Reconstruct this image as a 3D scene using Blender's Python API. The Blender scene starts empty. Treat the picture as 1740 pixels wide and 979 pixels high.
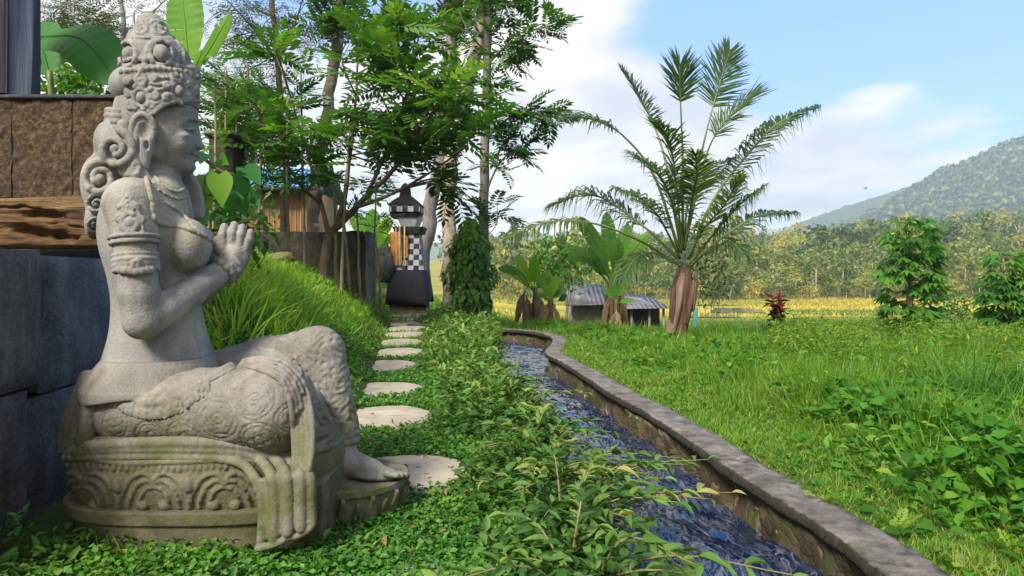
import bpy, math, random, os
import numpy as np
from math import radians, sin, cos, pi

S = bpy.context.scene
COL = S.collection
RNG = np.random.RandomState(11)

# ------------------------------------------------------------------ camera
FPX, HZ, CAMH = 1100.0, 470.0, 0.80
cam_d = bpy.data.cameras.new('camera')
cam = bpy.data.objects.new('camera', cam_d)
COL.objects.link(cam)
cam_d.sensor_width = 36.0
cam_d.lens = 36.0 * FPX / 1740.0
cam_d.shift_y = -19.5 / 1740.0
cam_d.clip_start, cam_d.clip_end = 0.05, 20000.0
cam.location = (0, 0, CAMH)
cam.rotation_euler = (radians(90), 0, 0)
S.camera = cam

# ------------------------------------------------------------------ sky and sun
SUN_EL, SUN_AZ = radians(44), radians(212)      # azimuth: clockwise from +Y
sun_dir = np.array([sin(SUN_AZ) * cos(SUN_EL), cos(SUN_AZ) * cos(SUN_EL), sin(SUN_EL)])
W = bpy.data.worlds.new('World')
S.world = W
W.use_nodes = True
wn, wl = W.node_tree.nodes, W.node_tree.links
wn.clear()


def N(nodes, kind, **kw):
    n = nodes.new(kind)
    for k, v in kw.items():
        setattr(n, k, v)
    return n


def build_world():
    out = N(wn, 'ShaderNodeOutputWorld')
    bg = N(wn, 'ShaderNodeBackground')
    bg.inputs['Strength'].default_value = 0.15
    sky = N(wn, 'ShaderNodeTexSky', sky_type='NISHITA', sun_disc=False)
    sky.sun_elevation, sky.sun_rotation = SUN_EL, SUN_AZ
    sky.altitude, sky.air_density, sky.dust_density, sky.ozone_density = 300, 1.0, 0.6, 2.5
    tc = N(wn, 'ShaderNodeTexCoord')
    sep = N(wn, 'ShaderNodeSeparateXYZ')
    wl.new(tc.outputs['Generated'], sep.inputs[0])
    # clouds: a layer seen in perspective, direction / (height + c)
    addz = N(wn, 'ShaderNodeMath', operation='ADD'); addz.inputs[1].default_value = 0.16
    wl.new(sep.outputs['Z'], addz.inputs[0])
    mx = N(wn, 'ShaderNodeMath', operation='MAXIMUM'); mx.inputs[1].default_value = 0.05
    wl.new(addz.outputs[0], mx.inputs[0])
    dv = N(wn, 'ShaderNodeVectorMath', operation='DIVIDE')
    cmb = N(wn, 'ShaderNodeCombineXYZ')
    for i in range(3):
        wl.new(mx.outputs[0], cmb.inputs[i])
    wl.new(tc.outputs['Generated'], dv.inputs[0]); wl.new(cmb.outputs[0], dv.inputs[1])
    mp = N(wn, 'ShaderNodeMapping')
    mp.inputs['Location'].default_value = CLOUD_OFF
    mp.inputs['Scale'].default_value = (1.0, 0.8, 2.2)
    wl.new(dv.outputs[0], mp.inputs[0])
    n1 = N(wn, 'ShaderNodeTexNoise'); n1.inputs['Scale'].default_value = 0.9
    n1.inputs['Detail'].default_value = 9; n1.inputs['Roughness'].default_value = 0.52
    n1.inputs['Distortion'].default_value = 0.25
    wl.new(mp.outputs[0], n1.inputs['Vector'])
    # cover grows towards the left of the view and near the horizon
    m1 = N(wn, 'ShaderNodeMath', operation='MULTIPLY_ADD')
    wl.new(sep.outputs['X'], m1.inputs[0]); m1.inputs[1].default_value = -0.30
    wl.new(n1.outputs['Fac'], m1.inputs[2])
    hz = N(wn, 'ShaderNodeMapRange'); hz.inputs[1].default_value = 0.0; hz.inputs[2].default_value = 0.34
    hz.inputs[3].default_value = 0.20; hz.inputs[4].default_value = -0.09
    wl.new(sep.outputs['Z'], hz.inputs[0])
    m2 = N(wn, 'ShaderNodeMath', operation='ADD')
    wl.new(m1.outputs[0], m2.inputs[0]); wl.new(hz.outputs[0], m2.inputs[1])
    # heaped clouds over the middle of the view and low over the mountain
    for (dx, dz, c0, c1, amt) in ((0.10, 0.30, 0.965, 0.998, 0.13), (-0.02, 0.12, 0.94, 0.995, 0.14), (0.60, 0.155, 0.985, 0.998, 0.17), (0.30, 0.13, 0.985, 0.998, 0.10)):
        dt = N(wn, 'ShaderNodeVectorMath', operation='DOT_PRODUCT')
        ln = math.sqrt(dx * dx + 1 + dz * dz)
        dt.inputs[1].default_value = (dx / ln, 1 / ln, dz / ln)
        wl.new(tc.outputs['Generated'], dt.inputs[0])
        rg = N(wn, 'ShaderNodeMapRange', interpolation_type='SMOOTHSTEP')
        rg.inputs[1].default_value = c0; rg.inputs[2].default_value = c1; rg.inputs[3].default_value = 0; rg.inputs[4].default_value = amt
        wl.new(dt.outputs['Value'], rg.inputs[0])
        ad = N(wn, 'ShaderNodeMath', operation='ADD')
        wl.new(m2.outputs[0], ad.inputs[0]); wl.new(rg.outputs[0], ad.inputs[1])
        m2 = ad
    # unseen bright cloud bank, added behind the viewer as fill light
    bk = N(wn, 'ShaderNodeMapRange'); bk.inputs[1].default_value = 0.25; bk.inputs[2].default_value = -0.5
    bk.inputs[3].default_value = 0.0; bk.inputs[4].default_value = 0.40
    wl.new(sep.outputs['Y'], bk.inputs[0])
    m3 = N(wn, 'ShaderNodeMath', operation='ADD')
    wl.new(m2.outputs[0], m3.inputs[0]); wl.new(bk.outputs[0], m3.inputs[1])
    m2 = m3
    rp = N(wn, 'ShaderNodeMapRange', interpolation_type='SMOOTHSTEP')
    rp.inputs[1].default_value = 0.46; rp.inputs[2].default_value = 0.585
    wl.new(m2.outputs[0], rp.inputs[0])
    # cloud tone: shaded undersides from a second noise
    n2 = N(wn, 'ShaderNodeTexNoise'); n2.inputs['Scale'].default_value = 2.2; n2.inputs['Detail'].default_value = 6
    wl.new(mp.outputs[0], n2.inputs['Vector'])
    cr = N(wn, 'ShaderNodeValToRGB')
    cr.color_ramp.elements[0].position = 0.36; cr.color_ramp.elements[0].color = CLOUD_DARK
    cr.color_ramp.elements[1].position = 0.60; cr.color_ramp.elements[1].color = CLOUD_LIGHT
    wl.new(n2.outputs['Fac'], cr.inputs[0])
    # thin veil of moisture whitens the blue
    veil = N(wn, 'ShaderNodeMix', data_type='RGBA'); veil.inputs[0].default_value = VEIL
    wl.new(sky.outputs[0], veil.inputs[6]); veil.inputs[7].default_value = VEIL_COL
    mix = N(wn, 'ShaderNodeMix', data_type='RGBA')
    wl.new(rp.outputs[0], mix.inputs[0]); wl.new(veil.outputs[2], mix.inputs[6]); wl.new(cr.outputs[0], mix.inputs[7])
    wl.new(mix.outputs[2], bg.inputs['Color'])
    wl.new(bg.outputs[0], out.inputs[0])


CLOUD_OFF = (7.3, 4.1, 2.0)
CLOUD_DARK = (2.0, 2.1, 2.5, 1)
CLOUD_LIGHT = (3.3, 3.05, 2.95, 1)
VEIL, VEIL_COL = 0.72, (0.62, 1.42, 3.25, 1)
build_world()

sun_l = bpy.data.lights.new('sun', 'SUN')
sun_l.energy = 3.4
sun_l.angle = radians(16)
sun_l.color = (1.0, 0.94, 0.85)
sun = bpy.data.objects.new('sun', sun_l)
COL.objects.link(sun)
sun.location = (-30, -20, 40)
from mathutils import Vector, Matrix
sun.rotation_euler = Vector(sun_dir).to_track_quat('Z', 'Y').to_euler()

S.view_settings.view_transform = 'Standard'
S.view_settings.look = 'None'
S.view_settings.exposure = 1.3
S.view_settings.gamma = 1.0
S.view_settings.use_curve_mapping = False
S.cycles.max_bounces = 8
S.cycles.diffuse_bounces = 3
S.cycles.glossy_bounces = 3
S.cycles.transmission_bounces = 6
S.cycles.volume_bounces = 2
S.cycles.transparent_max_bounces = 8
S.cycles.caustics_reflective = False
S.cycles.caustics_refractive = False
S.cycles.sample_clamp_indirect = 8.0

# ------------------------------------------------------------------ helpers


def P(px, py, Y):
    """point of the scene Y metres ahead that the photograph shows at pixel px, py"""
    return np.array([(px - 870.0) / FPX * Y, Y, CAMH - (py - HZ) / FPX * Y])


def sstep(a, b, x):
    t = np.clip((np.asarray(x, float) - a) / (b - a), 0, 1)
    return t * t * (3 - 2 * t)


def tag(o, label=None, cat=None, group=None, kind=None):
    if label: o['label'] = label
    if cat: o['category'] = cat
    if group: o['group'] = group
    if kind: o['kind'] = kind
    return o


def thing(name, loc, label, cat, group=None, rz=0.0):
    o = bpy.data.objects.new(name, None)
    COL.objects.link(o)
    o.empty_display_size = 0.1
    o.location = [float(c) for c in loc]
    o.rotation_euler = (0, 0, rz)
    return tag(o, label, cat, group)


def world_off(parent):
    off = np.zeros(3)
    p = parent
    while p is not None:
        off += np.array(p.location)
        p = p.parent
    return off


def mesh(name, V, F, mat=None, parent=None, origin=None, smooth=False, rnd=None, local=False):
    """one mesh object; V in world metres (or in its parent's space with local=True)"""
    V = np.asarray(V, np.float64).reshape(-1, 3)
    if isinstance(F, np.ndarray):
        F = [F]
    F = [np.asarray(f, np.int32) for f in F if len(f)]
    me = bpy.data.meshes.new(name)
    if local:
        off = np.zeros(3)
    else:
        off = world_off(parent) if parent is not None else np.zeros(3)
    loc = np.zeros(3)
    if origin is not None:
        loc = np.asarray(origin, float) - off
    V = V - off - loc
    me.vertices.add(len(V))
    me.vertices.foreach_set('co', V.astype(np.float32).ravel())
    nl = sum(f.size for f in F); nf = sum(len(f) for f in F)
    me.loops.add(nl); me.polygons.add(nf)
    me.loops.foreach_set('vertex_index', np.concatenate([f.ravel() for f in F]))
    tot = np.concatenate([np.full(len(f), f.shape[1], np.int32) for f in F])
    st = np.zeros(nf, np.int32); st[1:] = np.cumsum(tot)[:-1]
    me.polygons.foreach_set('loop_start', st)
    me.update(calc_edges=True)
    if smooth:
        me.polygons.foreach_set('use_smooth', np.ones(nf, bool))
    if rnd is not None:
        a = me.attributes.new('rnd', 'FLOAT', 'POINT')
        a.data.foreach_set('value', np.asarray(rnd, np.float32))
    if mat is not None:
        me.materials.append(mat)
    o = bpy.data.objects.new(name, me)
    COL.objects.link(o)
    if parent is not None:
        o.parent = parent
    o.location = [float(c) for c in loc]
    return o


class G:
    """collects shapes into one mesh"""
    def __init__(self):
        self.V, self.Q, self.T, self.R, self.n = [], [], [], [], 0

    def add(self, V, F, r=0.5):
        V = np.asarray(V, float).reshape(-1, 3)
        F = [F] if isinstance(F, np.ndarray) else F
        for f in F:
            f = np.asarray(f, int)
            if len(f) == 0: continue
            (self.Q if f.shape[1] == 4 else self.T).append(f + self.n)
        self.V.append(V); self.n += len(V)
        self.R.append(np.broadcast_to(np.asarray(r, float), (len(V),)).copy())
        return self

    def tube(self, pts, rad, n=8, cap=True, r=0.5, squash=None):
        pts = np.asarray(pts, float); m = len(pts)
        rad = np.broadcast_to(np.asarray(rad, float), (m,))
        tan = np.gradient(pts, axis=0)
        tan /= np.linalg.norm(tan, axis=1, keepdims=True) + 1e-9
        ref = np.array([0, 0, 1.0]) if abs(tan[0][2]) < 0.9 else np.array([1.0, 0, 0])
        u = np.cross(tan[0], ref); u /= np.linalg.norm(u)
        V = np.zeros((m, n, 3)); a = np.arange(n) * 2 * pi / n
        for i in range(m):
            u = u - tan[i] * u.dot(tan[i]); u /= np.linalg.norm(u) + 1e-9
            w = np.cross(tan[i], u)
            sw = 1.0 if squash is None else squash
            V[i] = pts[i] + rad[i] * (np.cos(a)[:, None] * u + sw * np.sin(a)[:, None] * w)
        V = V.reshape(-1, 3)
        i, j = np.meshgrid(np.arange(m - 1), np.arange(n), indexing='ij')
        j2 = (j + 1) % n
        Q = np.stack([i * n + j, i * n + j2, (i + 1) * n + j2, (i + 1) * n + j], -1).reshape(-1, 4)
        T = []
        if cap:
            V = np.vstack([V, pts[0], pts[-1]])
            k0, k1 = m * n, m * n + 1
            jj = np.arange(n); jn = (jj + 1) % n
            T = np.vstack([np.stack([np.full(n, k0), jn, jj], -1),
                           np.stack([np.full(n, k1), (m - 1) * n + jj, (m - 1) * n + jn], -1)])
        return self.add(V, [Q, T] if len(T) else [Q], r)

    def box(self, lo, hi, bev=0.0, r=0.5, M=None):
        lo, hi = np.asarray(lo, float), np.asarray(hi, float)
        if bev <= 0:
            x = np.array([[a, b, c] for a in (lo[0], hi[0]) for b in (lo[1], hi[1]) for c in (lo[2], hi[2])])
            F = np.array([[0, 1, 3, 2], [4, 6, 7, 5], [0, 4, 5, 1], [2, 3, 7, 6], [0, 2, 6, 4], [1, 5, 7, 3]])
            fs = [F]
        else:
            c, hh = (lo + hi) / 2, (hi - lo) / 2
            b = min(bev, hh.min() * 0.98)
            x, idx = [], {}
            for sx in (-1, 1):
                for sy in (-1, 1):
                    for sz in (-1, 1):
                        s = np.array([sx, sy, sz])
                        for ax in range(3):
                            e = np.full(3, b); e[ax] = 0
                            idx[(sx, sy, sz, ax)] = len(x)
                            x.append(c + s * (hh - e))
            x = np.array(x); Q, T = [], []
            for ax in range(3):
                o1, o2 = [k for k in range(3) if k != ax]
                for s in (-1, 1):
                    q = []
                    for a, bb in ((-1, -1), (1, -1), (1, 1), (-1, 1)):
                        t = [0, 0, 0]; t[ax] = s; t[o1] = a; t[o2] = bb
                        q.append(idx[(*t, ax)])
                    Q.append(q)
                for a in (-1, 1):
                    for bb in (-1, 1):
                        t1 = [0, 0, 0]; t1[ax] = -1; t1[o1] = a; t1[o2] = bb
                        t2 = list(t1); t2[ax] = 1
                        Q.append([idx[(*t1, o1)], idx[(*t2, o1)], idx[(*t2, o2)], idx[(*t1, o2)]])
            for sx in (-1, 1):
                for sy in (-1, 1):
                    for sz in (-1, 1):
                        T.append([idx[(sx, sy, sz, k)] for k in range(3)])
            fs = [np.array(Q), np.array(T)]
        if M is not None:
            x = x @ np.asarray(M)[:3, :3].T + np.asarray(M)[:3, 3]
        return self.add(x, fs, r)

    def build(self, name, mat=None, parent=None, **kw):
        V = np.vstack(self.V)
        F = []
        if self.Q: F.append(np.vstack(self.Q))
        if self.T: F.append(np.vstack(self.T))
        return mesh(name, V, F, mat, parent, rnd=np.concatenate(self.R), **kw)


def scatter(g, tv, tf, pos, ax, ay, az, scale, rnd):
    """stamps template tv/tf at each pos with frame ax, ay, az"""
    pos = np.asarray(pos, float); n = len(pos)
    if n == 0: return
    scale = np.broadcast_to(np.asarray(scale, float), (n,)) if np.ndim(scale) < 2 else np.asarray(scale)
    m = len(tv)
    if np.ndim(scale) == 1:
        sc = scale[:, None, None]
        loc = (tv[None, :, 0:1] * ax[:, None] + tv[None, :, 1:2] * ay[:, None] + tv[None, :, 2:3] * az[:, None]) * sc
    else:
        loc = (tv[None, :, 0:1] * ax[:, None] * scale[:, 0, None, None] + tv[None, :, 1:2] * ay[:, None] * scale[:, 1, None, None]
               + tv[None, :, 2:3] * az[:, None] * scale[:, 2, None, None])
    V = (pos[:, None] + loc).reshape(-1, 3)
    r = np.repeat(np.broadcast_to(np.asarray(rnd, float), (n,)), m)
    fs = []
    for f in (tf if isinstance(tf, list) else [tf]):
        fs.append((f[None] + (np.arange(n) * m)[:, None, None]).reshape(-1, f.shape[1]))
    g.add(V, fs, r)


def unit(v):
    v = np.asarray(v, float)
    return v / (np.linalg.norm(v, axis=-1, keepdims=True) + 1e-9)


def frames(d, up=(0, 0, 1), roll=None):
    """frames with y along d and z as near to up as can be"""
    d = unit(d)
    up = np.broadcast_to(np.asarray(up, float), d.shape)
    x = np.cross(d, up)
    bad = np.linalg.norm(x, axis=-1) < 1e-3
    if bad.any(): x[bad] = np.cross(d[bad], [1.0, 0.2, 0])
    x = unit(x); z = np.cross(x, d)
    if roll is not None:
        c, s = np.cos(roll)[:, None], np.sin(roll)[:, None]
        x, z = x * c + z * s, z * c - x * s
    return x, d, z


def vnoise(p, seed=0):
    """cheap value noise on n x 3 points, 0..1"""
    p = np.asarray(p, float)
    i = np.floor(p).astype(np.int64); f = p - i; f = f * f * (3 - 2 * f)
    def h(a):
        n = a[..., 0] * 374761393 + a[..., 1] * 668265263 + a[..., 2] * 1440662683 + seed * 974711
        n = (n ^ (n >> 13)) * 1274126177
        n = n ^ (n >> 16)
        return (n & 0xffff) / 65535.0
    r = 0
    for dx in (0, 1):
        for dy in (0, 1):
            for dz in (0, 1):
                w = (f[..., 0] if dx else 1 - f[..., 0]) * (f[..., 1] if dy else 1 - f[..., 1]) * (f[..., 2] if dz else 1 - f[..., 2])
                r = r + w * h(i + np.array([dx, dy, dz]))
    return r


def fbm(p, oct=4, seed=0):
    p = np.asarray(p, float); a, s, t = 0.5, 0, 0
    for k in range(oct):
        s = s + a * vnoise(p * 2 ** k, seed + k); t += a; a *= 0.5
    return s / t


def smooth_path(pts, n=24):
    """Catmull-Rom through the points"""
    pts = np.asarray(pts, float)
    if len(pts) < 3:
        t = np.linspace(0, 1, n)[:, None]
        return pts[0] * (1 - t) + pts[-1] * t
    p = np.vstack([2 * pts[0] - pts[1], pts, 2 * pts[-1] - pts[-2]])
    t = np.linspace(0, len(pts) - 1 - 1e-6, n); i = t.astype(int); f = (t - i)[:, None]
    a, b, c, d = p[i], p[i + 1], p[i + 2], p[i + 3]
    return 0.5 * (2 * b + (c - a) * f + (2 * a - 5 * b + 4 * c - d) * f ** 2 + (3 * b - 3 * c + d - a) * f ** 3)


# ------------------------------------------------------------------ materials


class Mat:
    def __init__(self, name):
        self.m = bpy.data.materials.new(name)
        self.m.use_nodes = True
        self.n, self.l = self.m.node_tree.nodes, self.m.node_tree.links
        self.n.clear()
        self.out = self.n.new('ShaderNodeOutputMaterial')
        self.geo = self.n.new('ShaderNodeNewGeometry')
        self.tc = self.n.new('ShaderNodeTexCoord')
        self.pos = self.geo.outputs['Position']

    def noise(self, scale, detail=5, rough=0.55, vec=None, dist=0.0, stretch=None):
        t = self.n.new('ShaderNodeTexNoise')
        t.inputs['Scale'].default_value = scale; t.inputs['Detail'].default_value = detail
        t.inputs['Roughness'].default_value = rough; t.inputs['Distortion'].default_value = dist
        v = vec if vec is not None else self.pos
        if stretch is not None:
            mp = self.n.new('ShaderNodeMapping'); mp.inputs['Scale'].default_value = stretch
            self.l.new(v, mp.inputs[0]); v = mp.outputs[0]
        self.l.new(v, t.inputs['Vector'])
        return t.outputs['Fac']

    def voro(self, scale, feature='F1', rand=1.0, stretch=None, out='Distance'):
        t = self.n.new('ShaderNodeTexVoronoi'); t.feature = feature
        t.inputs['Scale'].default_value = scale; t.inputs['Randomness'].default_value = rand
        v = self.pos
        if stretch is not None:
            mp = self.n.new('ShaderNodeMapping'); mp.inputs['Scale'].default_value = stretch
            self.l.new(v, mp.inputs[0]); v = mp.outputs[0]
        self.l.new(v, t.inputs['Vector'])
        return t.outputs[out]

    def attr(self, name='rnd'):
        a = self.n.new('ShaderNodeAttribute'); a.attribute_name = name
        return a.outputs['Fac']

    def ramp(self, fac, stops):
        r = self.n.new('ShaderNodeValToRGB'); e = r.color_ramp.elements
        while len(e) < len(stops): e.new(0.5)
        for i, (p, c) in enumerate(stops):
            e[i].position = p
            e[i].color = (*c, 1) if np.ndim(c) else (c, c, c, 1)
        self.l.new(fac, r.inputs[0])
        return r.outputs[0]

    def rng(self, fac, a, b, c=0.0, d=1.0):
        r = self.n.new('ShaderNodeMapRange')
        for k, v in zip((1, 2, 3, 4), (a, b, c, d)): r.inputs[k].default_value = v
        self.l.new(fac, r.inputs[0])
        return r.outputs[0]

    def math(self, op, a, b):
        m = self.n.new('ShaderNodeMath'); m.operation = op
        for k, v in enumerate((a, b)):
            if isinstance(v, (int, float)): m.inputs[k].default_value = v
            else: self.l.new(v, m.inputs[k])
        return m.outputs[0]

    def mix(self, fac, a, b, mode='MIX'):
        m = self.n.new('ShaderNodeMix'); m.data_type = 'RGBA'; m.blend_type = mode
        for k, v in ((0, fac), (6, a), (7, b)):
            if isinstance(v, (int, float)): m.inputs[k].default_value = v
            elif isinstance(v, (tuple, list)): m.inputs[k].default_value = (*v[:3], 1)
            else: self.l.new(v, m.inputs[k])
        return m.outputs[2]

    def xyz(self):
        s = self.n.new('ShaderNodeSeparateXYZ'); self.l.new(self.pos, s.inputs[0])
        return s.outputs

    def bump(self, h, strength=0.5, dist=0.01, prev=None):
        b = self.n.new('ShaderNodeBump'); b.inputs['Strength'].default_value = strength
        b.inputs['Distance'].default_value = dist
        self.l.new(h, b.inputs['Height'])
        if prev is not None: self.l.new(prev, b.inputs['Normal'])
        return b.outputs[0]

    def bsdf(self, color, rough=0.8, normal=None, spec=0.3, metal=0.0, **kw):
        p = self.n.new('ShaderNodeBsdfPrincipled')
        for k, v in (('Base Color', color), ('Roughness', rough), ('Metallic', metal), ('Specular IOR Level', spec)):
            if isinstance(v, (int, float)): p.inputs[k].default_value = v
            elif isinstance(v, (tuple, list)): p.inputs[k].default_value = (*v[:3], 1)
            else: self.l.new(v, p.inputs[k])
        for k, v in kw.items(): p.inputs[k].default_value = v
        if normal is not None: self.l.new(normal, p.inputs['Normal'])
        return p

    def done(self, shader):
        self.l.new(shader.outputs[0], self.out.inputs[0])
        return self.m


def leaf_mat(name, stops, trans=0.35, tcol=(1.25, 1.25, 0.55), rough=0.5, patch=None, spec=0.35):
    """foliage: colour varies leaf by leaf (rnd) and light passes through the blade"""
    M = Mat(name)
    c = M.ramp(M.attr(), stops)
    if patch:
        sc, col, lo, hi = patch
        c = M.mix(M.rng(M.noise(sc, 3), lo, hi), c, col)
    p = M.bsdf(c, rough, spec=spec)
    t = M.n.new('ShaderNodeBsdfTranslucent')
    M.l.new(M.mix(1.0, c, tcol, 'MULTIPLY'), t.inputs[0])
    mx = M.n.new('ShaderNodeMixShader'); mx.inputs[0].default_value = trans
    M.l.new(p.outputs[0], mx.inputs[1]); M.l.new(t.outputs[0], mx.inputs[2])
    return M.done(mx)


def bark_mat(name, a, b, scale=14, stretch=(1, 1, 0.35), lichen=None, bump=0.5):
    M = Mat(name)
    n = M.noise(scale, 6, 0.65, stretch=stretch)
    c = M.ramp(n, [(0.3, a), (0.7, b)])
    if lichen is not None:
        c = M.mix(M.rng(M.noise(scale * 0.55, 4, 0.6), 0.56, 0.62), c, lichen)
    return M.done(M.bsdf(c, 0.9, M.bump(n, bump, 0.02), spec=0.15))

# ------------------------------------------------------------------ stone goddess, carved as signed distance fields
D0 = 2.15                                   # distance of the statue's middle plane
MY = D0                                     # its plane of symmetry


X0 = -1.05
TURN = [0.0]                                # the upper body is turned a little about the upright through X0, D0


def to_local(p):
    a = TURN[0]
    if a == 0: return np.asarray(p, float)
    x, y = p[0] - X0, p[1] - D0
    return np.array([X0 + cos(a) * x + sin(a) * y, D0 - sin(a) * x + cos(a) * y, p[2]])


def to_world(p):
    a = TURN[0]
    x, y = p[0] - X0, p[1] - D0
    return np.array([X0 + cos(a) * x - sin(a) * y, D0 + sin(a) * x + cos(a) * y, p[2]])


def SP(u, v, d=0.0):
    """statue-frame point on the plane d metres from the plane of symmetry"""
    a = TURN[0]; k = (u - 870.0) / FPX
    Y = (d + cos(a) * D0 - sin(a) * X0) / (cos(a) - sin(a) * k)
    return to_local(P(u, v, Y))


def px(r, d=0.0):
    return r * (D0 + d) / FPX


class Field:
    def __init__(self, lo, hi, h):
        self.h = h
        self.lo = np.asarray(lo, float)
        n = np.ceil((np.asarray(hi, float) - self.lo) / h).astype(int) + 1
        self.ax = [(self.lo[k] + np.arange(n[k]) * h).astype(np.float32) for k in range(3)]
        self.F = np.full(tuple(n), 0.05, np.float32)

    def win(self, lo, hi):
        s = []
        for k in range(3):
            a = int(np.clip(math.floor((lo[k] - self.lo[k]) / self.h), 0, len(self.ax[k]) - 1))
            b = int(np.clip(math.ceil((hi[k] - self.lo[k]) / self.h) + 1, a + 1, len(self.ax[k])))
            s.append(slice(a, b))
        return tuple(s)

    def put(self, prim, k=0.01, op='u'):
        fn, lo, hi = prim
        m = k + 3 * self.h
        if TURN[0]:
            a = TURN[0]; g = fn
            fn = lambda x, y, z: g(X0 + cos(a) * (x - X0) + sin(a) * (y - D0), D0 - sin(a) * (x - X0) + cos(a) * (y - D0), z)
            cs = np.array([to_world((x, y, 0)) for x in (lo[0], hi[0]) for y in (lo[1], hi[1])])
            lo, hi = np.array([*cs.min(0)[:2], lo[2]]), np.array([*cs.max(0)[:2], hi[2]])
        w = self.win(np.asarray(lo) - m, np.asarray(hi) + m)
        x, y, z = self.ax[0][w[0]][:, None, None], self.ax[1][w[1]][None, :, None], self.ax[2][w[2]][None, None, :]
        d = fn(x, y, z).astype(np.float32)
        a = self.F[w]
        if op == 's':
            d = -d
            if k > 0:
                h = np.maximum(k - np.abs(a - d), 0) / k
                r = np.maximum(a, d) + h * h * k * 0.25
            else: r = np.maximum(a, d)
        else:
            if k > 0:
                h = np.maximum(k - np.abs(a - d), 0) / k
                r = np.minimum(a, d) - h * h * k * 0.25
            else: r = np.minimum(a, d)
        self.F[w] = r
        return self

    def displace(self, fn, lo, hi):
        w = self.win(lo, hi)
        x, y, z = self.ax[0][w[0]][:, None, None], self.ax[1][w[1]][None, :, None], self.ax[2][w[2]][None, None, :]
        near = np.abs(self.F[w]) < 0.03
        self.F[w] = np.where(near, self.F[w] + fn(x, y, z), self.F[w])

    def surf(self, u, v, back=0.0):
        """point of the surface that is seen at photo pixel u, v (marching away from the viewer)"""
        for Y in np.arange(float(self.ax[1][0]), float(self.ax[1][-1]), self.h * 0.7):
            p = P(u, v, Y)
            i = np.round((p - self.lo) / self.h).astype(int)
            if (i < 0).any() or (i >= self.F.shape).any(): continue
            if self.F[tuple(i)] < 0:
                return to_local(P(u, v, Y + back))
        return None

    def mesh(self):
        F = self.F
        nx, ny, nz = F.shape
        for k in range(3):                  # closed at the border
            idx = [slice(None)] * 3
            for e in (0, -1):
                idx[k] = e; F[tuple(idx)] = np.maximum(F[tuple(idx)], 1e-3)
        s = F < 0
        c = np.zeros((nx - 1, ny - 1, nz - 1), np.uint8)
        for dx in (0, 1):
            for dy in (0, 1):
                for dz in (0, 1):
                    c += s[dx:nx - 1 + dx, dy:ny - 1 + dy, dz:nz - 1 + dz]
        act = (c > 0) & (c < 8)
        ijk = np.argwhere(act)
        vid = np.full(act.shape, -1, np.int32); vid[act] = np.arange(len(ijk))
        acc = np.zeros((len(ijk), 3)); cnt = np.zeros(len(ijk))
        corners = [(a, b, cc) for a in (0, 1) for b in (0, 1) for cc in (0, 1)]
        val = {cn: F[ijk[:, 0] + cn[0], ijk[:, 1] + cn[1], ijk[:, 2] + cn[2]].astype(float) for cn in corners}
        for a in corners:
            for ax in range(3):
                if a[ax]: continue
                b = list(a); b[ax] = 1; b = tuple(b)
                fa, fb = val[a], val[b]
                m = (fa < 0) != (fb < 0)
                t = np.where(m, fa / np.where(m, fa - fb, 1), 0)
                p = np.tile(np.array(a, float), (len(ijk), 1)); p[:, ax] = t
                acc[m] += p[m]; cnt[m] += 1
        V = self.lo + (ijk + acc / cnt[:, None]) * self.h
        Q = []
        for ax in range(3):
            sl0 = [slice(1, -1)] * 3; sl1 = [slice(1, -1)] * 3
            sl0[ax] = slice(0, -1); sl1[ax] = slice(1, None)
            a, b = s[tuple(sl0)], s[tuple(sl1)]
            e = np.argwhere(a != b)
            off = np.ones(3, int); off[ax] = 0
            e2 = e + off
            o1, o2 = [k for k in range(3) if k != ax]
            def cell(d1, d2):
                q = e2.copy(); q[:, o1] -= d1; q[:, o2] -= d2
                return vid[q[:, 0], q[:, 1], q[:, 2]]
            q = np.stack([cell(1, 1), cell(0, 1), cell(0, 0), cell(1, 0)], -1)
            flip = a[e[:, 0], e[:, 1], e[:, 2]] if len(e) else np.zeros(0, bool)
            if ax == 1: flip = ~flip
            q[~flip] = q[~flip][:, ::-1]
            Q.append(q)
        return V, np.vstack(Q)

    def build(self, name, mat, parent, **kw):
        V, Q = self.mesh()
        return mesh(name, V, Q, mat, parent, smooth=True, **kw)


def rcone(a, b, ra, rb):
    a, b = np.asarray(a, float), np.asarray(b, float)
    ba = b - a; L = max(ba.dot(ba), 1e-9); r = max(ra, rb)
    def fn(x, y, z):
        px_, py_, pz_ = x - a[0], y - a[1], z - a[2]
        t = np.clip((px_ * ba[0] + py_ * ba[1] + pz_ * ba[2]) / L, 0, 1)
        return np.sqrt((px_ - t * ba[0]) ** 2 + (py_ - t * ba[1]) ** 2 + (pz_ - t * ba[2]) ** 2) - (ra + (rb - ra) * t)
    return fn, np.minimum(a, b) - r, np.maximum(a, b) + r


def ell(c, r, rot=None):
    c, r = np.asarray(c, float), np.array(r, float)
    if TURN[0]: r[0] *= 0.92
    Rm = np.eye(3) if rot is None else np.array(rot)
    def fn(x, y, z):
        q = [x - c[0], y - c[1], z - c[2]]
        l = [Rm[0, k] * q[0] + Rm[1, k] * q[1] + Rm[2, k] * q[2] for k in range(3)]
        k0 = np.sqrt((l[0] / r[0]) ** 2 + (l[1] / r[1]) ** 2 + (l[2] / r[2]) ** 2)
        k1 = np.sqrt((l[0] / r[0] ** 2) ** 2 + (l[1] / r[1] ** 2) ** 2 + (l[2] / r[2] ** 2) ** 2) + 1e-6
        return k0 * (k0 - 1) / k1
    R_ = r.max()
    return fn, c - R_, c + R_


def roty(deg):
    a = radians(deg)
    return [[cos(a), 0, sin(a)], [0, 1, 0], [-sin(a), 0, cos(a)]]


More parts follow.
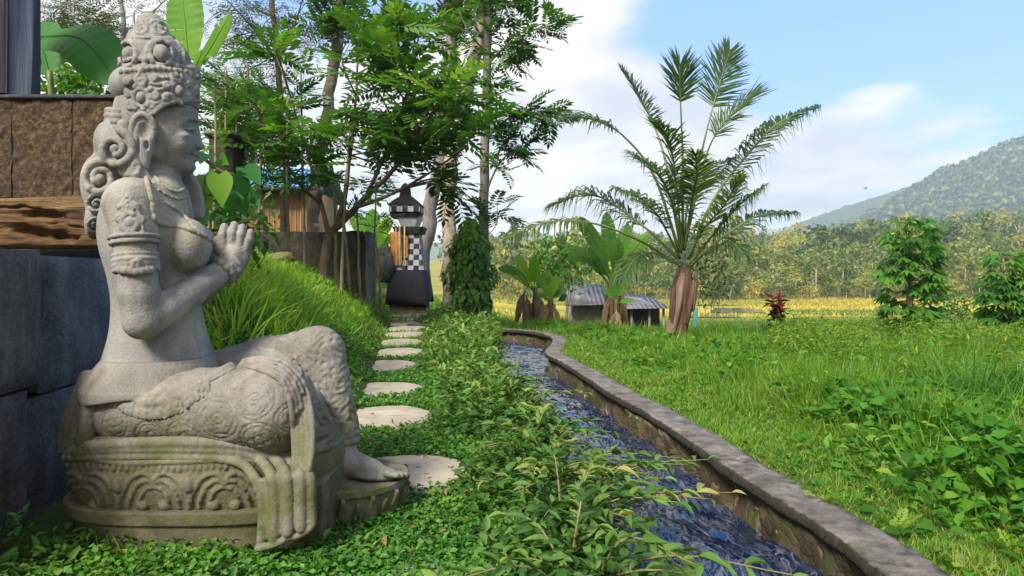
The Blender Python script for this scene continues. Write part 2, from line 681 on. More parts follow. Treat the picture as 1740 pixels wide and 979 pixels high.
def torus(c, axis, R_, r, sq=1.0):
    c = np.asarray(c, float); ax = unit(axis)
    def fn(x, y, z):
        q = [x - c[0], y - c[1], z - c[2]]
        h = q[0] * ax[0] + q[1] * ax[1] + q[2] * ax[2]
        rad = np.sqrt(np.maximum(q[0] ** 2 + q[1] ** 2 + q[2] ** 2 - h * h, 0))
        return np.sqrt((rad - R_) ** 2 + (h * sq) ** 2) - r
    m = R_ + r
    return fn, c - m, c + m


def loft(zs, cx, cy, ax_, by, n=2.0, rz=0.02):
    """stack of superellipses along z"""
    zs = np.asarray(zs, float); o = np.argsort(zs)
    zz = zs[o]; A = [np.broadcast_to(np.asarray(q, float), zs.shape)[o] for q in (cx, cy, ax_, by)]
    def fn(x, y, z):
        q = [np.interp(z, zz, a).astype(np.float32) for a in A]
        u, v = np.abs(x - q[0]) / q[2], np.abs(y - q[1]) / q[3]
        k0 = (u ** n + v ** n) ** (1.0 / n)
        g = np.minimum(q[2], q[3])
        d = (k0 - 1) * g
        dz = np.maximum(zz[0] - z, z - zz[-1])
        return np.maximum(d, dz + 0 * d)
    lo = np.array([(A[0] - A[2]).min(), (A[1] - A[3]).min(), zz[0]])
    hi = np.array([(A[0] + A[2]).max(), (A[1] + A[3]).max(), zz[-1]])
    return fn, lo, hi


def pixel_loft(vs, us, rs, ls, n=2.0):
    """loft whose outline is given in photo pixels: heights vs, centres us, half widths rs; ls is the lateral half width in metres"""
    vs, us, rs = (np.asarray(q, float) for q in (vs, us, rs))
    us = np.broadcast_to(us, vs.shape); rs = np.broadcast_to(rs, vs.shape)
    a = np.array([SP(u - r, v)[0] for u, v, r in zip(us, vs, rs)])
    b = np.array([SP(u + r, v)[0] for u, v, r in zip(us, vs, rs)])
    z = np.array([SP(u, v)[2] for u, v in zip(us, vs)])
    return loft(z, (a + b) / 2, MY, (b - a) / 2, ls, n)


def slab(c, half, rot=None, r=0.004):
    c, half = np.asarray(c, float), np.asarray(half, float)
    Rm = np.eye(3) if rot is None else np.array(rot)
    def fn(x, y, z):
        q = [x - c[0], y - c[1], z - c[2]]
        l = [np.abs(Rm[0, k] * q[0] + Rm[1, k] * q[1] + Rm[2, k] * q[2]) - half[k] + r for k in range(3)]
        out = np.sqrt(sum(np.maximum(a, 0) ** 2 for a in l))
        return out + np.minimum(np.maximum(np.maximum(l[0], l[1]), l[2]), 0) - r
    R_ = np.linalg.norm(half)
    return fn, c - R_, c + R_


def mirror(prim):
    fn, lo, hi = prim
    return (lambda x, y, z: fn(x, 2 * MY - y, z)), np.array([lo[0], 2 * MY - hi[1], lo[2]]), np.array([hi[0], 2 * MY - lo[1], hi[2]])


def chain(f, pts, rad, k=0.004, op='u', mir=False):
    rad = np.broadcast_to(np.asarray(rad, float), (len(pts),))
    for i in range(len(pts) - 1):
        p = rcone(pts[i], pts[i + 1], rad[i], rad[i + 1])
        f.put(p, k, op)
        if mir: f.put(mirror(p), k, op)


def on(base, uv, lift=0.0):
    """photo pixels laid on a carved surface"""
    o = []
    for u, v in uv:
        p = base.surf(u, v, -lift)
        if p is not None: o.append(p)
    return o


def deco(f, base, uv, r, lift=0.0, k=0.003, n=None, op='u', taper=None):
    uv = smooth_path(uv, n) if n else np.asarray(uv, float)
    pts = on(base, uv, lift)
    # drop jumps to other surfaces
    run = []
    rr = px(r, -0.1)
    for i, p in enumerate(pts):
        if run and np.linalg.norm(p - run[-1]) > 0.06:
            run = []
        if run:
            t = 1.0 if taper is None else 1 - (1 - taper) * i / len(pts)
            f.put(rcone(run[-1], p, rr * t, rr * t), k, op)
        run.append(p)


def dot(f, base, u, v, r, lift=0.0, k=0.003, op='u', sq=None):
    p = base.surf(u, v, -lift)
    if p is not None:
        r = px(r, -0.1)
        f.put(ell(p, (r, r * 0.8, r) if sq is None else (r * sq[0], r * 0.8, r * sq[1])), k, op)


def ring(f, base, u, v, ru, rv, r, a0=0, a1=360, n=18, **kw):
    a = np.radians(np.linspace(a0, a1, n))
    deco(f, base, np.stack([u + ru * np.cos(a), v - rv * np.sin(a)], -1), r, **kw)


def spiral(f, base, u, v, r0, r1, turns, a0, r, n=26, sgn=1, **kw):
    t = np.linspace(0, 1, n); a = radians(a0) + sgn * turns * 2 * pi * t; q = r0 + (r1 - r0) * t
    deco(f, base, np.stack([u + q * np.cos(a), v - q * np.sin(a)], -1), r, **kw)


def stone_mat(name, base, light, moss_lo, moss_hi, moss=(0.085, 0.095, 0.03), lich=0.5, dark=0.0):
    M = Mat(name)
    n1 = M.noise(7, 6, 0.6)
    c = M.ramp(n1, [(0.25, base), (0.75, light)])
    # speckle of the sandstone
    sp = M.noise(260, 3, 0.7)
    c = M.mix(M.rng(sp, 0.52, 0.68, 0, 0.20), c, (0.55, 0.52, 0.46))
    c = M.mix(M.rng(M.noise(190, 3, 0.7), 0.54, 0.70, 0, 0.55), c, (0.08, 0.075, 0.065))
    # ochre lichen in patches
    li = M.rng(M.noise(4.2, 5, 0.62), 0.50, 0.66, 0, lich)
    c = M.mix(li, c, (0.36, 0.325, 0.19))
    # dark weather streaks
    st = M.rng(M.noise(13, 5, 0.65, stretch=(1, 1, 0.25)), 0.48, 0.70, 0, 0.62 + dark)
    c = M.mix(st, c, (0.10, 0.085, 0.06))
    # moss climbs from the ground
    z = M.xyz()[2]
    mm = M.math('MULTIPLY', M.rng(z, moss_hi, moss_lo, 0, 1), M.rng(M.noise(9, 5, 0.65), 0.36, 0.60))
    c = M.mix(mm, c, moss)
    pit = M.rng(M.noise(120, 3, 0.6), 0.30, 0.50)
    b = M.bump(pit, 0.35, 0.004)
    b = M.bump(M.noise(420, 2, 0.6), 0.35, 0.002, b)
    b = M.bump(M.noise(32, 4, 0.6), 0.35, 0.008, b)
    return M.done(M.bsdf(c, 0.92, b, spec=0.15))


def build_statue():
    m_skin = stone_mat('carved_stone', (0.165, 0.162, 0.153), (0.265, 0.258, 0.238), 0.1, 0.3, lich=0.55)
    m_cloth = stone_mat('carved_stone_cloth', (0.140, 0.128, 0.112), (0.225, 0.205, 0.178), 0.28, 0.45, lich=0.2, dark=0.15)
    m_base = stone_mat('mossy_stone', (0.080, 0.072, 0.048), (0.165, 0.148, 0.10), 0.05, 0.42, moss=(0.075, 0.08, 0.022), lich=0.3, dark=0.3)
    m_plinth = stone_mat('plinth_stone', (0.060, 0.056, 0.034), (0.12, 0.11, 0.066), 0.0, 0.30, moss=(0.055, 0.060, 0.015), lich=0.45, dark=0.4)
    root = thing('stone_statue', (SP(335, 0)[0] + 0.0, D0, 0.0),
                 'carved grey stone goddess seated cross-legged with hands pressed together in front of the slate wall', 'statue')
    H = 0.0042
    # ---------------- body: one continuous figure
    TURN[0] = radians(19)
    f = Field((-1.45, 1.72, 0.08), (-0.30, 2.66, 1.72), H)
    tv = np.array([296, 312, 328, 345, 380, 420, 450, 480, 510, 540, 570, 600, 630, 660])
    tb = np.array([238, 222, 196, 178, 168, 170, 180, 188, 192, 191, 187, 177, 168, 165])
    tf = np.array([300, 306, 318, 326, 330, 334, 336, 337, 340, 345, 352, 361, 366, 370])
    tw = np.array([.075, .10, .14, .165, .18, .175, .165, .155, .148, .146, .152, .165, .18, .19])
    zz = np.linspace(660, 296, 60)
    def sm(a):
        q = np.interp(zz, tv, a); q = np.convolve(np.pad(q, 3, 'edge'), np.ones(7) / 7, 'valid'); return q
    b, fr, w = sm(tb), sm(tf), sm(tw)
    f.put(pixel_loft(zz, (b + fr) / 2, (fr - b) / 2, w, 2.3), 0.0)
    # breasts
    for s in (-1, 1):
        c = SP(316, 418, -.095); c[1] = MY + s * 0.095
        f.put(ell(c, (px(42), 0.080, px(45))), 0.02)
    # neck
    f.put(rcone(SP(266, 262), SP(260, 335), px(35), px(42)), 0.02)
    f.put(ell(SP(256, 330), (px(60), 0.15, px(24))), 0.03)
    # head
    f.put(ell(SP(262, 205), (px(66), px(55), px(80))), 0.0)
    f.put(ell(SP(281, 226), (px(54), px(54), px(66))), 0.01)
    f.put(ell(SP(292, 250), (px(42), px(45), px(45))), 0.015)
    f.put(rcone(SP(298, 279), SP(298, 279) + np.array([0, .001, 0]), px(18), px(18)), 0.02)
    for sg in (-1, 1):
        f.put(rcone(SP(262, 262) + np.array([0, sg * .075, 0]), SP(312, 280) + np.array([0, sg * .018, 0]), px(14), px(13)), 0.015)
    f.put(ell(SP(315, 281), (px(18), px(22), px(14.5))), 0.012)
    # forehead plane
    f.put(ell(SP(304, 194), (px(32), px(46), px(30))), 0.012)
    # nose and lips on the middle plane, brows and eyes found on the near cheek and mirrored
    def both(p, k, op='u'):
        f.put(p, k, op); f.put(mirror(p), k, op)
    def line(uv, r, k, op, back=0.0, n=12):
        pts = [f.surf(u, v, back) for u, v in smooth_path(uv, n)]
        pts = [p for p in pts if p is not None]
        rr = np.linspace(px(r), px(r) * .7, len(pts))
        for i in range(len(pts) - 1):
            both(rcone(pts[i], pts[i + 1], rr[i], rr[i + 1]), k, op)
    c = f.surf(311, 243, .02); both(ell(c, (px(17), px(17), px(17))), 0.02)
    line([(333, 206), (327, 201), (316, 203), (306, 210)], 3.4, 0.008, 'u', .002)
    c = f.surf(321, 221, .008); both(ell(c, (px(10), px(10), px(6.5))), 0.004)
    c = f.surf(312, 232, .012); both(ell(c, (px(10), px(10), px(6))), 0.01)
    line([(330, 223.5), (322, 224), (312, 220)], 1.7, 0.001, 's')
    line([(330, 217), (323, 214.5), (313, 217)], 1.5, 0.004, 's')
    for s in (-1, 1):
        f.put(ell(SP(334, 250) + np.array([0, s * px(8), 0]), (px(8), px(5.5), px(5.5))), 0.004)
        f.put(ell(SP(337, 255) + np.array([0, s * px(5), 0]), (px(3.2), px(2.6), px(2.2))), 0.001, 's')
        f.put(ell(SP(325, 265) + np.array([0, s * px(19), 0]), (px(3), px(3), px(3))), 0.008, 's')
    f.put(rcone(SP(329, 204), SP(337, 246), px(5.5), px(7)), 0.010)
    f.put(ell(SP(340.5, 248), (px(7), px(7.5), px(6))), 0.006)
    f.put(ell(SP(326, 259), (px(7), px(8), px(7))), 0.008)
    f.put(ell(SP(328, 263.5), (px(10), px(17), px(4.4))), 0.002)
    f.put(ell(SP(326.5, 272.5), (px(10), px(14), px(5))), 0.002)
    q = SP(338.5, 268)
    for s in (-1, 1):
        chain(f, smooth_path([q, q + np.array([-px(2), s * px(9), 0]), q + np.array([-px(10), s * px(19), px(1)])], 6), px(1.7), 0.001, 's')
    chain(f, [SP(334, 278.5, -.015), SP(334, 278.5, .015)], px(3), 0.008, 's')
    # ears with long lobes
    ear = [(ell(SP(241, 242, -.112), (px(17), px(9), px(48))), 0.006, 'u')]
    rim = smooth_path([SP(229, 268, -.112), SP(223, 232, -.118), SP(227, 205, -.122), SP(241, 194, -.124), (SP(257, 203, -.122)), SP(262, 222, -.116), SP(257, 243, -.11), SP(254, 262, -.108)], 20)
    ear += [(rcone(rim[i], rim[i + 1], px(4.6), px(4.6)), 0.003, 'u') for i in range(19)]
    ear += [(ell(SP(246, 222, -.130), (px(10), px(8), px(15))), 0.004, 's'), (ell(SP(249, 246, -.128), (px(3.5), px(8), px(8))), 0.003, 's'),
            (ell(SP(241, 280, -.112), (px(12), px(9), px(17))), 0.005, 'u'), (rcone(SP(236, 214, -.128), SP(236, 262, -.122), px(2), px(2)), 0.003, 's')]
    for p, kk, op in ear:
        f.put(p, kk, op); f.put(mirror(p), kk, op)
    # arms
    arm = [(SP(222, 350, -.170), px(43, -.18)), (SP(229, 398, -.195), px(34.5, -.2)), (SP(230, 440, -.205), px(30.5, -.2)),
           (SP(237, 500, -.210), px(30.5, -.2)), (SP(243, 545, -.205), px(30.5, -.2)), (SP(280, 524, -.17), px(29, -.2)),
           (SP(325, 496, -.115), px(25.5, -.15)), (SP(362, 471, -.065), px(21, -.1)), (SP(388, 454, -.030), px(18.5))]
    for i in range(len(arm) - 1):
        p = rcone(arm[i][0], arm[i + 1][0], arm[i][1], arm[i + 1][1])
        f.put(p, 0.009); f.put(mirror(p), 0.009)
    p = ell(SP(228, 332, -.11), (px(38), 0.085, px(26)))
    f.put(p, 0.03); f.put(mirror(p), 0.03)
    # hands pressed together, four fingers and a thumb each
    hnd = [ell(SP(401, 430, -.018), (px(25), 0.016, px(25)), roty(8)), rcone(SP(388, 454, -.03), SP(398, 430, -.02), px(19), px(15)),
           ell(SP(400, 441, -.022), (px(22), 0.018, px(18)))]
    for h in hnd:
        f.put(h, 0.012); f.put(mirror(h), 0.012)
    fing = [((381, 422), (377, 400), (381, 385), 7.2), ((394, 418), (394, 396), (398, 382), 7.4),
            ((407, 418), (409, 399), (412, 386), 7.2), ((418, 424), (423, 408), (425.5, 394), 6.6)]
    for a, m_, e, r in fing:
        pts = [SP(*a, -0.020), SP(*m_, -0.024), SP(*e, -0.017)]
        chain(f, pts, [px(r), px(r), px(r * .86)], 0.0025, mir=True)
    chain(f, [SP(384, 442, -.018), SP(373, 424, -.02), SP(369, 408, -.016)], [px(10), px(9), px(7.5)], 0.006, mir=True)
    for (u0, v0, u1, v1) in ((389, 380, 388, 414), (403.5, 382, 402, 414), (417.5, 390, 414, 418)):
        chain(f, [SP(u0, v0, -.05), SP(u1, v1, -.043)], [px(2.2), px(1.4)], 0.002, 's')
    TURN[0] = 0.0
    # left foot and both hidden legs, so that the figure is whole
    f.put(rcone(SP(330, 650, .07), SP(535, 606, .12), px(50), px(38)), 0.02)
    f.put(rcone(SP(540, 612, .12), SP(580, 765, .07), px(36), px(25)), 0.02)
    f.put(rcone(SP(300, 680, -.12), SP(470, 700, -.20), px(56), px(56)), 0.02)
    f.put(rcone(SP(470, 700, -.16), SP(545, 740, .0), px(40), px(20)), 0.02)
    f.put(ell(SP(255, 670), (px(70), 0.16, px(55))), 0.03)
    FD = 0.03
    f.put(rcone(SP(578, 755, FD + .03), SP(578, 788, FD + .02), px(27), px(24)), 0.02)
    f.put(ell(SP(578, 797, FD + .02), (px(24), 0.045, px(19))), 0.012)
    f.put(rcone(SP(590, 786, FD + .01), SP(632, 797, FD), px(24), px(17)), 0.015)
    f.put(rcone(SP(630, 799, FD), SP(664, 806, FD - .005), px(17), px(9)), 0.012)
    f.put(ell(SP(640, 806, FD), (px(40), 0.052, px(9))), 0.012)
    for i, (dd, ln, r) in enumerate(((-.046, 674, 5.5), (-.027, 682, 6), (-.008, 688, 6.2), (.012, 690, 6.4), (.034, 690, 8))):
        chain(f, [SP(655, 805, FD + dd), SP(ln, 808, FD + dd)], [px(r), px(r * .9)], 0.003)
    # armpit shadow line, navel fold, necklace lines cut in
    body = f
    TURN[0] = radians(19)
    # necklace and chest band as raised cords (own part)
    jf = Field((-1.40, 1.75, 0.80), (-0.70, 2.50, 1.30), 0.0034)
    deco(jf, body, [(246, 292), (252, 318), (258, 345), (262, 372), (282, 383), (312, 387), (336, 396), (358, 408)], 4.2, n=40)
    for i, (u, v) in enumerate(smooth_path([(246, 296), (252, 318), (258, 345), (263, 371), (282, 381), (312, 385), (336, 393)], 26)):
        dot(jf, body, u, v, 4.8)
    deco(jf, body, [(280, 345), (305, 360), (330, 385), (352, 402)], 3.4, n=24)
    deco(jf, body, [(262, 300), (280, 318), (300, 326), (312, 322)], 3.0, n=20)
    deco(jf, body, [(258, 308), (278, 328), (302, 338), (318, 334)], 2.6, n=20)
    jf.build('necklace', m_skin, root)
    # armlets and bracelet
    af = Field((-1.40, 1.66, 0.70), (-0.70, 2.16, 1.24), 0.0036)
    ag = Field((-1.50, 2.10, 0.70), (-0.80, 2.66, 1.24), 0.0036)
    bf = Field((-1.10, 1.90, 0.66), (-0.68, 2.50, 1.00), 0.0036)
    def band(c, axis, R_, r, sq=1.0, wrist=False):
        t = torus(c, axis, R_, r, sq)
        if wrist:
            bf.put(t, 0.003); bf.put(mirror(t), 0.003)
        else:
            af.put(t, 0.003); ag.put(mirror(t), 0.003)
    axu = unit(SP(236, 500, -.210) - SP(229, 398, -.195))
    for v, R_, r in ((404, 39.5, 3.6), (413, 37.5, 4.4), (434, 35.0, 4.0)):
        band(SP(228 + (v - 398) * .07, v, -.20), axu, px(R_ - 3.5, -.2), px(r, -.2))
    for v in (443, 451, 459):
        band(SP(228 + (v - 398) * .07, v, -.205), axu, px(31.0, -.2), px(5.0, -.2))
    axf = unit(SP(388, 454, -.03) - SP(345, 483, -.1))
    for t, R_ in ((0, 21.5), (1, 21.5), (2, 20.5)):
        band(SP(379 + t * 7, 461 - t * 5, -.045 + t * .010), axf, px(R_ - 1.5, -.05), px(5.0, -.05), 1.0, True)
    # carved leaf on the armlet
    for (u, v, ru, rv, r) in ((220, 378, 13, 15, 4.2), (218, 352, 8, 9, 3.4)):
        ring(af, body, u, v, ru, rv, r)
    dot(af, body, 221, 380, 10); dot(af, body, 218, 353, 6)
    for (u, v, r0, a0, sg) in ((203, 397, 6, 90, 1), (238, 399, 6, 90, -1), (202, 372, 6, 0, 1), (240, 374, 6, 180, -1), (206, 352, 5, 0, 1), (232, 352, 5, 180, -1), (216, 406, 6, 90, 1), (228, 406, 6, 90, -1)):
        spiral(af, body, u, v, r0, 1.5, 1.1, a0, 3.0, sgn=sg, n=14)
    deco(af, body, [(199, 404), (206, 380), (206, 350), (218, 334), (232, 350), (240, 380), (247, 404)], 2.8, n=30)
    for u in np.linspace(206, 256, 7):
        dot(af, body, u, 462 - abs(u - 231) * .12, 7, lift=.006)
    spiral(af, body, 232, 450, 8, 2, 1.2, 0, 3.0, lift=.008)
    for u, v in ((374, 447), (384, 455), (394, 463), (402, 470), (392, 452), (404, 460)):
        dot(bf, body, u, v, 6, lift=.006)
    TURN[0] = 0.0
    af.build('armlet', m_skin, root)
    ag.build('armlet', m_skin, root)
    bf.build('bracelet', m_skin, root)
    TURN[0] = radians(19)
    TURN[0] = 0.0
    V, Q = body.mesh()
    mesh('figure', V, Q, m_skin, root, smooth=True)

    # ---------------- headdress
    c = Field((-1.42, 1.90, 1.28), (-0.98, 2.40, 1.70), 0.0032)
    TURN[0] = radians(19)
    # smooth hair dome behind, and the wide circlet
    c.put(ell(SP(236, 150), (px(46), px(56), px(35))), 0.0)
    c.put(pixel_loft((212, 190, 180, 160, 140, 128, 122), (270, 272, 273, 273, 272, 270, 268), (62, 64, 65, 67, 67, 63, 50), [px(r) for r in (60, 62, 63, 63, 61, 57, 46)]), 0.004)
    # the circlet arches over the face
    q = SP(330, 248, -.11); q[1] = MY
    c.put(ell(q, (px(82), 0.6, px(72))), 0.004, 's')
    q = SP(226, 222, -.11); q[1] = MY
    c.put(slab(q, (px(32), .3, px(26))), 0.006, 's')
    # front boss
    c.put(ell(SP(326, 128), (px(15), px(26), px(20))), 0.01)
    # second tier
    c.put(pixel_loft((126, 118, 108, 92, 76, 66, 62), (266, 265, 265, 264, 262, 259, 258), (50, 55, 56, 54, 49, 41, 35), [px(r) for r in (48, 52, 53, 52, 47, 40, 33)]), 0.006)
    c.put(ell(SP(302, 106), (px(22), px(32), px(28))), 0.012)
    # third tier
    c.put(pixel_loft((66, 58, 48, 38, 31, 27), (258, 258, 257, 256, 255, 255), (35, 33, 29, 24, 20, 15), [px(r) for r in (34, 32, 27, 22, 18, 14)]), 0.006)
    for (u, v, R_, Rl, r) in ((259, 63, 36, 34, 3.6), (265, 119, 56, 53, 4.0)):
        t = torus(SP(u, v), (0, 0, 1), px((R_ + Rl) / 2 - 3), px(r)); c.put(t, 0.003)
    base = Field((0, 0, 0), (0.01, 0.01, 0.01), 0.01)
    base.lo, base.ax, base.h, base.F = c.lo, c.ax, c.h, c.F.copy()
    b = base
    # big scroll eyes of tier two and the small ones above
    for (u, v, ru, rv, R_) in ((217, 92, 11, 17, 4.5), (274, 91, 15, 17, 5.0)):
        ring(c, b, u, v, ru + 3, rv + 4, R_, n=22)
        ring(c, b, u, v, ru - 1, rv - 1, 2.4, op='s', n=22, lift=0.0)
        dot(c, b, u, v, ru - 1.5, sq=(1, 1.12))
    spiral(c, b, 274, 91, 26, 20, 0.75, 200, 3.0, sgn=-1)
    spiral(c, b, 217, 92, 22, 17, 0.45, 10, 3.0, sgn=1)
    deco(c, b, [(228, 70), (242, 86), (246, 112)], 3.6, n=14); deco(c, b, [(262, 70), (250, 86), (247, 112)], 3.6, n=14)
    deco(c, b, [(300, 70), (312, 88), (314, 110), (326, 116)], 3.4, n=18)
    for (u, v, r) in ((240, 50, 8), (272, 49, 10)):
        ring(c, b, u, v, r, r, 2.6); dot(c, b, u, v, r - 3)
    deco(c, b, [(236, 36), (250, 43), (262, 36), (276, 38)], 2.6, n=14)
    deco(c, b, [(246, 57), (255, 42), (262, 57)], 2.4, n=10)
    for u in np.linspace(206, 316, 13):
        dot(c, b, u, 119 - 3 * cos((u - 262) / 20), 5.0, lift=.004)
    for u in np.linspace(226, 292, 14):
        dot(c, b, u, 64, 2.3, lift=.004)
    # circlet: medallions, bead rows, scrolls
    for (u, v, R1) in ((240, 166, 10), (304, 155, 10)):
        dot(c, b, u, v, R1 - 1, sq=(.9, 1.1), lift=.003); ring(c, b, u, v, R1 + 3, R1 + 5, 3.0, lift=.002)
        for a in np.arange(0, 360, 40):
            dot(c, b, u + (R1 + 10) * cos(radians(a)), v - (R1 + 11) * sin(radians(a)), 5.2, lift=.003, k=.001)
    for (u, v) in ((240, 136), (300, 128)):
        ring(c, b, u, v, 8, 9, 3.2, lift=.002); dot(c, b, u, v, 5, lift=.003); dot(c, b, u, v - 15, 6, lift=.003); dot(c, b, u, v - 23, 4.5, lift=.002)
    for (u, v, r0, a0, sg) in ((222, 182, 7, 0, 1), (258, 180, 7, 180, -1), (219, 158, 7, 0, -1), (264, 162, 7, 180, 1), (283, 166, 7, 0, 1), (324, 166, 7, 180, -1), (284, 146, 6, 0, 1), (322, 146, 6, 180, -1), (333, 156, 6, 90, 1), (217, 140, 6, 0, 1), (262, 134, 6, 0, 1)):
        spiral(c, b, u, v, r0, 1.5, 1.15, a0, 3.2, sgn=sg, n=14, lift=.003)
    deco(c, b, [(256, 142), (268, 144), (284, 140)], 2.4, n=10, lift=.002); deco(c, b, [(256, 151), (270, 153), (286, 149)], 2.4, n=10, lift=.002)
    for u in np.linspace(262, 284, 5): dot(c, b, u, 132, 3.4, lift=.003)
    deco(c, b, [(254, 203), (268, 187), (284, 177), (304, 172), (338, 172)], 3.0, n=30, lift=.002)
    deco(c, b, [(250, 192), (264, 177), (282, 168)], 2.4, n=16, lift=.002)
    for u, v in smooth_path([(254, 197), (270, 181), (290, 170), (336, 166)], 16): dot(c, b, u, v, 3.6, lift=.003, k=.001)
    for v in (130, 139, 148, 157): dot(c, b, 335, v, 4.6, lift=.002)
    TURN[0] = 0.0
    c.build('headdress', m_skin, root)
    TURN[0] = radians(19)

    # ---------------- hair
    h = Field((-1.56, 1.86, 0.80), (-0.95, 2.46, 1.36), 0.0036)
    hp = [rcone(SP(212, 215, -.085), SP(224, 285, -.09), px(11), px(20)), rcone(SP(224, 285, -.10), SP(256, 318, -.12), px(17), px(10))]
    for p in hp:
        h.put(p, 0.015); h.put(mirror(p), 0.015)
    h.put(ell(SP(204, 258), (px(37), px(46), px(52)), roty(-20)), 0.02)
    h.put(ell(SP(180, 322), (px(37), px(48), px(58)), roty(-8)), 0.02)
    h.put(ell(SP(166, 372), (px(17), px(40), px(34)), roty(10)), 0.02)
    h.put(rcone(SP(200, 196), SP(202, 232), px(13), px(14)), 0.008)
    hb = Field((0, 0, 0), (0.01, 0.01, 0.01), 0.01)
    hb.lo, hb.ax, hb.h, hb.F = h.lo, h.ax, h.h, h.F.copy()
    def curl(u, v, R_, a0, sg, turns=1.45):
        t = np.linspace(0, 1, 34); a = radians(a0) + sg * turns * 2 * pi * t; q = R_ * (1 - .70 * t)
        last, pts, cut_ = None, [], []
        for i in range(34):
            p = hb.surf(u + q[i] * cos(a[i]), v - q[i] * sin(a[i]), -.010)
            if p is None:
                p = SP(u + q[i] * cos(a[i]), v - q[i] * sin(a[i]), -.03 if last is None else last[1] - MY)
            last = p; pts.append(p)
            g = q[i] + R_ * .19
            c2 = hb.surf(u + g * cos(a[i]), v - g * sin(a[i]), -.012)
            if c2 is not None: cut_.append(c2)
        rr = [px(R_ * .21 * (1 - .25 * x)) for x in t]
        for i in range(33):
            p = rcone(pts[i], pts[i + 1], rr[i], rr[i + 1]); h.put(p, 0.002); h.put(mirror(p), 0.002)
        p = hb.surf(u, v, -.006)
        if p is not None:
            p = ell(p, (px(R_ * .26),) * 3); h.put(p, 0.002); h.put(mirror(p), 0.002)
        for i in range(6, len(cut_) - 1):
            if np.linalg.norm(cut_[i] - cut_[i + 1]) < .03:
                p = rcone(cut_[i], cut_[i + 1], px(1.7), px(1.7)); h.put(p, .001, 's'); h.put(mirror(p), .001, 's')
    curl(196, 254, 32, 75, -1)
    curl(170, 304, 30, 80, 1)
    curl(164, 347, 18, 40, 1)
    curl(160, 384, 14, 40, 1)
    for k in range(4):      # strands sweeping from the ear down to the curls
        for pts in ([(216 + k * 3, 226), (224 + k * 3, 262), (220 + k * 5, 292), (196 + k * 8, 322 - k * 2), (178 + k * 8, 352 - k * 4)],):
            pts = [hb.surf(u, v, -.004) for u, v in smooth_path(pts, 14)]
            pts = [p for p in pts if p is not None]
            for i in range(len(pts) - 1):
                p = rcone(pts[i], pts[i + 1], px(4.4), px(4.4)); h.put(p, 0.002); h.put(mirror(p), 0.002)
    for k in range(3):      # front lock falling on the shoulder
        pts = smooth_path([SP(234 + k * 5, 292, -.115), SP(246 + k * 5, 312, -.125), SP(258 + k * 6, 334 - k * 5, -.145)], 8)
        chain(h, pts, np.linspace(px(6), px(3.5), 8), 0.003, mir=True)
    for (v, R_, r) in ((192, 11, 5.5), (201, 12, 5.5), (210, 12, 5.0), (219, 11, 4)):
        h.put(torus(SP(200, v), (0.12, 0, 1), px(R_ + 3), px(r)), 0.003)
        h.put(torus(SP(207, v, -.05), (0.12, 0, 1), px(R_), px(r)), 0.003)
    # far shoulder lock in front of the neck
    for k in range(4):
        chain(h, smooth_path([SP(300 + k * 5, 292, .10), SP(312 + k * 7, 318, .12), SP(322 + k * 6, 352, .125), SP(330 + k * 3, 366, .12)], 9), px(8), 0.004)
    TURN[0] = 0.0
    h.build('hair', m_skin, root)

    # ---------------- skirt: thighs, raised knee, belt
    k_ = Field((-1.60, 1.66, 0.08), (-0.42, 2.70, 0.74), H)
    k_.put(rcone(SP(228, 697, -.15), SP(455, 690, -.215), px(58, -.15), px(74, -.2)), 0.02)
    k_.put(ell(SP(478, 694, -.215), (px(56, -.2), 0.12, px(75, -.2))), 0.03)
    TURN[0] = radians(19)
    k_.put(ell(SP(258, 686, 0), (px(88), 0.24, px(70))), 0.03)
    TURN[0] = 0.0
    k_.put(rcone(SP(300, 668, .12), SP(455, 622, .14), px(52, .1), px(50, .1)), 0.03)
    k_.put(rcone(SP(455, 620, .13), SP(538, 600, .125), px(46, .1), px(45, .1)), 0.03)
    k_.put(rcone(SP(540, 602, .12), SP(582, 735, .07), px(46, .1), px(30, .07)), 0.02)
    k_.put(ell(SP(582, 746, .065), (px(30, .06), .06, px(15))), 0.008)
    k_.put(ell(SP(582, 757, .065), (px(23, .06), .048, px(9))), 0.002, 's')
    k_.put(ell(SP(430, 700, -.02), (px(110), 0.2, px(60))), 0.03)
    k_.put(rcone(SP(520, 690, -.05), SP(552, 760, 0), px(32), px(22)), 0.02)
    # roundels of the batik cut into the cloth
    def batik(x, y, z):
        Yq = 1.92
        u = 870 + (x / Yq) * FPX; v = HZ - (z - CAMH) / Yq * FPX
        u = u + 0 * y; v = v + 0 * y
        out = np.zeros(np.broadcast(x, y, z).shape, np.float32)
        for (cu, cv, R_) in ((395, 700, 36), (455, 668, 34), (330, 735, 30), (462, 735, 32), (268, 735, 26), (515, 700, 26), (205, 715, 27), (420, 640, 22), (330, 700, 18)):
            r = np.hypot(u - cu, (v - cv) * 1.05)
            th = np.arctan2(v - cv, u - cu)
            w = np.clip((R_ + 3 - r) / 3, 0, 1)
            g = np.exp(-((r - R_) / 1.6) ** 2) + np.exp(-((r - R_ * .78) / 1.3) ** 2)
            g = g + w * np.clip(np.sin(th * 6 + 2.2 * np.sin(r / R_ * 6)) * np.sin(r * .55), 0, 1) * .9
            g = g + np.exp(-((r - R_ * .28) / 1.5) ** 2)
            out = np.maximum(out, g)
        bgp = np.clip(np.sin(u * .42 + 2 * np.sin(v * .2)) * np.sin(v * .46 + 2 * np.sin(u * .17)) - .25, 0, 1)
        out = np.maximum(out, bgp * .55)
        return 0.0038 * np.clip(out, 0, 1)
    k_.displace(batik, (-1.40, 1.66, .22), (-0.56, 2.02, .62))
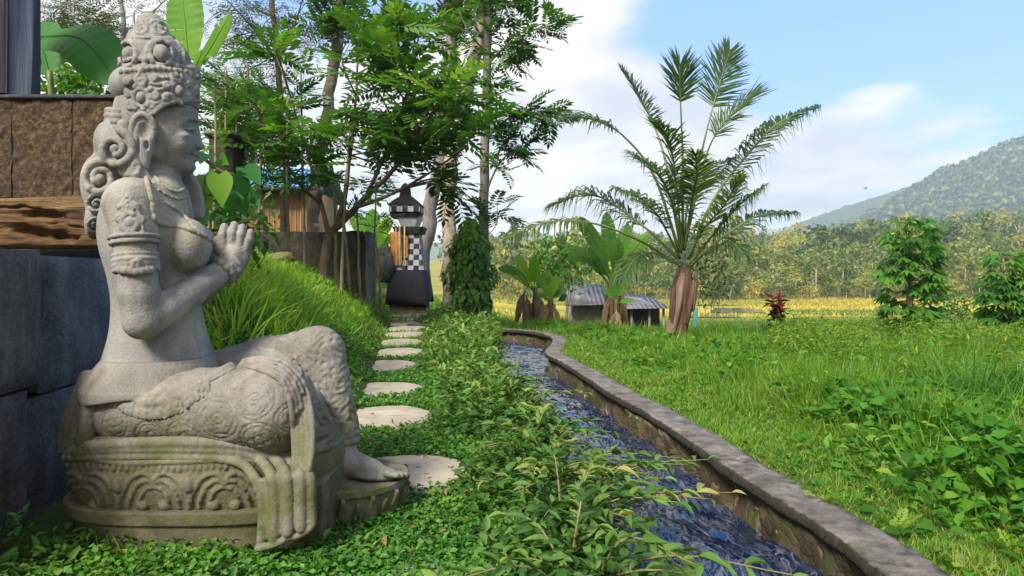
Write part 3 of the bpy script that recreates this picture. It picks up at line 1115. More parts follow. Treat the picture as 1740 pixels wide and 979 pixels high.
    def batik2(x, y, z):
        Yq = 2.22
        u = 870 + (x / Yq) * FPX; v = HZ - (z - CAMH) / Yq * FPX
        g = np.clip(np.sin(u * .33 + 2.4 * np.sin(v * .12)) * np.sin(v * .30 + 2.2 * np.sin(u * .15)), 0, 1)
        g = np.maximum(g, np.exp(-((np.hypot(u - 470, v - 615) - 46) / 2) ** 2))
        return 0.0048 * g + 0 * y
    k_.displace(batik2, (-0.95, 2.03, .2), (-0.45, 2.6, .70))
    kb = Field((0, 0, 0), (0.01, 0.01, 0.01), 0.01)
    kb.lo, kb.ax, kb.h, kb.F = k_.lo, k_.ax, k_.h, k_.F.copy()
    # banded hem curves on the raised thigh
    for o in (0, 9, 15):
        deco(k_, kb, [(462 + o, 572), (492 + o, 590), (508 + o, 622), (512 + o, 640)], 2.6, n=18)
    for q in smooth_path([(472, 572), (501, 592), (518, 622)], 12): dot(k_, kb, q[0] + 2, q[1], 2.6)
    deco(k_, kb, [(425, 590), (446, 600), (452, 612)], 2.6, n=12)
    # hem of the knee cloth and the scallops down the shin
    for i in range(5):
        ring(k_, kb, 572, 625 + i * 26, 20, 16, 2.2, 180, 360, 12)
    k_.build('skirt', m_cloth, root)

    # belt cloth round the hips, with the swag and its fringe
    s = Field((-1.62, 1.64, 0.24), (-0.60, 2.66, 0.62), 0.0038)
    fl = [(138, 650), (160, 628), (182, 612)]
    TURN[0] = radians(19)
    s.put(pixel_loft((680, 664, 650, 630, 614, 604), (264, 262, 262, 266, 270, 272), (116, 122, 122, 112, 102, 94), [.235, .248, .245, .23, .215, .20], 2.3), 0.004)
    TURN[0] = 0.0
    cut = ell(SP(455, 715, -.10), (px(150), .34, px(92)))
    s.put(cut, 0.004, 's')
    s.put(ell(SP(285, 745, -.12), (px(160), .6, px(78))), 0.006, 's')
    low = [SP(200, 662, -.28), SP(230, 690, -.30), SP(262, 700, -.30), SP(300, 690, -.29), SP(345, 660, -.25), SP(392, 628, -.2)]
    for (dv, r) in ((-26, 4.5), (-17, 4), (-9, 3.5)):
        deco(s, kb, [(186, 664 + dv * .2), (222, 692 + dv), (262, 700 + dv), (305, 690 + dv), (350, 660 + dv * .8), (398, 630 + dv * .4)], r, n=40)
    deco(s, kb, [(190, 660), (222, 676), (262, 684), (305, 674), (350, 650), (392, 625)], 9, n=40, lift=-.006)
    for q in smooth_path([(196, 668), (222, 681), (262, 689), (305, 679), (350, 651)], 34): dot(s, kb, q[0], q[1], 2.6, lift=.003)
    fp = smooth_path([(182, 672), (222, 696), (262, 703), (305, 692), (360, 652)], 27)
    for i in range(26):
        u, v = fp[i]
        deco(s, kb, [(u, v - 6), (u + (u - 262) * .04, v + (6 if i % 4 else 9))], 4.6 if i % 4 else 3.2, k=.0015, n=4)
    # back bundle of folds
    for i, (u0, u1) in enumerate(((160, 150), (152, 138), (145, 126), (139, 117), (150, 132))):
        d = -.20 + .045 * i
        chain(s, smooth_path([SP(u0 + 8, 640, d), SP(u0 - 2, 672, d - .02), SP(u1, 720, d - .025), SP(u1 - 4, 762, d - .02)], 12), np.linspace(px(11), px(13.5), 12), 0.004)
    s.build('belt_cloth', m_cloth, root)

    # ribbon over the near knee, five cords side by side
    rb = Field((-1.10, 1.60, 0.10), (-0.50, 2.20, 0.64), 0.0038)
    for i in range(5):
        o = (i - 2) * 8.2
        path = [(412 - o * .2, 617 + o * .25), (442, 619 + o * .6), (478 - o * .3, 630 + o * .8), (500 - o * .8, 655 + o * .5), (511 - o, 692), (515 - o, 740), (514 - o * .85, 785), (508 - o * .7, 826 + o * .7)]
        path = smooth_path(path, 48)
        pts, Yl = [], None
        for (u, v) in path:
            p = kb.surf(u, v, -.004)
            Yt = float(np.interp(v, [610, 640, 700, 800], [1.95, 1.915, 1.862, 1.806]))
            Yn = min(p[1] if p is not None else 9, Yt)
            Yl = Yn if Yl is None else min(Yl + np.clip(Yn - Yl, -.010, .010), Yn)
            pts.append(P(u, v, Yl))
        chain(rb, pts, np.full(48, px(4.5, -.25)), 0.001)
    # upward edge piping seen on the knee
    rb.build('ribbon', m_cloth, root)

    # ---------------- seat: cloth layers, lotus band, plinth
    CX, CY = -0.973, 2.165
    def ov(z0, z1, a0, b0, a1=None, b1=None, n=3.0, cx=CX, k=6, bulge=0):
        t = np.linspace(0, 1, k); zs = z0 + (z1 - z0) * t
        a1 = a0 if a1 is None else a1; b1 = b0 if b1 is None else b1
        bl = bulge * np.sin(pi * t)
        return loft(zs, np.full(k, cx), CY, a0 + (a1 - a0) * t + bl, b0 + (b1 - b0) * t + bl, n)
    pl = Field((-1.46, 1.76, -0.06), (-0.50, 2.56, 0.19), 0.0042)
    pl.put(ov(-.05, .085, .413, .318), 0.0)
    pl.put(ov(.088, .128, .424, .328), 0.003)
    pl.put(slab((-.590, 2.03, .08), (.034, .13, .15)), 0.006)
    pl.build('plinth', m_plinth, root)
    lf = Field((-1.46, 1.76, 0.11), (-0.50, 2.56, 0.36), 0.0036)
    lf.put(ov(.125, .262, .397, .298, .413, .314, bulge=.010), 0.0)
    lf.put(ov(.262, .322, .409, .310, .385, .288), 0.008)
    lb = Field((0, 0, 0), (0.01, 0.01, 0.01), 0.01)
    lb.lo, lb.ax, lb.h, lb.F = lf.lo, lf.ax, lf.h, lf.F.copy()
    # layered cloth edges
    for z, gr in ((.318, -.026), (.302, -.010), (.285, .002), (.270, .008)):
        a = np.radians(np.linspace(150, 345, 60))
        c_, s_ = np.cos(a), np.sin(a)
        A, B = .404 + gr, .304 + gr
        pts = np.stack([CX + A * np.sign(c_) * np.abs(c_) ** (2 / 3), CY + B * np.sign(s_) * np.abs(s_) ** (2 / 3), z + .004 * np.sin(a * 9 + z * 99)], -1)
        chain(lf, pts, .0098, 0.002)
    for u in np.arange(116, 446, 11.2):        # bead row
        dot(lf, lb, u, 789 + 8 * sin((u - 110) / 330 * pi) , 5.2, sq=(.8, 1.25))
    deco(lf, lb, [(112, 782), (200, 788), (300, 791), (440, 788)], 2.5, n=40)
    # heart-shaped lotus petals with volutes
    for cu in (142, 262, 382):
        w = 66
        for sc, r in ((1.0, 4.2), (.72, 3.4), (.44, 3.0)):
            for sg in (-1, 1):
                deco(lf, lb, [(cu, 836 - 6 * sc - 14 * sc), (cu + sg * w * .26 * sc, 858 - 54 * sc - (1 - sc) * 10), (cu + sg * w * .62 * sc, 862 - 46 * sc - (1 - sc) * 10), (cu + sg * w * .86 * sc, 862 - 18 * sc), (cu + sg * w * .92 * sc, 872)], r, n=22)
        dot(lf, lb, cu + 18, 858, 9); dot(lf, lb, cu - 18, 858, 9)
    for cu in (202, 322):
        for sg in (-1, 1):
            deco(lf, lb, [(cu, 806), (cu + sg * 14, 822), (cu, 846)], 4.0, n=9)
        dot(lf, lb, cu, 823, 12, sq=(.8, 1.2))
    lf.build('lotus_seat', m_base, root)
    # cloth falling over the front corner
    cl = Field((-1.46, 1.66, 0.02), (-0.50, 2.2, 0.36), 0.0036)
    folds = [((112, 778), (200, 776), (300, 776), (395, 783), (428, 805), (446, 850), (444, 925), 7.5, 1.800),
             ((122, 768), (200, 764), (300, 763), (415, 770), (457, 800), (468, 850), (466, 915), 8.5, 1.793),
             ((150, 758), (240, 753), (340, 752), (440, 762), (482, 800), (490, 850), (490, 903), 10.0, 1.788),
             ((420, 757), (475, 772), (508, 806), (512, 850), (512, 897), 9.5, 1.790),
             ((470, 765), (510, 785), (527, 815), (528, 850), (530, 890), 8.0, 1.800)]
    for (*pp, r, Y) in folds:
        nn = 44
        q = smooth_path(pp, nn)
        Ys = []
        for (u, v) in q:
            Yf = 1.86
            for _ in range(4):
                X = (u - 870) / FPX * Yf
                Yf = CY - .318 * (1 - min(abs(X - CX) / .416, .995) ** 3) ** (1 / 3)
            Yf = Yf + .012 if v < 800 else Yf
            Ys.append(min(Yf, Yf + (Y - Yf) * sstep(772, 815, v)))
        chain(cl, [P(q[i][0], q[i][1], float(Ys[i])) for i in range(nn)], px(r, -.33), 0.005)
    # cloth behind the folds and its turned hem
    for (u0, v0, u1, v1, Y) in ((444, 812, 464, 914, 1.806), (456, 806, 500, 902, 1.802), (498, 806, 530, 890, 1.806)):
        a, b_ = P(u0, v0, Y), P(u1, v1, Y)
        cl.put(slab((a + b_) / 2, (abs(b_[0] - a[0]) / 2, .016, abs(a[2] - b_[2]) / 2)), 0.006)
    for (pts, r) in (([(438, 932), (462, 926), (484, 916), (486, 898)], 6), ([(492, 902), (493, 912), (512, 908), (530, 894), (526, 884)], 5.5),
                     ([(452, 880), (462, 912), (480, 902), (490, 890)], 4), ([(488, 880), (500, 892), (514, 880), (520, 888)], 4)):
        q = smooth_path(pts, 14)
        chain(cl, [P(u, v, 1.792) for u, v in q], px(r, -.33), 0.003)
    # ends of the knee ribbon resting in front
    cl.build('seat_cloth', m_cloth, root)
    # ---------------- half-lotus footrest
    ft = Field((-0.82, 1.94, -0.04), (-0.30, 2.52, 0.15), 0.0036)
    FX, FY = SP(598, 0, .1)[0], D0 + .085
    ft.put(loft([-.03, .0, .06, .098], FX, FY, [.160, .166, .184, .192], [.160, .166, .184, .192]), 0.0)
    ft.put(loft([.096, .119], FX, FY, .198, .198), 0.002)
    for k in range(26):
        a = 2 * pi * k / 26
        big = k % 2 == 0
        for sg in (-1, 1):
            e = a + sg * (.115 if big else .07)
            pts = [np.array([FX + .192 * cos(a), FY + .192 * sin(a), .088 if big else .075]),
                   np.array([FX + .178 * cos((a + e) / 2), FY + .178 * sin((a + e) / 2), .045]), np.array([FX + .166 * cos(e), FY + .166 * sin(e), -.005])]
            chain(ft, [p + .006 * np.array([cos(a), sin(a), 0]) for p in pts], .0085 if big else .006, 0.001)
        if big: ft.put(ell((FX + .17 * cos(a), FY + .17 * sin(a), .035), (.022, .022, .045)), 0.006)
    for R_ in (.178,):
        ft.put(torus((FX, FY, .119), (0, 0, 1), R_, .0035), 0.002, 's')
    ft.build('footrest', m_cloth, root)
    return root

# ------------------------------------------------------------------ lie of the land
# inner top edge of the canal wall (plan), from behind the viewer to the bend far off
WALL = np.array([(1.10, -1.5), (1.03, .5), (.985, 1.3), (.971, 1.66), (.956, 1.965), (.898, 2.434), (.806, 3.283), (.75, 3.748), (.644, 4.344), (.57, 4.98),
                 (.444, 5.88), (.35, 6.37), (.34, 6.75), (.42, 7.25), (.50, 7.99), (.46, 8.55), (.30, 9.05), (0, 9.41), (-.4, 9.74), (-1.0, 10.15), (-1.7, 10.5)])
WALL = smooth_path(WALL, 150)
WT = np.gradient(WALL, axis=0); WT /= np.linalg.norm(WT, axis=1, keepdims=True)
WNR = np.stack([WT[:, 1], -WT[:, 0]], -1)              # to the right of the flow away from the viewer
CAN_W = 0.62
CENTRE = WALL - WNR * (CAN_W / 2)
WATER_Z = -0.15
WALL_Z = 0.03


def poly_dist(x, y, line):
    """distance to a polyline and signed side (positive on the right)"""
    x, y = np.asarray(x, float), np.asarray(y, float)
    best = np.full(x.shape, 1e9); side = np.zeros(x.shape)
    for i in range(len(line) - 1):
        a, b = line[i], line[i + 1]
        d = b - a; L = d.dot(d) + 1e-12
        t = np.clip(((x - a[0]) * d[0] + (y - a[1]) * d[1]) / L, 0, 1)
        qx, qy = x - a[0] - t * d[0], y - a[1] - t * d[1]
        dd = np.hypot(qx, qy)
        s = d[1] * qx - d[0] * qy
        m = dd < best
        best = np.where(m, dd, best); side = np.where(m, np.sign(s), side)
    return best, side


def path_x(Y):
    Y = np.asarray(Y, float)
    return -.03 - .165 * np.clip(Y, 0, 16)


def canal_d(x, y):
    x, y = np.asarray(x, float), np.asarray(y, float)
    d = np.full(x.shape, 9.0)
    m = (y < 12) & (np.abs(x) < 3.5)
    if m.any():
        d[m] = poly_dist(x[m], y[m], CENTRE[::2])[0]
    return d


def ground_z(x, y, canal=True, rough=True):
    x, y = np.asarray(x, float), np.asarray(y, float)
    d = path_x(y) - x - .22
    z = 1.35 * (1 - np.exp(-np.maximum(d, 0) ** 1.25 / 1.25)) * sstep(2.75, 4.0, y) * (1 - .75 * sstep(17, 60, y))
    # right of the canal the land falls in broad steps to the rice fields
    r = sstep(-1.5, 1.5, x)
    z = z - (.22 * sstep(7.5, 11.5, y) + 1.5 * sstep(11.0, 20, y) + 1.9 * sstep(20, 62, y)) * (.15 + .85 * r)
    z = z - 3.0 * sstep(18, 66, y) * (1 - r) * .9
    z = z - .16 * sstep(1.75, 2.5, x + .10 * np.maximum(y - 4, 0)) * (1 - sstep(9, 14, y)) * sstep(.5, 2, y)
    if rough:
        p = np.stack([x * 1.7, y * 1.7, 0 * x], -1)
        near = 1 - sstep(60, 90, np.hypot(x, y))
        pth = sstep(.3, .7, np.abs(x - path_x(y)))
        z = z + (fbm(p, 3, 5) - .5) * .12 * near * pth * sstep(2.4, 3.4, np.hypot(x + .9, y - 2.1) + 1.4)
    if canal:
        c = canal_d(x, y)
        z = z - .55 * (1 - sstep(.29, .42, c))
    return z


def soil_mat():
    M = Mat('soil_and_turf')
    n = M.noise(1.6, 5, 0.6)
    c = M.ramp(M.noise(24, 5, 0.65), [(0.3, (0.030, 0.040, 0.010)), (0.55, (0.045, 0.075, 0.014)), (0.75, (0.075, 0.105, 0.022))])
    c = M.mix(M.rng(n, 0.55, 0.70), c, (0.085, 0.060, 0.030))
    # paddies and stubble far off
    y = M.xyz()[1]
    far = M.ramp(M.noise(0.045, 3, 0.5, stretch=(0.5, 1.5, 1)), [(0.30, (0.15, 0.20, 0.035)), (0.48, (0.33, 0.28, 0.04)), (0.62, (0.42, 0.32, 0.045)), (0.75, (0.18, 0.22, 0.045))])
    far = M.mix(M.rng(M.noise(1.4, 4, 0.6), 0.35, 0.7, 0, 0.45), far, (0.30, 0.22, 0.04))
    c = M.mix(M.rng(y, 62, 74), c, far)
    return M.done(M.bsdf(c, 0.95, M.bump(M.noise(60, 4, 0.6), 0.5, 0.02), spec=0.1))


def build_ground():
    xs = np.unique(np.concatenate([np.linspace(-2.5, 3, 111), np.linspace(-14, 16, 121), np.linspace(-120, 160, 113), np.array([-4000, -2000, -1000, -500, -250, 300, 500, 1000, 2000, 4000.])]))
    ys = np.unique(np.concatenate([np.linspace(-2, 11, 131), np.linspace(-6, 30, 109), np.linspace(-30, 180, 106), np.array([-60, 250, 400, 700, 1200, 2500, 6000.])]))
    Xg, Yg = np.meshgrid(xs, ys, indexing='ij')
    Z = ground_z(Xg, Yg)
    n, m = Xg.shape
    i, j = np.meshgrid(np.arange(n - 1), np.arange(m - 1), indexing='ij')
    F = np.stack([i * m + j, (i + 1) * m + j, (i + 1) * m + j + 1, i * m + j + 1], -1).reshape(-1, 4)
    o = mesh('ground', np.stack([Xg, Yg, Z], -1).reshape(-1, 3), F, soil_mat(), smooth=True)
    o['kind'] = 'structure'


# ------------------------------------------------------------------ canal
def build_canal():
    # water: a rippled sheet
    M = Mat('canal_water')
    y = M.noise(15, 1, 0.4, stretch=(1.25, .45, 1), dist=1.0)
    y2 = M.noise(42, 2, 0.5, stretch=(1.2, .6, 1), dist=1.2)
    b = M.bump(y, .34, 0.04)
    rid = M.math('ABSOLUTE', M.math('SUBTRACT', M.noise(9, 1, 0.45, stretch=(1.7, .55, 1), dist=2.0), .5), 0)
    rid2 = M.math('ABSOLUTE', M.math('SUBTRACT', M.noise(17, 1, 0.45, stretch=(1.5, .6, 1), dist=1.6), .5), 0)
    glints = M.math('MULTIPLY', M.rng(M.noise(14, 2, 0.5, stretch=(1.5, .5, 1), dist=2.6), 0.575, 0.68), M.rng(M.noise(3.2, 3, .5), 0.34, 0.56))  # patches of reflected sky painted as pale colour
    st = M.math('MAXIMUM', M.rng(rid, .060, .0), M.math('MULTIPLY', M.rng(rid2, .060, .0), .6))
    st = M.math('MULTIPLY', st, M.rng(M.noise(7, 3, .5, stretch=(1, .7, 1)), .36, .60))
    c = M.mix(M.math('MAXIMUM', M.math('MULTIPLY', glints, .14), M.math('MULTIPLY', st, .13)), (0.005, 0.011, 0.032), (0.68, 0.71, 0.78))  # glints and streaks of reflected light go into the water colour
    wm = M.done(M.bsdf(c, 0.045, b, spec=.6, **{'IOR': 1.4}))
    # finely modelled waves
    s = np.linspace(0, len(WALL) - 1, 620); t = np.linspace(-.04, 1.04, 26)
    wi = np.stack([np.interp(s, np.arange(len(WALL)), WALL[:, k]) for k in (0, 1)], -1)
    wn_ = np.stack([np.interp(s, np.arange(len(WALL)), WNR[:, k]) for k in (0, 1)], -1)
    q = wi[:, None] - wn_[:, None] * (t[None, :, None] * CAN_W)
    z = WATER_Z + .060 * (fbm(np.stack([q[..., 0] * 9 + np.sin(q[..., 1] * 5), q[..., 1] * 5, 0 * q[..., 0]], -1), 2, 3) - .5) + .003 * (vnoise(np.stack([q[..., 0] * 30 + 2 * np.sin(q[..., 1] * 9), q[..., 1] * 15, 0 * q[..., 0]], -1), 9) - .5)
    V = np.concatenate([q, z[..., None]], -1)
    n, m = V.shape[:2]
    i, j = np.meshgrid(np.arange(n - 1), np.arange(m - 1), indexing='ij')
    F = np.stack([i * m + j, i * m + j + 1, (i + 1) * m + j + 1, (i + 1) * m + j], -1).reshape(-1, 4)
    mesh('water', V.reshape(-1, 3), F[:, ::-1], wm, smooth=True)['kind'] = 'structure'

    def strip(name, prof, mat, parent, jit=0.0, seed=0, smooth=False, n=300):
        """prof: list of (offset to the right of the inner edge, z)"""
        s = np.linspace(0, len(WALL) - 1, n)
        wi = np.stack([np.interp(s, np.arange(len(WALL)), WALL[:, k]) for k in (0, 1)], -1)
        wn_ = np.stack([np.interp(s, np.arange(len(WALL)), WNR[:, k]) for k in (0, 1)], -1)
        pr = np.array(prof); m = len(pr)
        q = wi[:, None] + wn_[:, None] * pr[None, :, 0, None]
        V = np.concatenate([q, np.broadcast_to(pr[None, :, 1, None], (n, m, 1))], -1)
        if jit:
            nz = fbm(V.reshape(-1, 3) * 9, 3, seed).reshape(n, m) - .5
            nz2 = fbm(V.reshape(-1, 3) * 30, 2, seed + 7).reshape(n, m) - .5
            lo = fbm(V.reshape(-1, 3) * 2.6, 2, seed + 3).reshape(n, m) - .5
            V[..., :2] += wn_[:, None] * ((.7 * nz + .9 * lo + .22 * nz2) * jit)[..., None]
            V[..., 2] += nz2 * jit * .25 + lo * jit * .5
        i, j = np.meshgrid(np.arange(n - 1), np.arange(m), indexing='ij')
        j2 = (j + 1) % m
        F = np.stack([i * m + j, (i + 1) * m + j, (i + 1) * m + j2, i * m + j2], -1).reshape(-1, 4)
        return mesh(name, V.reshape(-1, 3), F, mat, parent, smooth=smooth)

    root = thing('canal_wall', (.9, 2.5, 0), 'long dark concrete-capped rubble wall edging the right side of the canal', 'wall')
    C = Mat('weathered_concrete')
    c = C.ramp(C.noise(11, 6, .65), [(0.30, (0.050, 0.045, 0.040)), (0.52, (0.125, 0.113, 0.102)), (0.74, (0.235, 0.215, 0.195))])
    c = C.mix(C.rng(C.noise(3.0, 4, .6), .55, .72, 0, .7), c, (0.055, 0.05, 0.042))
    c = C.mix(C.rng(C.noise(150, 3, .7), .60, .72, 0, .6), c, (0.28, 0.26, 0.24))
    c = C.mix(C.rng(C.voro(5.5), .0, .10, 1, 0), c, C.mix(C.rng(C.noise(40, 4), .5, .6), c, (0.42, 0.40, 0.37)))
    c = C.mix(C.rng(C.noise(1.7, 5, .6), .60, .68, 0, .55), c, (0.06, 0.075, 0.025))
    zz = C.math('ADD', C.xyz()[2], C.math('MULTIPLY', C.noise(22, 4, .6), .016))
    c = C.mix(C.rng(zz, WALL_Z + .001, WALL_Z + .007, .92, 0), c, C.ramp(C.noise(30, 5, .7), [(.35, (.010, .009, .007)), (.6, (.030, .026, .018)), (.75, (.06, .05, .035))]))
    b = C.bump(C.noise(90, 4, .7), .8, .008); b = C.bump(C.noise(14, 4, .6), .25, .008, b)
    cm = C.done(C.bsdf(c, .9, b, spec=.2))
    R_ = Mat('mossy_rubble')
    wv = R_.n.new('ShaderNodeTexNoise'); wv.inputs['Scale'].default_value = 7; wv.inputs['Detail'].default_value = 3; R_.l.new(R_.pos, wv.inputs['Vector'])
    wa = R_.n.new('ShaderNodeVectorMath'); wa.operation = 'MULTIPLY_ADD'; wa.inputs[1].default_value = (.16, .16, .16); R_.l.new(wv.outputs['Color'], wa.inputs[0]); R_.l.new(R_.pos, wa.inputs[2])
    R_.pos = wa.outputs[0]
    vd = R_.voro(12, 'DISTANCE_TO_EDGE', 1.0, (1.2, 1, 1.5))
    c = R_.ramp(R_.noise(16, 5, .65), [(0.25, (0.035, 0.022, 0.012)), (0.5, (0.105, 0.070, 0.038)), (0.75, (0.19, 0.14, 0.085))])
    c = R_.mix(.75, c, R_.ramp(R_.voro(12, 'F1', 1.0, (1.2, 1, 1.5), 'Color'), [(.2, (.025, .018, .012)), (.45, (.09, .062, .036)), (.6, (.15, .115, .07)), (.8, (.055, .045, .035))]))
    c = R_.mix(R_.rng(R_.noise(7, 5, .65), .48, .58), c, (0.045, 0.060, 0.012))
    c = R_.mix(R_.rng(R_.noise(10, 4, .6), .66, .69), c, (0.44, 0.42, 0.39))
    c = R_.mix(R_.rng(vd, .0, .05, .75, 0), c, (0.03, 0.024, 0.014))
    b = R_.bump(R_.rng(vd, 0, .12), .35, .010); b = R_.bump(R_.noise(60, 4, .7), .6, .01, b)
    rm = R_.done(R_.bsdf(c, .85, b, spec=.25))
    zc = WALL_Z
    prof = [(0.0, zc - .010), (.006, zc - .002), (.02, zc), (.06, zc + .002), (.10, zc + .001), (.14, zc), (.168, zc - .003), (.175, zc - .012), (.175, zc - .06), (.0, zc - .046), (-.004, zc - .034), (-.003, zc - .02)]
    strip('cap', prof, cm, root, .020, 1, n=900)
    zs = np.linspace(zc - .042, -.55, 18)
    prof = [(.034, z) for z in zs] + [(.17, -.55), (.17, zc - .042)]
    strip('rubble_face', prof, rm, root, .075, 2, n=900)
    # left bank kerb, mostly under the plants
    root2 = thing('canal_bank', (.3, 3, 0), 'low mossy rubble bank on the left side of the canal under the overhanging plants', 'bank')
    zs = np.linspace(-.03, -.55, 10)
    prof = [(-CAN_W - .14, -.05)] + [(-CAN_W - .14, -.55)] + [(-CAN_W + .0, z) for z in zs[::-1]]
    strip('rubble_face', prof, rm, root2, .05, 5, n=500)


# ------------------------------------------------------------------ stepping stones
STONES = []


def build_path():
    M = Mat('pale_paving_stone')
    c = M.ramp(M.noise(6, 5, .6), [(0.3, (0.26, 0.225, 0.17)), (0.7, (0.37, 0.325, 0.255))])
    c = M.mix(M.rng(M.noise(170, 3, .7), .52, .70, 0, .5), c, (0.30, 0.26, 0.20))
    c = M.mix(M.rng(M.noise(14, 5, .65), .52, .68, 0, .6), c, (0.19, 0.155, 0.10))
    c = M.mix(M.rng(M.noise(4, 5, .65), .55, .70, 0, .5), c, (0.15, 0.15, 0.07))
    m = M.done(M.bsdf(c, .9, M.bump(M.noise(140, 3, .6), .3, .004), spec=.2))
    # (px centre, py centre, px width, py depth)
    st = [(705, 803, 150, 66, 'round pale stepping stone right beside the statue footrest'),
          (652, 709, 172, 40, 'broad pale stepping stone with a rounded right end just past the raised stone knee'),
          (650, 661, 134, 25, 'pinkish pale stepping stone third out from the statue'),
          (656, 622, 106, 22, 'oval pale stepping stone fourth out from the statue'),
          (676, 599, 92, 17, 'pointed pale stepping stone fifth out from the statue'),
          (680, 581, 76, 11, 'pale stepping stone sixth out from the statue on the path to the shrine'),
          (690, 567.5, 70, 8, None), (692, 557, 66, 6.5, None), (693, 548.5, 62, 5.5, None), (694, 541.5, 60, 4.6, None), (695, 536, 58, 4, None)]
    rng = np.random.RandomState(5)
    for k, (cx, cy, wpx, hpx, lab) in enumerate(st):
        Y = FPX * (CAMH - .012) / (cy - HZ)
        X = (cx - 870) / FPX * Y
        y0 = FPX * (CAMH - .012) / (cy + hpx / 2 - HZ); y1 = FPX * (CAMH - .012) / (cy - hpx / 2 - HZ)
        a, b = wpx / FPX * Y / 2, (y1 - y0) / 2
        Y = (y0 + y1) / 2
        n = 40; th = np.arange(n) * 2 * pi / n
        wob = 1 + .05 * np.sin(2 * th + rng.rand() * 6) + .035 * np.sin(3 * th + rng.rand() * 6) + .025 * np.sin(7 * th + rng.rand() * 6) + .015 * np.sin(13 * th + rng.rand() * 6)
        if k == 0: a, b = .30, .27; wob = 1 + .01 * np.sin(3 * th); X += -.06
        zt = .014 if k else .006
        STONES.append((X, Y, a, b))
        rows = []
        for f_, z in ((1.0, -.06), (1.0, zt - .012), (.975, zt - .002), (.93, zt), (.5, zt + .001), (.05, zt)):
            rows.append(np.stack([X + a * f_ * wob * np.cos(th), Y + b * f_ * wob * np.sin(th), np.full(n, z) + (.002 * np.sin(th * 2) if z > 0 else 0)], -1))
        V = np.vstack(rows); m_ = len(rows)
        i, j = np.meshgrid(np.arange(m_ - 1), np.arange(n), indexing='ij'); j2 = (j + 1) % n
        F = np.stack([i * n + j, i * n + j2, (i + 1) * n + j2, (i + 1) * n + j], -1).reshape(-1, 4)
        g = G().add(V, [F, ((m_ - 1) * n + np.stack([np.zeros(n - 2, int), np.arange(1, n - 1), np.arange(2, n)], -1))])
        o = g.build('stepping_stone', m, origin=(X, Y, 0))
        far = ['palest thin sliver of a stepping stone, seventh out from the statue', 'narrow pale stepping stone, eighth out from the statue', 'narrow pale stepping stone, third before the shrine foot', 'thin pale stepping stone, second before the shrine foot', 'last thin pale stepping stone right at the shrine foot']
        tag(o, lab or far[k - 6], 'stepping stone', 'stepping stones of the path')
    # slab at the lower edge of the picture
    g = G(); n = 30; th = np.arange(n) * 2 * pi / n
    X, Y = -.205, 1.66
    rows = [np.stack([X + .17 * f_ * np.cos(th), Y + .14 * f_ * np.sin(th), np.full(n, z)], -1) for f_, z in ((1, -.05), (1, .0), (.97, .01), (.05, .012))]
    i, j = np.meshgrid(np.arange(3), np.arange(n), indexing='ij'); j2 = (j + 1) % n
    g.add(np.vstack(rows), np.stack([i * n + j, i * n + j2, (i + 1) * n + j2, (i + 1) * n + j], -1).reshape(-1, 4))
    tag(g.build('stepping_stone', m, origin=(X, Y, 0)), 'grey stepping stone half cut off by the lower edge of the photo', 'stepping stone', 'stepping stones of the path')


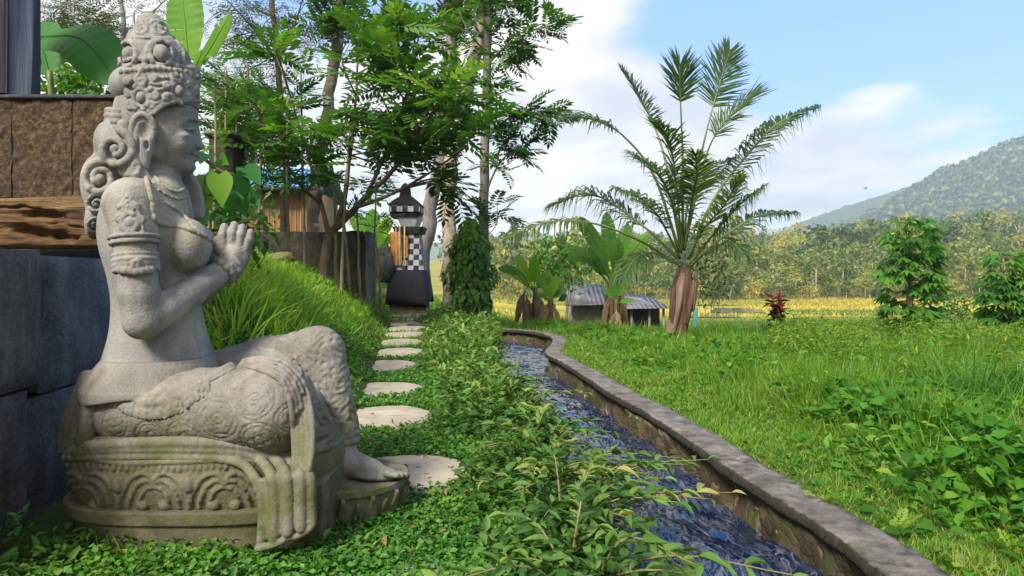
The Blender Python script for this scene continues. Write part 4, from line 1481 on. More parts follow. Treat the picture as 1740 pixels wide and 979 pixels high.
# ------------------------------------------------------------------ walls, timber and post behind the statue
def build_left_walls():
    M = Mat('blue_grey_slate')
    n = M.noise(8, 6, .65, stretch=(1, 1, .5))
    c = M.ramp(n, [(0.28, (0.034, 0.038, 0.050)), (0.5, (0.085, 0.094, 0.115)), (0.72, (0.18, 0.19, 0.21))])
    c = M.mix(M.rng(M.noise(70, 4, .7), .52, .68, 0, .5), c, (0.20, 0.21, 0.23))
    c = M.mix(M.math('MULTIPLY', M.rng(M.xyz()[2], .55, .15), M.rng(M.noise(5, 4, .6), .38, .6, 0, .8)), c, (0.055, 0.036, 0.022))
    c = M.mix(M.rng(M.noise(26, 3, .5, stretch=(1, 1, .06)), .68, .72, 0, .7), c, (0.22, 0.21, 0.20))
    b = M.bump(M.noise(40, 5, .7), 1.0, .02); b = M.bump(M.noise(6, 4, .6), .6, .03, b)
    sm_ = M.done(M.bsdf(c, .75, b, spec=.3))
    root = thing('slate_wall', (-1.75, 2.3, 0), 'dark blue-grey slate block wall close behind the statue at the left edge', 'wall')
    A, B = np.array([-1.455, 1.50]), np.array([-1.70, 2.95])
    d = unit(B - A); nrm = np.array([-d[1], d[0]])          # to the left, into the wall
    def block(t0, t1, z0, z1, out=0.0, rs=0):
        g = G(); a, b_ = A + d * t0, A + d * t1
        nx, nz = 14, 12
        rg = np.random.RandomState(rs)
        V = []
        for i in range(nx + 1):
            for j in range(nz + 1):
                t, s_ = i / nx, j / nz
                p = a + (b_ - a) * t; z = z0 + (z1 - z0) * s_
                e = min(t, 1 - t) * (t1 - t0); f_ = min(s_, 1 - s_) * (z1 - z0)
                ch = .018 * (1 - min(min(e, f_) / .02, 1)) ** 2
                q = p + nrm * (ch - out + .012 * (fbm(np.array([[p[0] * 9, p[1] * 9, z * 9]]), 3, rs)[0] - .5))
                V.append([q[0], q[1], z])
        i, j = np.meshgrid(np.arange(nx), np.arange(nz), indexing='ij')
        F = np.stack([i * (nz + 1) + j, (i + 1) * (nz + 1) + j, (i + 1) * (nz + 1) + j + 1, i * (nz + 1) + j + 1], -1).reshape(-1, 4)
        g.add(V, F)
        M4 = np.eye(4); M4[:2, 0] = d; M4[:2, 1] = nrm; M4[:2, 3] = a
        g.box((0.003, .019 - out, z0 + .003), (t1 - t0 - .003, .34, z1 - .003), .004, M=M4)
        return g.build('slate_block', sm_, root)
    jt = 0.70
    block(-.25, jt - .006, .44, .885, .0, 1); block(jt + .008, 1.5, .40, .872, -.012, 2)
    block(-.25, jt - .09, -.1, .432, .004, 3); block(jt - .08, 1.5, -.1, .392, -.016, 4)
    # brown stone panels set back above
    M = Mat('brown_split_stone')
    n = M.noise(38, 6, .75)
    c = M.ramp(n, [(0.30, (0.020, 0.014, 0.010)), (0.46, (0.085, 0.052, 0.030)), (0.58, (0.17, 0.11, 0.06)), (0.74, (0.29, 0.21, 0.13))])
    c = M.mix(M.rng(M.noise(3.5, 4, .6), .42, .64, 0, .6), c, (0.055, 0.045, 0.040))
    b = M.bump(M.noise(45, 6, .75), 1.0, .035); b = M.bump(M.noise(150, 3, .7), .5, .006, b)
    bm = M.done(M.bsdf(c, .9, b, spec=.2))
    Cp = Mat('dark_coping'); cpm = Cp.done(Cp.bsdf(Cp.ramp(Cp.noise(20, 5), [(.3, (.018, .018, .02)), (.7, (.055, .055, .06))]), .8, Cp.bump(Cp.noise(50, 4), .4, .006)))
    Gr = Mat('pale_grout'); grm = Gr.done(Gr.bsdf(Gr.ramp(Gr.noise(30, 4), [(.3, (.16, .14, .12)), (.7, (.34, .32, .29))]), .9))
    Yb = 3.12
    root = thing('brown_stone_wall', (-2.4, Yb, 0.9), 'brown rough-split stone panel wall with dark coping above the old timber', 'wall')
    zb, zt = P(0, 336, Yb)[2], P(0, 172, Yb)[2]
    rg = np.random.RandomState(3)
    edges = [-90, 24, 126, 226]
    for k in range(3):
        x0, x1 = P(edges[k], 0, Yb)[0] + .003, P(edges[k + 1], 0, Yb)[0] - .003
        nx, nz = 26, 36
        X, Z = np.meshgrid(np.linspace(x0, x1, nx), np.linspace(zb, zt, nz), indexing='ij')
        pts = np.stack([X * 22, 0 * X, Z * 22], -1)
        Yv = Yb - .028 * fbm(pts, 4, k) + .001
        V = np.stack([X, Yv, Z], -1).reshape(-1, 3)
        i, j = np.meshgrid(np.arange(nx - 1), np.arange(nz - 1), indexing='ij')
        g = G().add(V, np.stack([i * nz + j, (i + 1) * nz + j, (i + 1) * nz + j + 1, i * nz + j + 1], -1).reshape(-1, 4))
        g.box((x0 + .002, Yb + .014, zb + .002), (x1 - .002, Yb + .09, zt - .002), .003)
        g.build('stone_panel', bm, root)
    x0, x1 = P(-90, 0, Yb)[0], P(226, 0, Yb)[0]
    G().box((x0, Yb - .0025, zb), (x1, Yb + .0005, zt), 0).build('grout', grm, root)
    G().box((x0 - .02, Yb - .03, zt + .003), (x1 + .02, Yb + .16, zt + .026), .006).build('coping', cpm, root)
    G().box((x0, Yb + .095, -.1), (x1, Yb + .16, zt), .006).build('backing', cpm, root)
    # weathered timber sleeper
    Yt = 2.86
    M = Mat('weathered_timber')
    n = M.noise(16, 6, .7, stretch=(.16, 1, 1.6), dist=.7)
    c = M.ramp(n, [(0.28, (0.022, 0.012, 0.006)), (0.46, (0.10, 0.055, 0.022)), (0.62, (0.20, 0.115, 0.050)), (0.8, (0.30, 0.21, 0.115))])
    c = M.mix(M.rng(M.noise(4, 4, .6, stretch=(.5, 1, 1.4)), .52, .66, 0, .6), c, (0.20, 0.165, 0.11))
    b = M.bump(n, 1.0, .03); b = M.bump(M.noise(60, 4, .7, stretch=(.12, 1, 2)), .6, .008, b)
    tm = M.done(M.bsdf(c, .85, b, spec=.2))
    za, zb2 = P(0, 421, Yt)[2], P(0, 334, Yt)[2]
    root = thing('timber_sleeper', (-2.1, Yt, za), 'old cracked brown timber sleeper with two dark knot holes lying on the slate wall', 'timber')
    xa, xb = P(-80, 0, Yt)[0], P(208, 0, Yt)[0]
    nx, nz = 150, 44
    X, Z = np.meshgrid(np.linspace(xa, xb, nx), np.linspace(za, zb2, nz), indexing='ij')
    U = 870 + X / Yt * FPX; Vv = HZ - (Z - CAMH) / Yt * FPX
    grain = fbm(np.stack([X * 3, 0 * X, Z * 46 + 2.2 * fbm(np.stack([X * 3, 0 * X, Z * 5], -1), 2, 4)], -1), 3, 8)
    Yv = Yt - .016 * grain
    for (u0, v0, ru, rv, dep) in ((78, 367, 34, 7, .07), (62, 396, 46, 9, .08), (110, 402, 26, 5, .05), (30, 352, 40, 2.4, .03), (120, 384, 40, 2.2, .025)):
        w = np.exp(-(((U - u0) / ru) ** 2 + ((Vv - v0 - .10 * (U - u0) + 2.2 * np.sin(U * .071 + u0) + 1.3 * np.sin(U * .19 + v0)) / rv) ** 2) ** 1.5)
        Yv += .8 * dep * w * (.6 + .8 * fbm(np.stack([X * 30, 0 * X, Z * 60], -1), 2, int(u0)))
    edge = np.minimum(Z - za, zb2 - Z); Yv += .02 * np.clip(1 - edge / .02, 0, 1) ** 2
    Vt = np.stack([X, Yv, Z + .006 * np.sin(X * 9) * (Z > (za + zb2) / 2)], -1).reshape(-1, 3)
    i, j = np.meshgrid(np.arange(nx - 1), np.arange(nz - 1), indexing='ij')
    g = G().add(Vt, np.stack([i * nz + j, (i + 1) * nz + j, (i + 1) * nz + j + 1, i * nz + j + 1], -1).reshape(-1, 4))
    g.box((xa + .002, Yt + .085, za + .002), (xb - .002, Yt + .20, zb2 - .006), .004)
    for zz, hh in ((zb2, -.004), (za, .004)):
        Xl = np.linspace(xa, xb, nx); k = 43 if zz == zb2 else 0
        top = np.vstack([Vt.reshape(nx, nz, 3)[:, k], np.stack([Xl, np.full(nx, Yt + .20), np.full(nx, zz + hh)], -1)])
        ii = np.arange(nx - 1)
        g.add(top, np.stack([ii, ii + 1, nx + ii + 1, nx + ii], -1))
    g.build('beam', tm, root, smooth=True)
    # painted post at the top left
    M = Mat('blue_grey_painted_wood')
    n = M.noise(28, 6, .7, stretch=(1, 1, .08), dist=.6)
    c = M.ramp(n, [(0.3, (0.012, 0.016, 0.030)), (0.55, (0.036, 0.046, 0.076)), (0.8, (0.075, 0.092, 0.135))])
    pm = M.done(M.bsdf(c, .6, M.bump(n, .7, .008), spec=.35))
    M = Mat('shaded_painted_wood')  # near-black tone stands for shade on the post's front
    n = M.noise(28, 6, .7, stretch=(1, 1, .08))
    dm = M.done(M.bsdf(M.ramp(n, [(.3, (.008, .007, .009)), (.7, (.028, .024, .027))]), .7, M.bump(n, .5, .006)))
    zt2 = zt + .03
    root = thing('wooden_post', (P(44, 0, Yb)[0], Yb + .05, zt2), 'blue-grey painted square wooden post standing on the brown stone wall', 'post')
    xr = P(18, 0, Yb)[0]
    G().box((xr - .22, Yb, zt2 - .002), (xr, Yb + .205, 3.4), .006).build('shaft', pm, root)
    G().box((xr - .50, Yb - .034, zt2 - .002), (xr - .006, Yb - .003, 3.4), .004).build('shaded_front', dm, root)  # thin sheet over the post's front, its unlit side put into colour

# ------------------------------------------------------------------ leaf shapes
def leaf_tpl(n=4, W=.3, fold=.12, curl=.2, shape='lance'):
    """leaf along +y of length 1: three verts per row"""
    t = np.linspace(0, 1, n + 1)
    if shape == 'heart':
        w = W * np.interp(t, [0, .10, .28, .55, .8, 1], [.55, .92, 1, .78, .38, .02])
    elif shape == 'oval':
        w = W * np.maximum(np.sin(pi * t ** .85), .03)
    else:
        w = W * np.maximum(np.sin(pi * t ** .88) ** .9, .02)
    z = -curl * t ** 2
    V = []
    for k in range(n + 1):
        V += [(-w[k], t[k] - (.10 if shape == 'heart' and k == 0 else 0), z[k] + fold * w[k] / W), (0, t[k], z[k]), (w[k], t[k] - (.10 if shape == 'heart' and k == 0 else 0), z[k] + fold * w[k] / W)]
    F = []
    for k in range(n):
        a = 3 * k
        F += [[a, a + 1, a + 4, a + 3], [a + 1, a + 2, a + 5, a + 4]]
    return np.array(V, float), np.array(F)


def blade_tpl(n=3, W=.03, bend=.4, lean=.1):
    t = np.linspace(0, 1, n + 1)
    ang = lean + bend * t
    y = np.concatenate([[0], np.cumsum(np.sin((ang[1:] + ang[:-1]) / 2) / n)])
    z = np.concatenate([[0], np.cumsum(np.cos((ang[1:] + ang[:-1]) / 2) / n)])
    w = W * (1 - t ** 1.6) + .0005
    V = []
    for k in range(n + 1):
        V += [(-w[k], y[k], z[k]), (w[k], y[k], z[k])]
    F = [[2 * k, 2 * k + 1, 2 * k + 3, 2 * k + 2] for k in range(n)]
    return np.array(V, float), np.array(F)


def pinnate_tpl(pairs=9, ll=.24, lw=.075, droop=.25, rng=None):
    """feathered leaf along +y of length 1"""
    g = G(); rng = rng or np.random.RandomState(1)
    for k in range(pairs):
        t = .16 + .80 * k / (pairs - 1)
        y, z = t, -droop * t ** 2
        sc = .65 + .5 * math.sin(pi * (.15 + .75 * k / (pairs - 1)))
        for s in (-1, 1):
            a = radians(62 - 18 * t + rng.uniform(-8, 8))
            d = np.array([s * sin(a), cos(a), -.22 + rng.uniform(-.15, .15)]); d /= np.linalg.norm(d)
            sd = np.cross(d, (0, 0, 1.0)); sd /= np.linalg.norm(sd)
            L = ll * sc
            b = np.array([0, y, z])
            g.add([b, b + d * L * .5 + sd * lw * sc * .5, b + d * L, b + d * L * .5 - sd * lw * sc * .5], np.array([[0, 1, 2, 3]]))
    b = np.array([0, .97, -droop]); d = np.array([0, 1, -.5]) / 1.118
    g.add([b, b + d * ll * .5 + np.array([lw * .5, 0, 0]), b + d * ll, b + d * ll * .5 - np.array([lw * .5, 0, 0])], np.array([[0, 1, 2, 3]]))
    t = np.linspace(0, 1, 5)
    g.add(np.stack([np.concatenate([-.006 + 0 * t, .006 + 0 * t]), np.concatenate([t, t]), np.concatenate([-droop * t ** 2] * 2)], -1),
          np.array([[k, 5 + k, 6 + k, k + 1] for k in range(4)]))
    return np.vstack(g.V), np.vstack(g.Q)


def palmate_tpl(n=7):
    """cassava leaf: lobes hang from the leaf stalk's end at the origin, stalk comes from -y"""
    g = G()
    for k in range(n):
        a = radians(-105 + 210 * k / (n - 1))
        d = np.array([sin(a), cos(a), -.55 - .2 * abs(sin(a))]); d /= np.linalg.norm(d)
        s = np.cross(d, (0, 0, 1.0)); s /= np.linalg.norm(s)
        L = .5 + .12 * cos(a); w = .075
        g.add([np.zeros(3), d * L * .55 + s * w, d * L + np.array([0, 0, -.05]), d * L * .55 - s * w], np.array([[0, 1, 2, 3]]))
    g.add([(-.008, -.55, .12), (.008, -.55, .12), (.008, 0, 0), (-.008, 0, 0)], np.array([[0, 1, 2, 3]]))
    return np.vstack(g.V), np.vstack(g.Q)


GREEN = [(0.0, (0.028, 0.075, 0.012)), (0.45, (0.050, 0.130, 0.016)), (0.8, (0.085, 0.190, 0.022)), (1.0, (0.15, 0.24, 0.035))]
LM = {}


def build_leaf_mats():
    LM['grass'] = leaf_mat('grass_blade', [(0, (0.060, 0.160, 0.012)), (.4, (0.105, 0.250, 0.016)), (.75, (0.16, 0.32, 0.022)), (.93, (0.25, 0.36, 0.04)), (1, (0.36, 0.32, 0.12))], .5, patch=(.9, (0.14, 0.24, 0.022), .5, .75))
    LM['slope'] = leaf_mat('slope_grass_blade', [(0, (0.075, 0.19, 0.014)), (.4, (0.14, 0.31, 0.02)), (.75, (0.22, 0.40, 0.03)), (.93, (0.34, 0.46, 0.07)), (1, (0.45, 0.42, 0.17))], .5, patch=(1.3, (0.24, 0.36, 0.04), .5, .75))
    LM['short'] = leaf_mat('short_grass', [(0, (0.055, 0.150, 0.014)), (.4, (0.10, 0.235, 0.018)), (.75, (0.16, 0.31, 0.026)), (.92, (0.24, 0.34, 0.05)), (1, (0.34, 0.29, 0.12))], .45, patch=(2.6, (0.22, 0.25, 0.055), .56, .78))
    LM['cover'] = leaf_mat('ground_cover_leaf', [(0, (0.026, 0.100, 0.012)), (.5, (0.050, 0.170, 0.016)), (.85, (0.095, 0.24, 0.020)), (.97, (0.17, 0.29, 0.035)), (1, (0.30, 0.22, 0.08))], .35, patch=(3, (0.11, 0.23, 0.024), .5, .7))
    LM['broad'] = leaf_mat('broad_leaf', [(0, (0.030, 0.110, 0.012)), (.5, (0.055, 0.180, 0.016)), (.85, (0.10, 0.25, 0.020)), (1, (0.19, 0.30, 0.04))], .45, spec=.15, rough=.6)
    LM['shrub'] = leaf_mat('bank_shrub_leaf', [(0, (0.022, 0.075, 0.014)), (.4, (0.055, 0.135, 0.022)), (.75, (0.12, 0.23, 0.040)), (.96, (0.22, 0.31, 0.07)), (1, (0.29, 0.28, 0.08))], .4, rough=.5, spec=.25)
    LM['tree'] = leaf_mat('tree_leaf', [(0, (0.022, 0.068, 0.012)), (.45, (0.040, 0.115, 0.016)), (.8, (0.075, 0.18, 0.020)), (1, (0.16, 0.28, 0.030))], .55)
    LM['lacy'] = leaf_mat('lacy_leaf', [(0, (0.035, 0.055, 0.022)), (.6, (0.060, 0.090, 0.030)), (1, (0.10, 0.14, 0.04))], .35)
    LM['banana'] = leaf_mat('banana_leaf', [(0, (0.05, 0.15, 0.018)), (.5, (0.095, 0.245, 0.022)), (1, (0.20, 0.36, 0.03))], .5, tcol=(1.3, 1.3, .4), rough=.55, spec=.2)
    LM['banana_dark'] = leaf_mat('banana_leaf_dark', [(0, (0.038, 0.120, 0.020)), (.5, (0.075, 0.205, 0.028)), (1, (0.15, 0.30, 0.04))], .45, rough=.55, spec=.2)
    LM['palm'] = leaf_mat('palm_leaflet', [(0, (0.045, 0.090, 0.032)), (.5, (0.080, 0.145, 0.045)), (.85, (0.14, 0.21, 0.06)), (1, (0.23, 0.29, 0.08))], .55, rough=.45, spec=.35)
    LM['rachis'] = leaf_mat('palm_stalk', [(0, (0.085, 0.13, 0.03)), (1, (0.16, 0.19, 0.05))], .05)
    LM['cassava'] = leaf_mat('cassava_leaf', [(0, (0.035, 0.125, 0.018)), (.5, (0.065, 0.20, 0.024)), (.9, (0.12, 0.27, 0.03)), (1, (0.24, 0.32, 0.05))], .5)
    LM['red'] = leaf_mat('red_ti_leaf', [(0, (0.045, 0.012, 0.012)), (.35, (0.11, 0.016, 0.018)), (.65, (0.30, 0.022, 0.024)), (1, (0.50, 0.05, 0.045))], .25, tcol=(1.3, .8, .8))
    LM['taro'] = leaf_mat('taro_leaf', [(0, (0.022, 0.115, 0.020)), (1, (0.050, 0.185, 0.030))], .4, rough=.5, spec=.2)
    LM['rice'] = leaf_mat('ripe_rice', [(0, (0.13, 0.20, 0.03)), (.4, (0.25, 0.27, 0.04)), (.7, (0.38, 0.33, 0.05)), (1, (0.48, 0.39, 0.06))], .25, tcol=(1.2, 1.1, .6))
    LM['forest'] = leaf_mat('far_forest_leaf', [(0, (0.040, 0.080, 0.022)), (.25, (0.09, 0.14, 0.026)), (.5, (0.19, 0.24, 0.036)), (.8, (0.33, 0.33, 0.05)), (1, (0.46, 0.38, 0.07))], .4)
    LM['weeds'] = leaf_mat('yellow_green_weeds', [(0, (0.070, 0.150, 0.016)), (.5, (0.125, 0.24, 0.020)), (.9, (0.21, 0.31, 0.03)), (1, (0.28, 0.27, 0.06))], .45)
    LM['dry'] = leaf_mat('dry_leaf', [(0, (0.10, 0.06, 0.025)), (1, (0.26, 0.17, 0.07))], .2)
    LM['bark'] = bark_mat('brown_bark', (0.055, 0.040, 0.028), (0.15, 0.115, 0.085))
    LM['pale'] = bark_mat('pale_bark', (0.20, 0.155, 0.115), (0.40, 0.335, 0.27), 10, (1, 1, .7), (0.10, 0.085, 0.065))
    LM['grey'] = bark_mat('grey_bark', (0.12, 0.105, 0.095), (0.27, 0.245, 0.225), 12)
    LM['lichen'] = bark_mat('lichened_bark', (0.10, 0.085, 0.06), (0.24, 0.20, 0.15), 7, (1, 1, .8), (0.46, 0.45, 0.40))
    LM['twig'] = bark_mat('green_twig', (0.10, 0.085, 0.035), (0.22, 0.19, 0.085), 30)
    LM['cane'] = bark_mat('thin_cane', (0.13, 0.105, 0.060), (0.27, 0.225, 0.135), 30)


def rdir(rng, n):
    v = rng.normal(size=(n, 3))
    return v / np.linalg.norm(v, axis=1, keepdims=True)


def put_leaves(g, tpl, pos, d, size, rng, up=(0, 0, 1), rollj=.5, rlo=0, rhi=1, rnd=None):
    pos = np.asarray(pos, float); n = len(pos)
    if n == 0: return
    ax, ay, az = frames(np.asarray(d, float), up, rng.normal(0, rollj, n))
    if rnd is None: rnd = rlo + (rhi - rlo) * rng.rand(n)
    scatter(g, tpl[0], tpl[1], pos, ax, ay, az, size, rnd)


# ------------------------------------------------------------------ grass and ground cover (stuff)
def blades(name, pts, h, w, mat, rng, bend=(.2, 1.1), lean=.35, rnd=None, tilt=None):
    """h, w per blade"""
    g = G(); n = len(pts)
    kinds = [(.25, .05), (.55, .1), (.9, .15), (1.35, .2)]
    pick = rng.randint(0, 4, n)
    r = rng.rand(n) if rnd is None else rnd
    for k, (b, l) in enumerate(kinds):
        m = pick == k
        if not m.any(): continue
        tv, tf = blade_tpl(3, 1.0, b * rng.uniform(*[x for x in (bend[0] + .6, bend[1] + .1)]), l)
        a = rng.rand(m.sum()) * 2 * pi
        up = unit(np.stack([rng.normal(0, lean, m.sum()), rng.normal(0, lean, m.sum()), np.ones(m.sum())], -1) + (0 if tilt is None else tilt[m]))
        y0 = np.stack([np.cos(a), np.sin(a), 0 * a], -1)
        x = unit(np.cross(y0, up)); y = np.cross(up, x)
        scatter(g, tv, tf, pts[m], x, y, up, np.stack([w[m], h[m], h[m]], -1), r[m])
    o = g.build(name, mat)
    o['kind'] = 'stuff'
    return o


def on_ground(x, y, lift=0.0):
    return np.stack([x, y, ground_z(x, y) + lift], -1)


def wall_side(x, y):
    d, s = poly_dist(x, y, WALL[::3])
    return d * s


def clear_of_stones(x, y, grow=1.0):
    m = np.ones(len(x), bool)
    for X, Y, a, b in STONES:
        m &= ((x - X) / (a * grow)) ** 2 + ((y - Y) / (b * grow)) ** 2 > 1
    return m


def in_statue(x, y):
    return (np.abs(x + .973) < .405) & (np.abs(y - 2.165) < .30) | (np.hypot(x + .555, y - 2.235) < .165)


def build_grass():
    rng = np.random.RandomState(21)
    V = lambda X, Y: (np.abs(X) < .84 * Y + .35)
    # lawn of small round leaves between bank and slope
    n = 130000
    y = 1.25 + 6.0 * rng.rand(n) ** 1.6; x = rng.uniform(-2.2, .55, n)
    keep = V(x, y) & ((path_x(y) - x) < 1.0) & clear_of_stones(x, y, .93) & ~in_statue(x, y) & (wall_side(x, y) < -CAN_W - .04)
    keep &= x > -1.50 - .17 * (y - 1.6)
    keep &= rng.rand(n) < np.clip(1.6 - .18 * y, .3, 1)
    x, y = x[keep], y[keep]
    hmax = np.where(np.abs(x - path_x(y)) < .45, .025, .05) * (1 + .5 * (y < 1.75))
    h = rng.rand(len(x)) ** 1.3 * hmax
    pts = on_ground(x, y, 0) + np.stack([0 * x, 0 * x, h + .004], -1)
    g = G()
    d = rdir(rng, len(x)); d[:, 2] = np.abs(d[:, 2]) * .35 + .05
    size = rng.uniform(.010, .025, len(x)) * (1 + .14 * np.maximum(y - 2, 0))
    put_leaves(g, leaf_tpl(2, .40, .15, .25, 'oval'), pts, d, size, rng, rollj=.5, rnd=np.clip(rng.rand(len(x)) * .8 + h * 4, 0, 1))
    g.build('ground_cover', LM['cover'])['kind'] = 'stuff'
    # fine grass through the lawn and beside the path
    n = 42000
    y = 1.3 + 13 * rng.rand(n) ** 1.5; x = rng.uniform(-4, .6, n)
    dp = path_x(y) - x
    keep = V(x, y) & (dp < .8) & (dp > -1.4) & clear_of_stones(x, y, 1.0) & ~in_statue(x, y) & (wall_side(x, y) < -CAN_W - .02) & (x > -1.50 - .17 * (y - 1.6))
    x, y = x[keep], y[keep]
    far = np.clip((y - 2) / 8, 0, 1)
    h = rng.uniform(.02, .06, len(x)) * (1 + .6 * far) * (1 + 1.2 * np.clip((np.abs(x - path_x(y)) - .35) / .4, 0, 1))
    blades('lawn_grass', on_ground(x, y, -.004), h, np.maximum(.0022, y * .00075) * rng.uniform(.8, 1.3, len(x)), LM['grass'], rng)
    # long arching grass on the slope behind the statue
    n = 46000
    y = 2.6 + 13 * rng.rand(n) ** 1.25; x = path_x(y) - .30 - 4.2 * rng.rand(n) ** 1.1
    keep = (x > -.86 * y - .3) & ~((y < 3.35) & (x < -1.62)) & ~in_statue(x, y)
    clump = fbm(np.stack([x * 2.4, y * 2.4, 0 * x], -1), 3, 8)
    keep &= rng.rand(n) < np.clip(clump * 2.6 - .65, .15, 1)
    x, y, clump = x[keep], y[keep], clump[keep]
    tall = np.clip((path_x(y) - x - .35) / .7, 0.12, 1)
    h = (.12 + .42 * clump * rng.uniform(.5, 1.5, len(x))) * tall * np.clip(1.25 - .11 * y, .30, 1)
    blades('slope_grass', on_ground(x, y, -.01), h, np.maximum(.0055, y * .0012) * rng.uniform(.6, 1.5, len(x)), LM['slope'], rng, lean=.55)
    # short verge beyond the canal wall
    n = 120000
    y = 1.5 + 8.5 * rng.rand(n) ** 1.55; wx = np.interp(y, WALL[:100, 1], WALL[:100, 0])
    x = wx + .15 + 1.25 * rng.rand(n)
    x = np.concatenate([x, rng.uniform(-1.5, 1.8, 16000)]); y = np.concatenate([y, rng.uniform(8, 13, 16000)])
    ws = wall_side(x, y)
    edge = .178 + .07 * (fbm(np.stack([x * 6, y * 6, 0 * x], -1), 2, 4) - .5)
    keep = V(x, y) & (ws > edge - .05 * (rng.rand(len(x)) < .10))
    x, y, ws = x[keep], y[keep], ws[keep]
    cl = fbm(np.stack([x * 5, y * 5, 0 * x], -1), 3, 2)
    h = (.014 + .05 * cl ** 2 * rng.rand(len(x)) * 2) * (1 + np.clip((ws - .5) / .5, 0, 1.2)) * (1 + .08 * y)
    h = np.where(ws < .24, h * .7, h)
    blades('verge_grass', on_ground(x, y, -.003), h, np.maximum(.0020, y * .0007) * rng.uniform(.8, 1.4, len(x)), LM['short'], rng, lean=.5)
    # taller growth over the field on the right
    n = 210000
    y = 2.0 + 24 * rng.rand(n) ** 1.5; x = .4 + (.90 * y + .4) * rng.rand(n)
    cl = fbm(np.stack([x * 1.3, y * 1.3, 0 * x], -1), 4, 12)
    ws = np.where(y < 11, wall_side(x, y), 5)
    dense = np.clip((ws - .62 - .25 * (cl - .5)) / .35, 0, 1)
    keep = V(x, y) & (rng.rand(n) < dense * np.clip(cl * 2.4 - .5, .25, 1))
    x, y, cl, ws = x[keep], y[keep], cl[keep], ws[keep]
    h = (.09 + .40 * cl ** 1.3 * rng.uniform(.4, 1.35, len(x))) * np.clip((ws - .5) / .9, .25, 1) * (1 + .25 * np.clip((y - 8) / 10, 0, 1))
    hs = np.clip(.95 - .0 * y, .5, 1)
    blades('meadow_grass', on_ground(x, y, -.01), h * hs, np.maximum(.0040, y * .0009) * rng.uniform(.7, 1.35, len(x)), LM['grass'], rng, lean=.45)
    # tufts: blades fanning from common roots
    nt = 1500
    ty = 2.0 + 11 * rng.rand(nt) ** 1.25; tx = .6 + (.86 * ty) * rng.rand(nt)
    tw = np.where(ty < 11, wall_side(tx, ty), 5)
    keep = V(tx, ty) & (tw > .45 + .5 * rng.rand(nt))
    tx, ty, tw = tx[keep], ty[keep], tw[keep]
    per = 42
    hh = rng.uniform(.10, .34, len(tx)) * np.clip((tw - .2) / 1.0, .35, 1)
    hh *= 1 + .40 * sstep(.46, .62, fbm(np.stack([tx * .8, ty * .8, 0 * tx], -1), 3, 44)) * sstep(.30, .40, tx / ty)
    X_ = np.repeat(tx, per) + rng.normal(0, .045, len(tx) * per); Y_ = np.repeat(ty, per) + rng.normal(0, .045, len(tx) * per)
    H_ = np.repeat(hh, per) * rng.uniform(.5, 1.15, len(X_)); tone = np.clip(np.repeat(rng.uniform(0, .75, len(tx)), per) + rng.normal(0, .14, len(X_)), 0, 1)
    tilt = np.stack([X_ - np.repeat(tx, per), Y_ - np.repeat(ty, per), 0 * X_], -1) * 6
    blades('grass_tufts', on_ground(X_, Y_, -.01), H_, np.maximum(.0035, Y_ * .0008) * rng.uniform(.7, 1.5, len(X_)), LM['grass'], rng, lean=.25, rnd=tone, tilt=tilt)
    nt = 420
    ty = 2.9 + 8 * rng.rand(nt) ** 1.2; tx = path_x(ty) - .55 - 3.2 * rng.rand(nt)
    keep = (tx > -.86 * ty - .3) & ~((ty < 3.35) & (tx < -1.62))
    tx, ty = tx[keep], ty[keep]; per = 46
    hh = rng.uniform(.16, .42, len(tx)) * np.clip(1.25 - .10 * ty, .35, 1)
    X_ = np.repeat(tx, per) + rng.normal(0, .05, len(tx) * per); Y_ = np.repeat(ty, per) + rng.normal(0, .05, len(tx) * per)
    H_ = np.repeat(hh, per) * rng.uniform(.5, 1.15, len(X_)); tone = np.clip(np.repeat(rng.uniform(.1, .9, len(tx)), per) + rng.normal(0, .14, len(X_)), 0, 1)
    tilt = np.stack([X_ - np.repeat(tx, per), Y_ - np.repeat(ty, per), 0 * X_], -1) * 8
    blades('slope_tufts', on_ground(X_, Y_, -.01), H_, np.maximum(.0065, Y_ * .0012) * rng.uniform(.7, 1.5, len(X_)), LM['slope'], rng, lean=.2, rnd=tone, tilt=tilt, bend=(.7, 1.3))
    # small leafy weeds sprinkled through the meadow and verge
    n = 26000
    y = 1.7 + 9 * rng.rand(n) ** 1.5; x = .5 + (.86 * y) * rng.rand(n)
    ws = np.where(y < 11, wall_side(x, y), 5)
    cl = fbm(np.stack([x * 2.2, y * 2.2, 0 * x], -1), 3, 71)
    keep = V(x, y) & (ws > .19) & (rng.rand(n) < np.clip(cl * 5 - 2.2, 0.02, 1) * np.clip((ws - .35) / .35, .08, 1))
    x, y, ws, cl = x[keep], y[keep], ws[keep], cl[keep]
    h = (.01 + .22 * rng.rand(len(x)) * np.clip((ws - .25) / .9, .08, 1))
    g = G(); dd = rdir(rng, len(x)); dd[:, 2] = np.abs(dd[:, 2]) * .5
    put_leaves(g, leaf_tpl(3, .26, .12, .25), on_ground(x, y) + np.stack([0 * x, 0 * x, h], -1), dd, rng.uniform(.022, .055, len(x)) * (1 + .08 * y), rng, rnd=np.clip(rng.rand(len(x)), 0, 1))
    g.build('meadow_weeds', LM['broad'])['kind'] = 'stuff'
    # coarse grass on the fall of the land and the far meadow
    n = 40000
    y = 11 + 60 * rng.rand(n) ** 1.5; x = -10 + (.9 * y + 12) * rng.rand(n)
    keep = V(x, y) & ((path_x(y) - x) < 1.5)
    x, y = x[keep], y[keep]
    blades('far_meadow_grass', on_ground(x, y, -.02), rng.uniform(.10, .28, len(x)), y * .0011 * rng.uniform(.7, 1.3, len(x)), LM['grass'], rng)
    # broad heart leaves covering the patch on the right
    n = 34000
    y = 2.0 + 5.0 * rng.rand(n) ** 1.2; x = 1.3 + 4 * rng.rand(n)
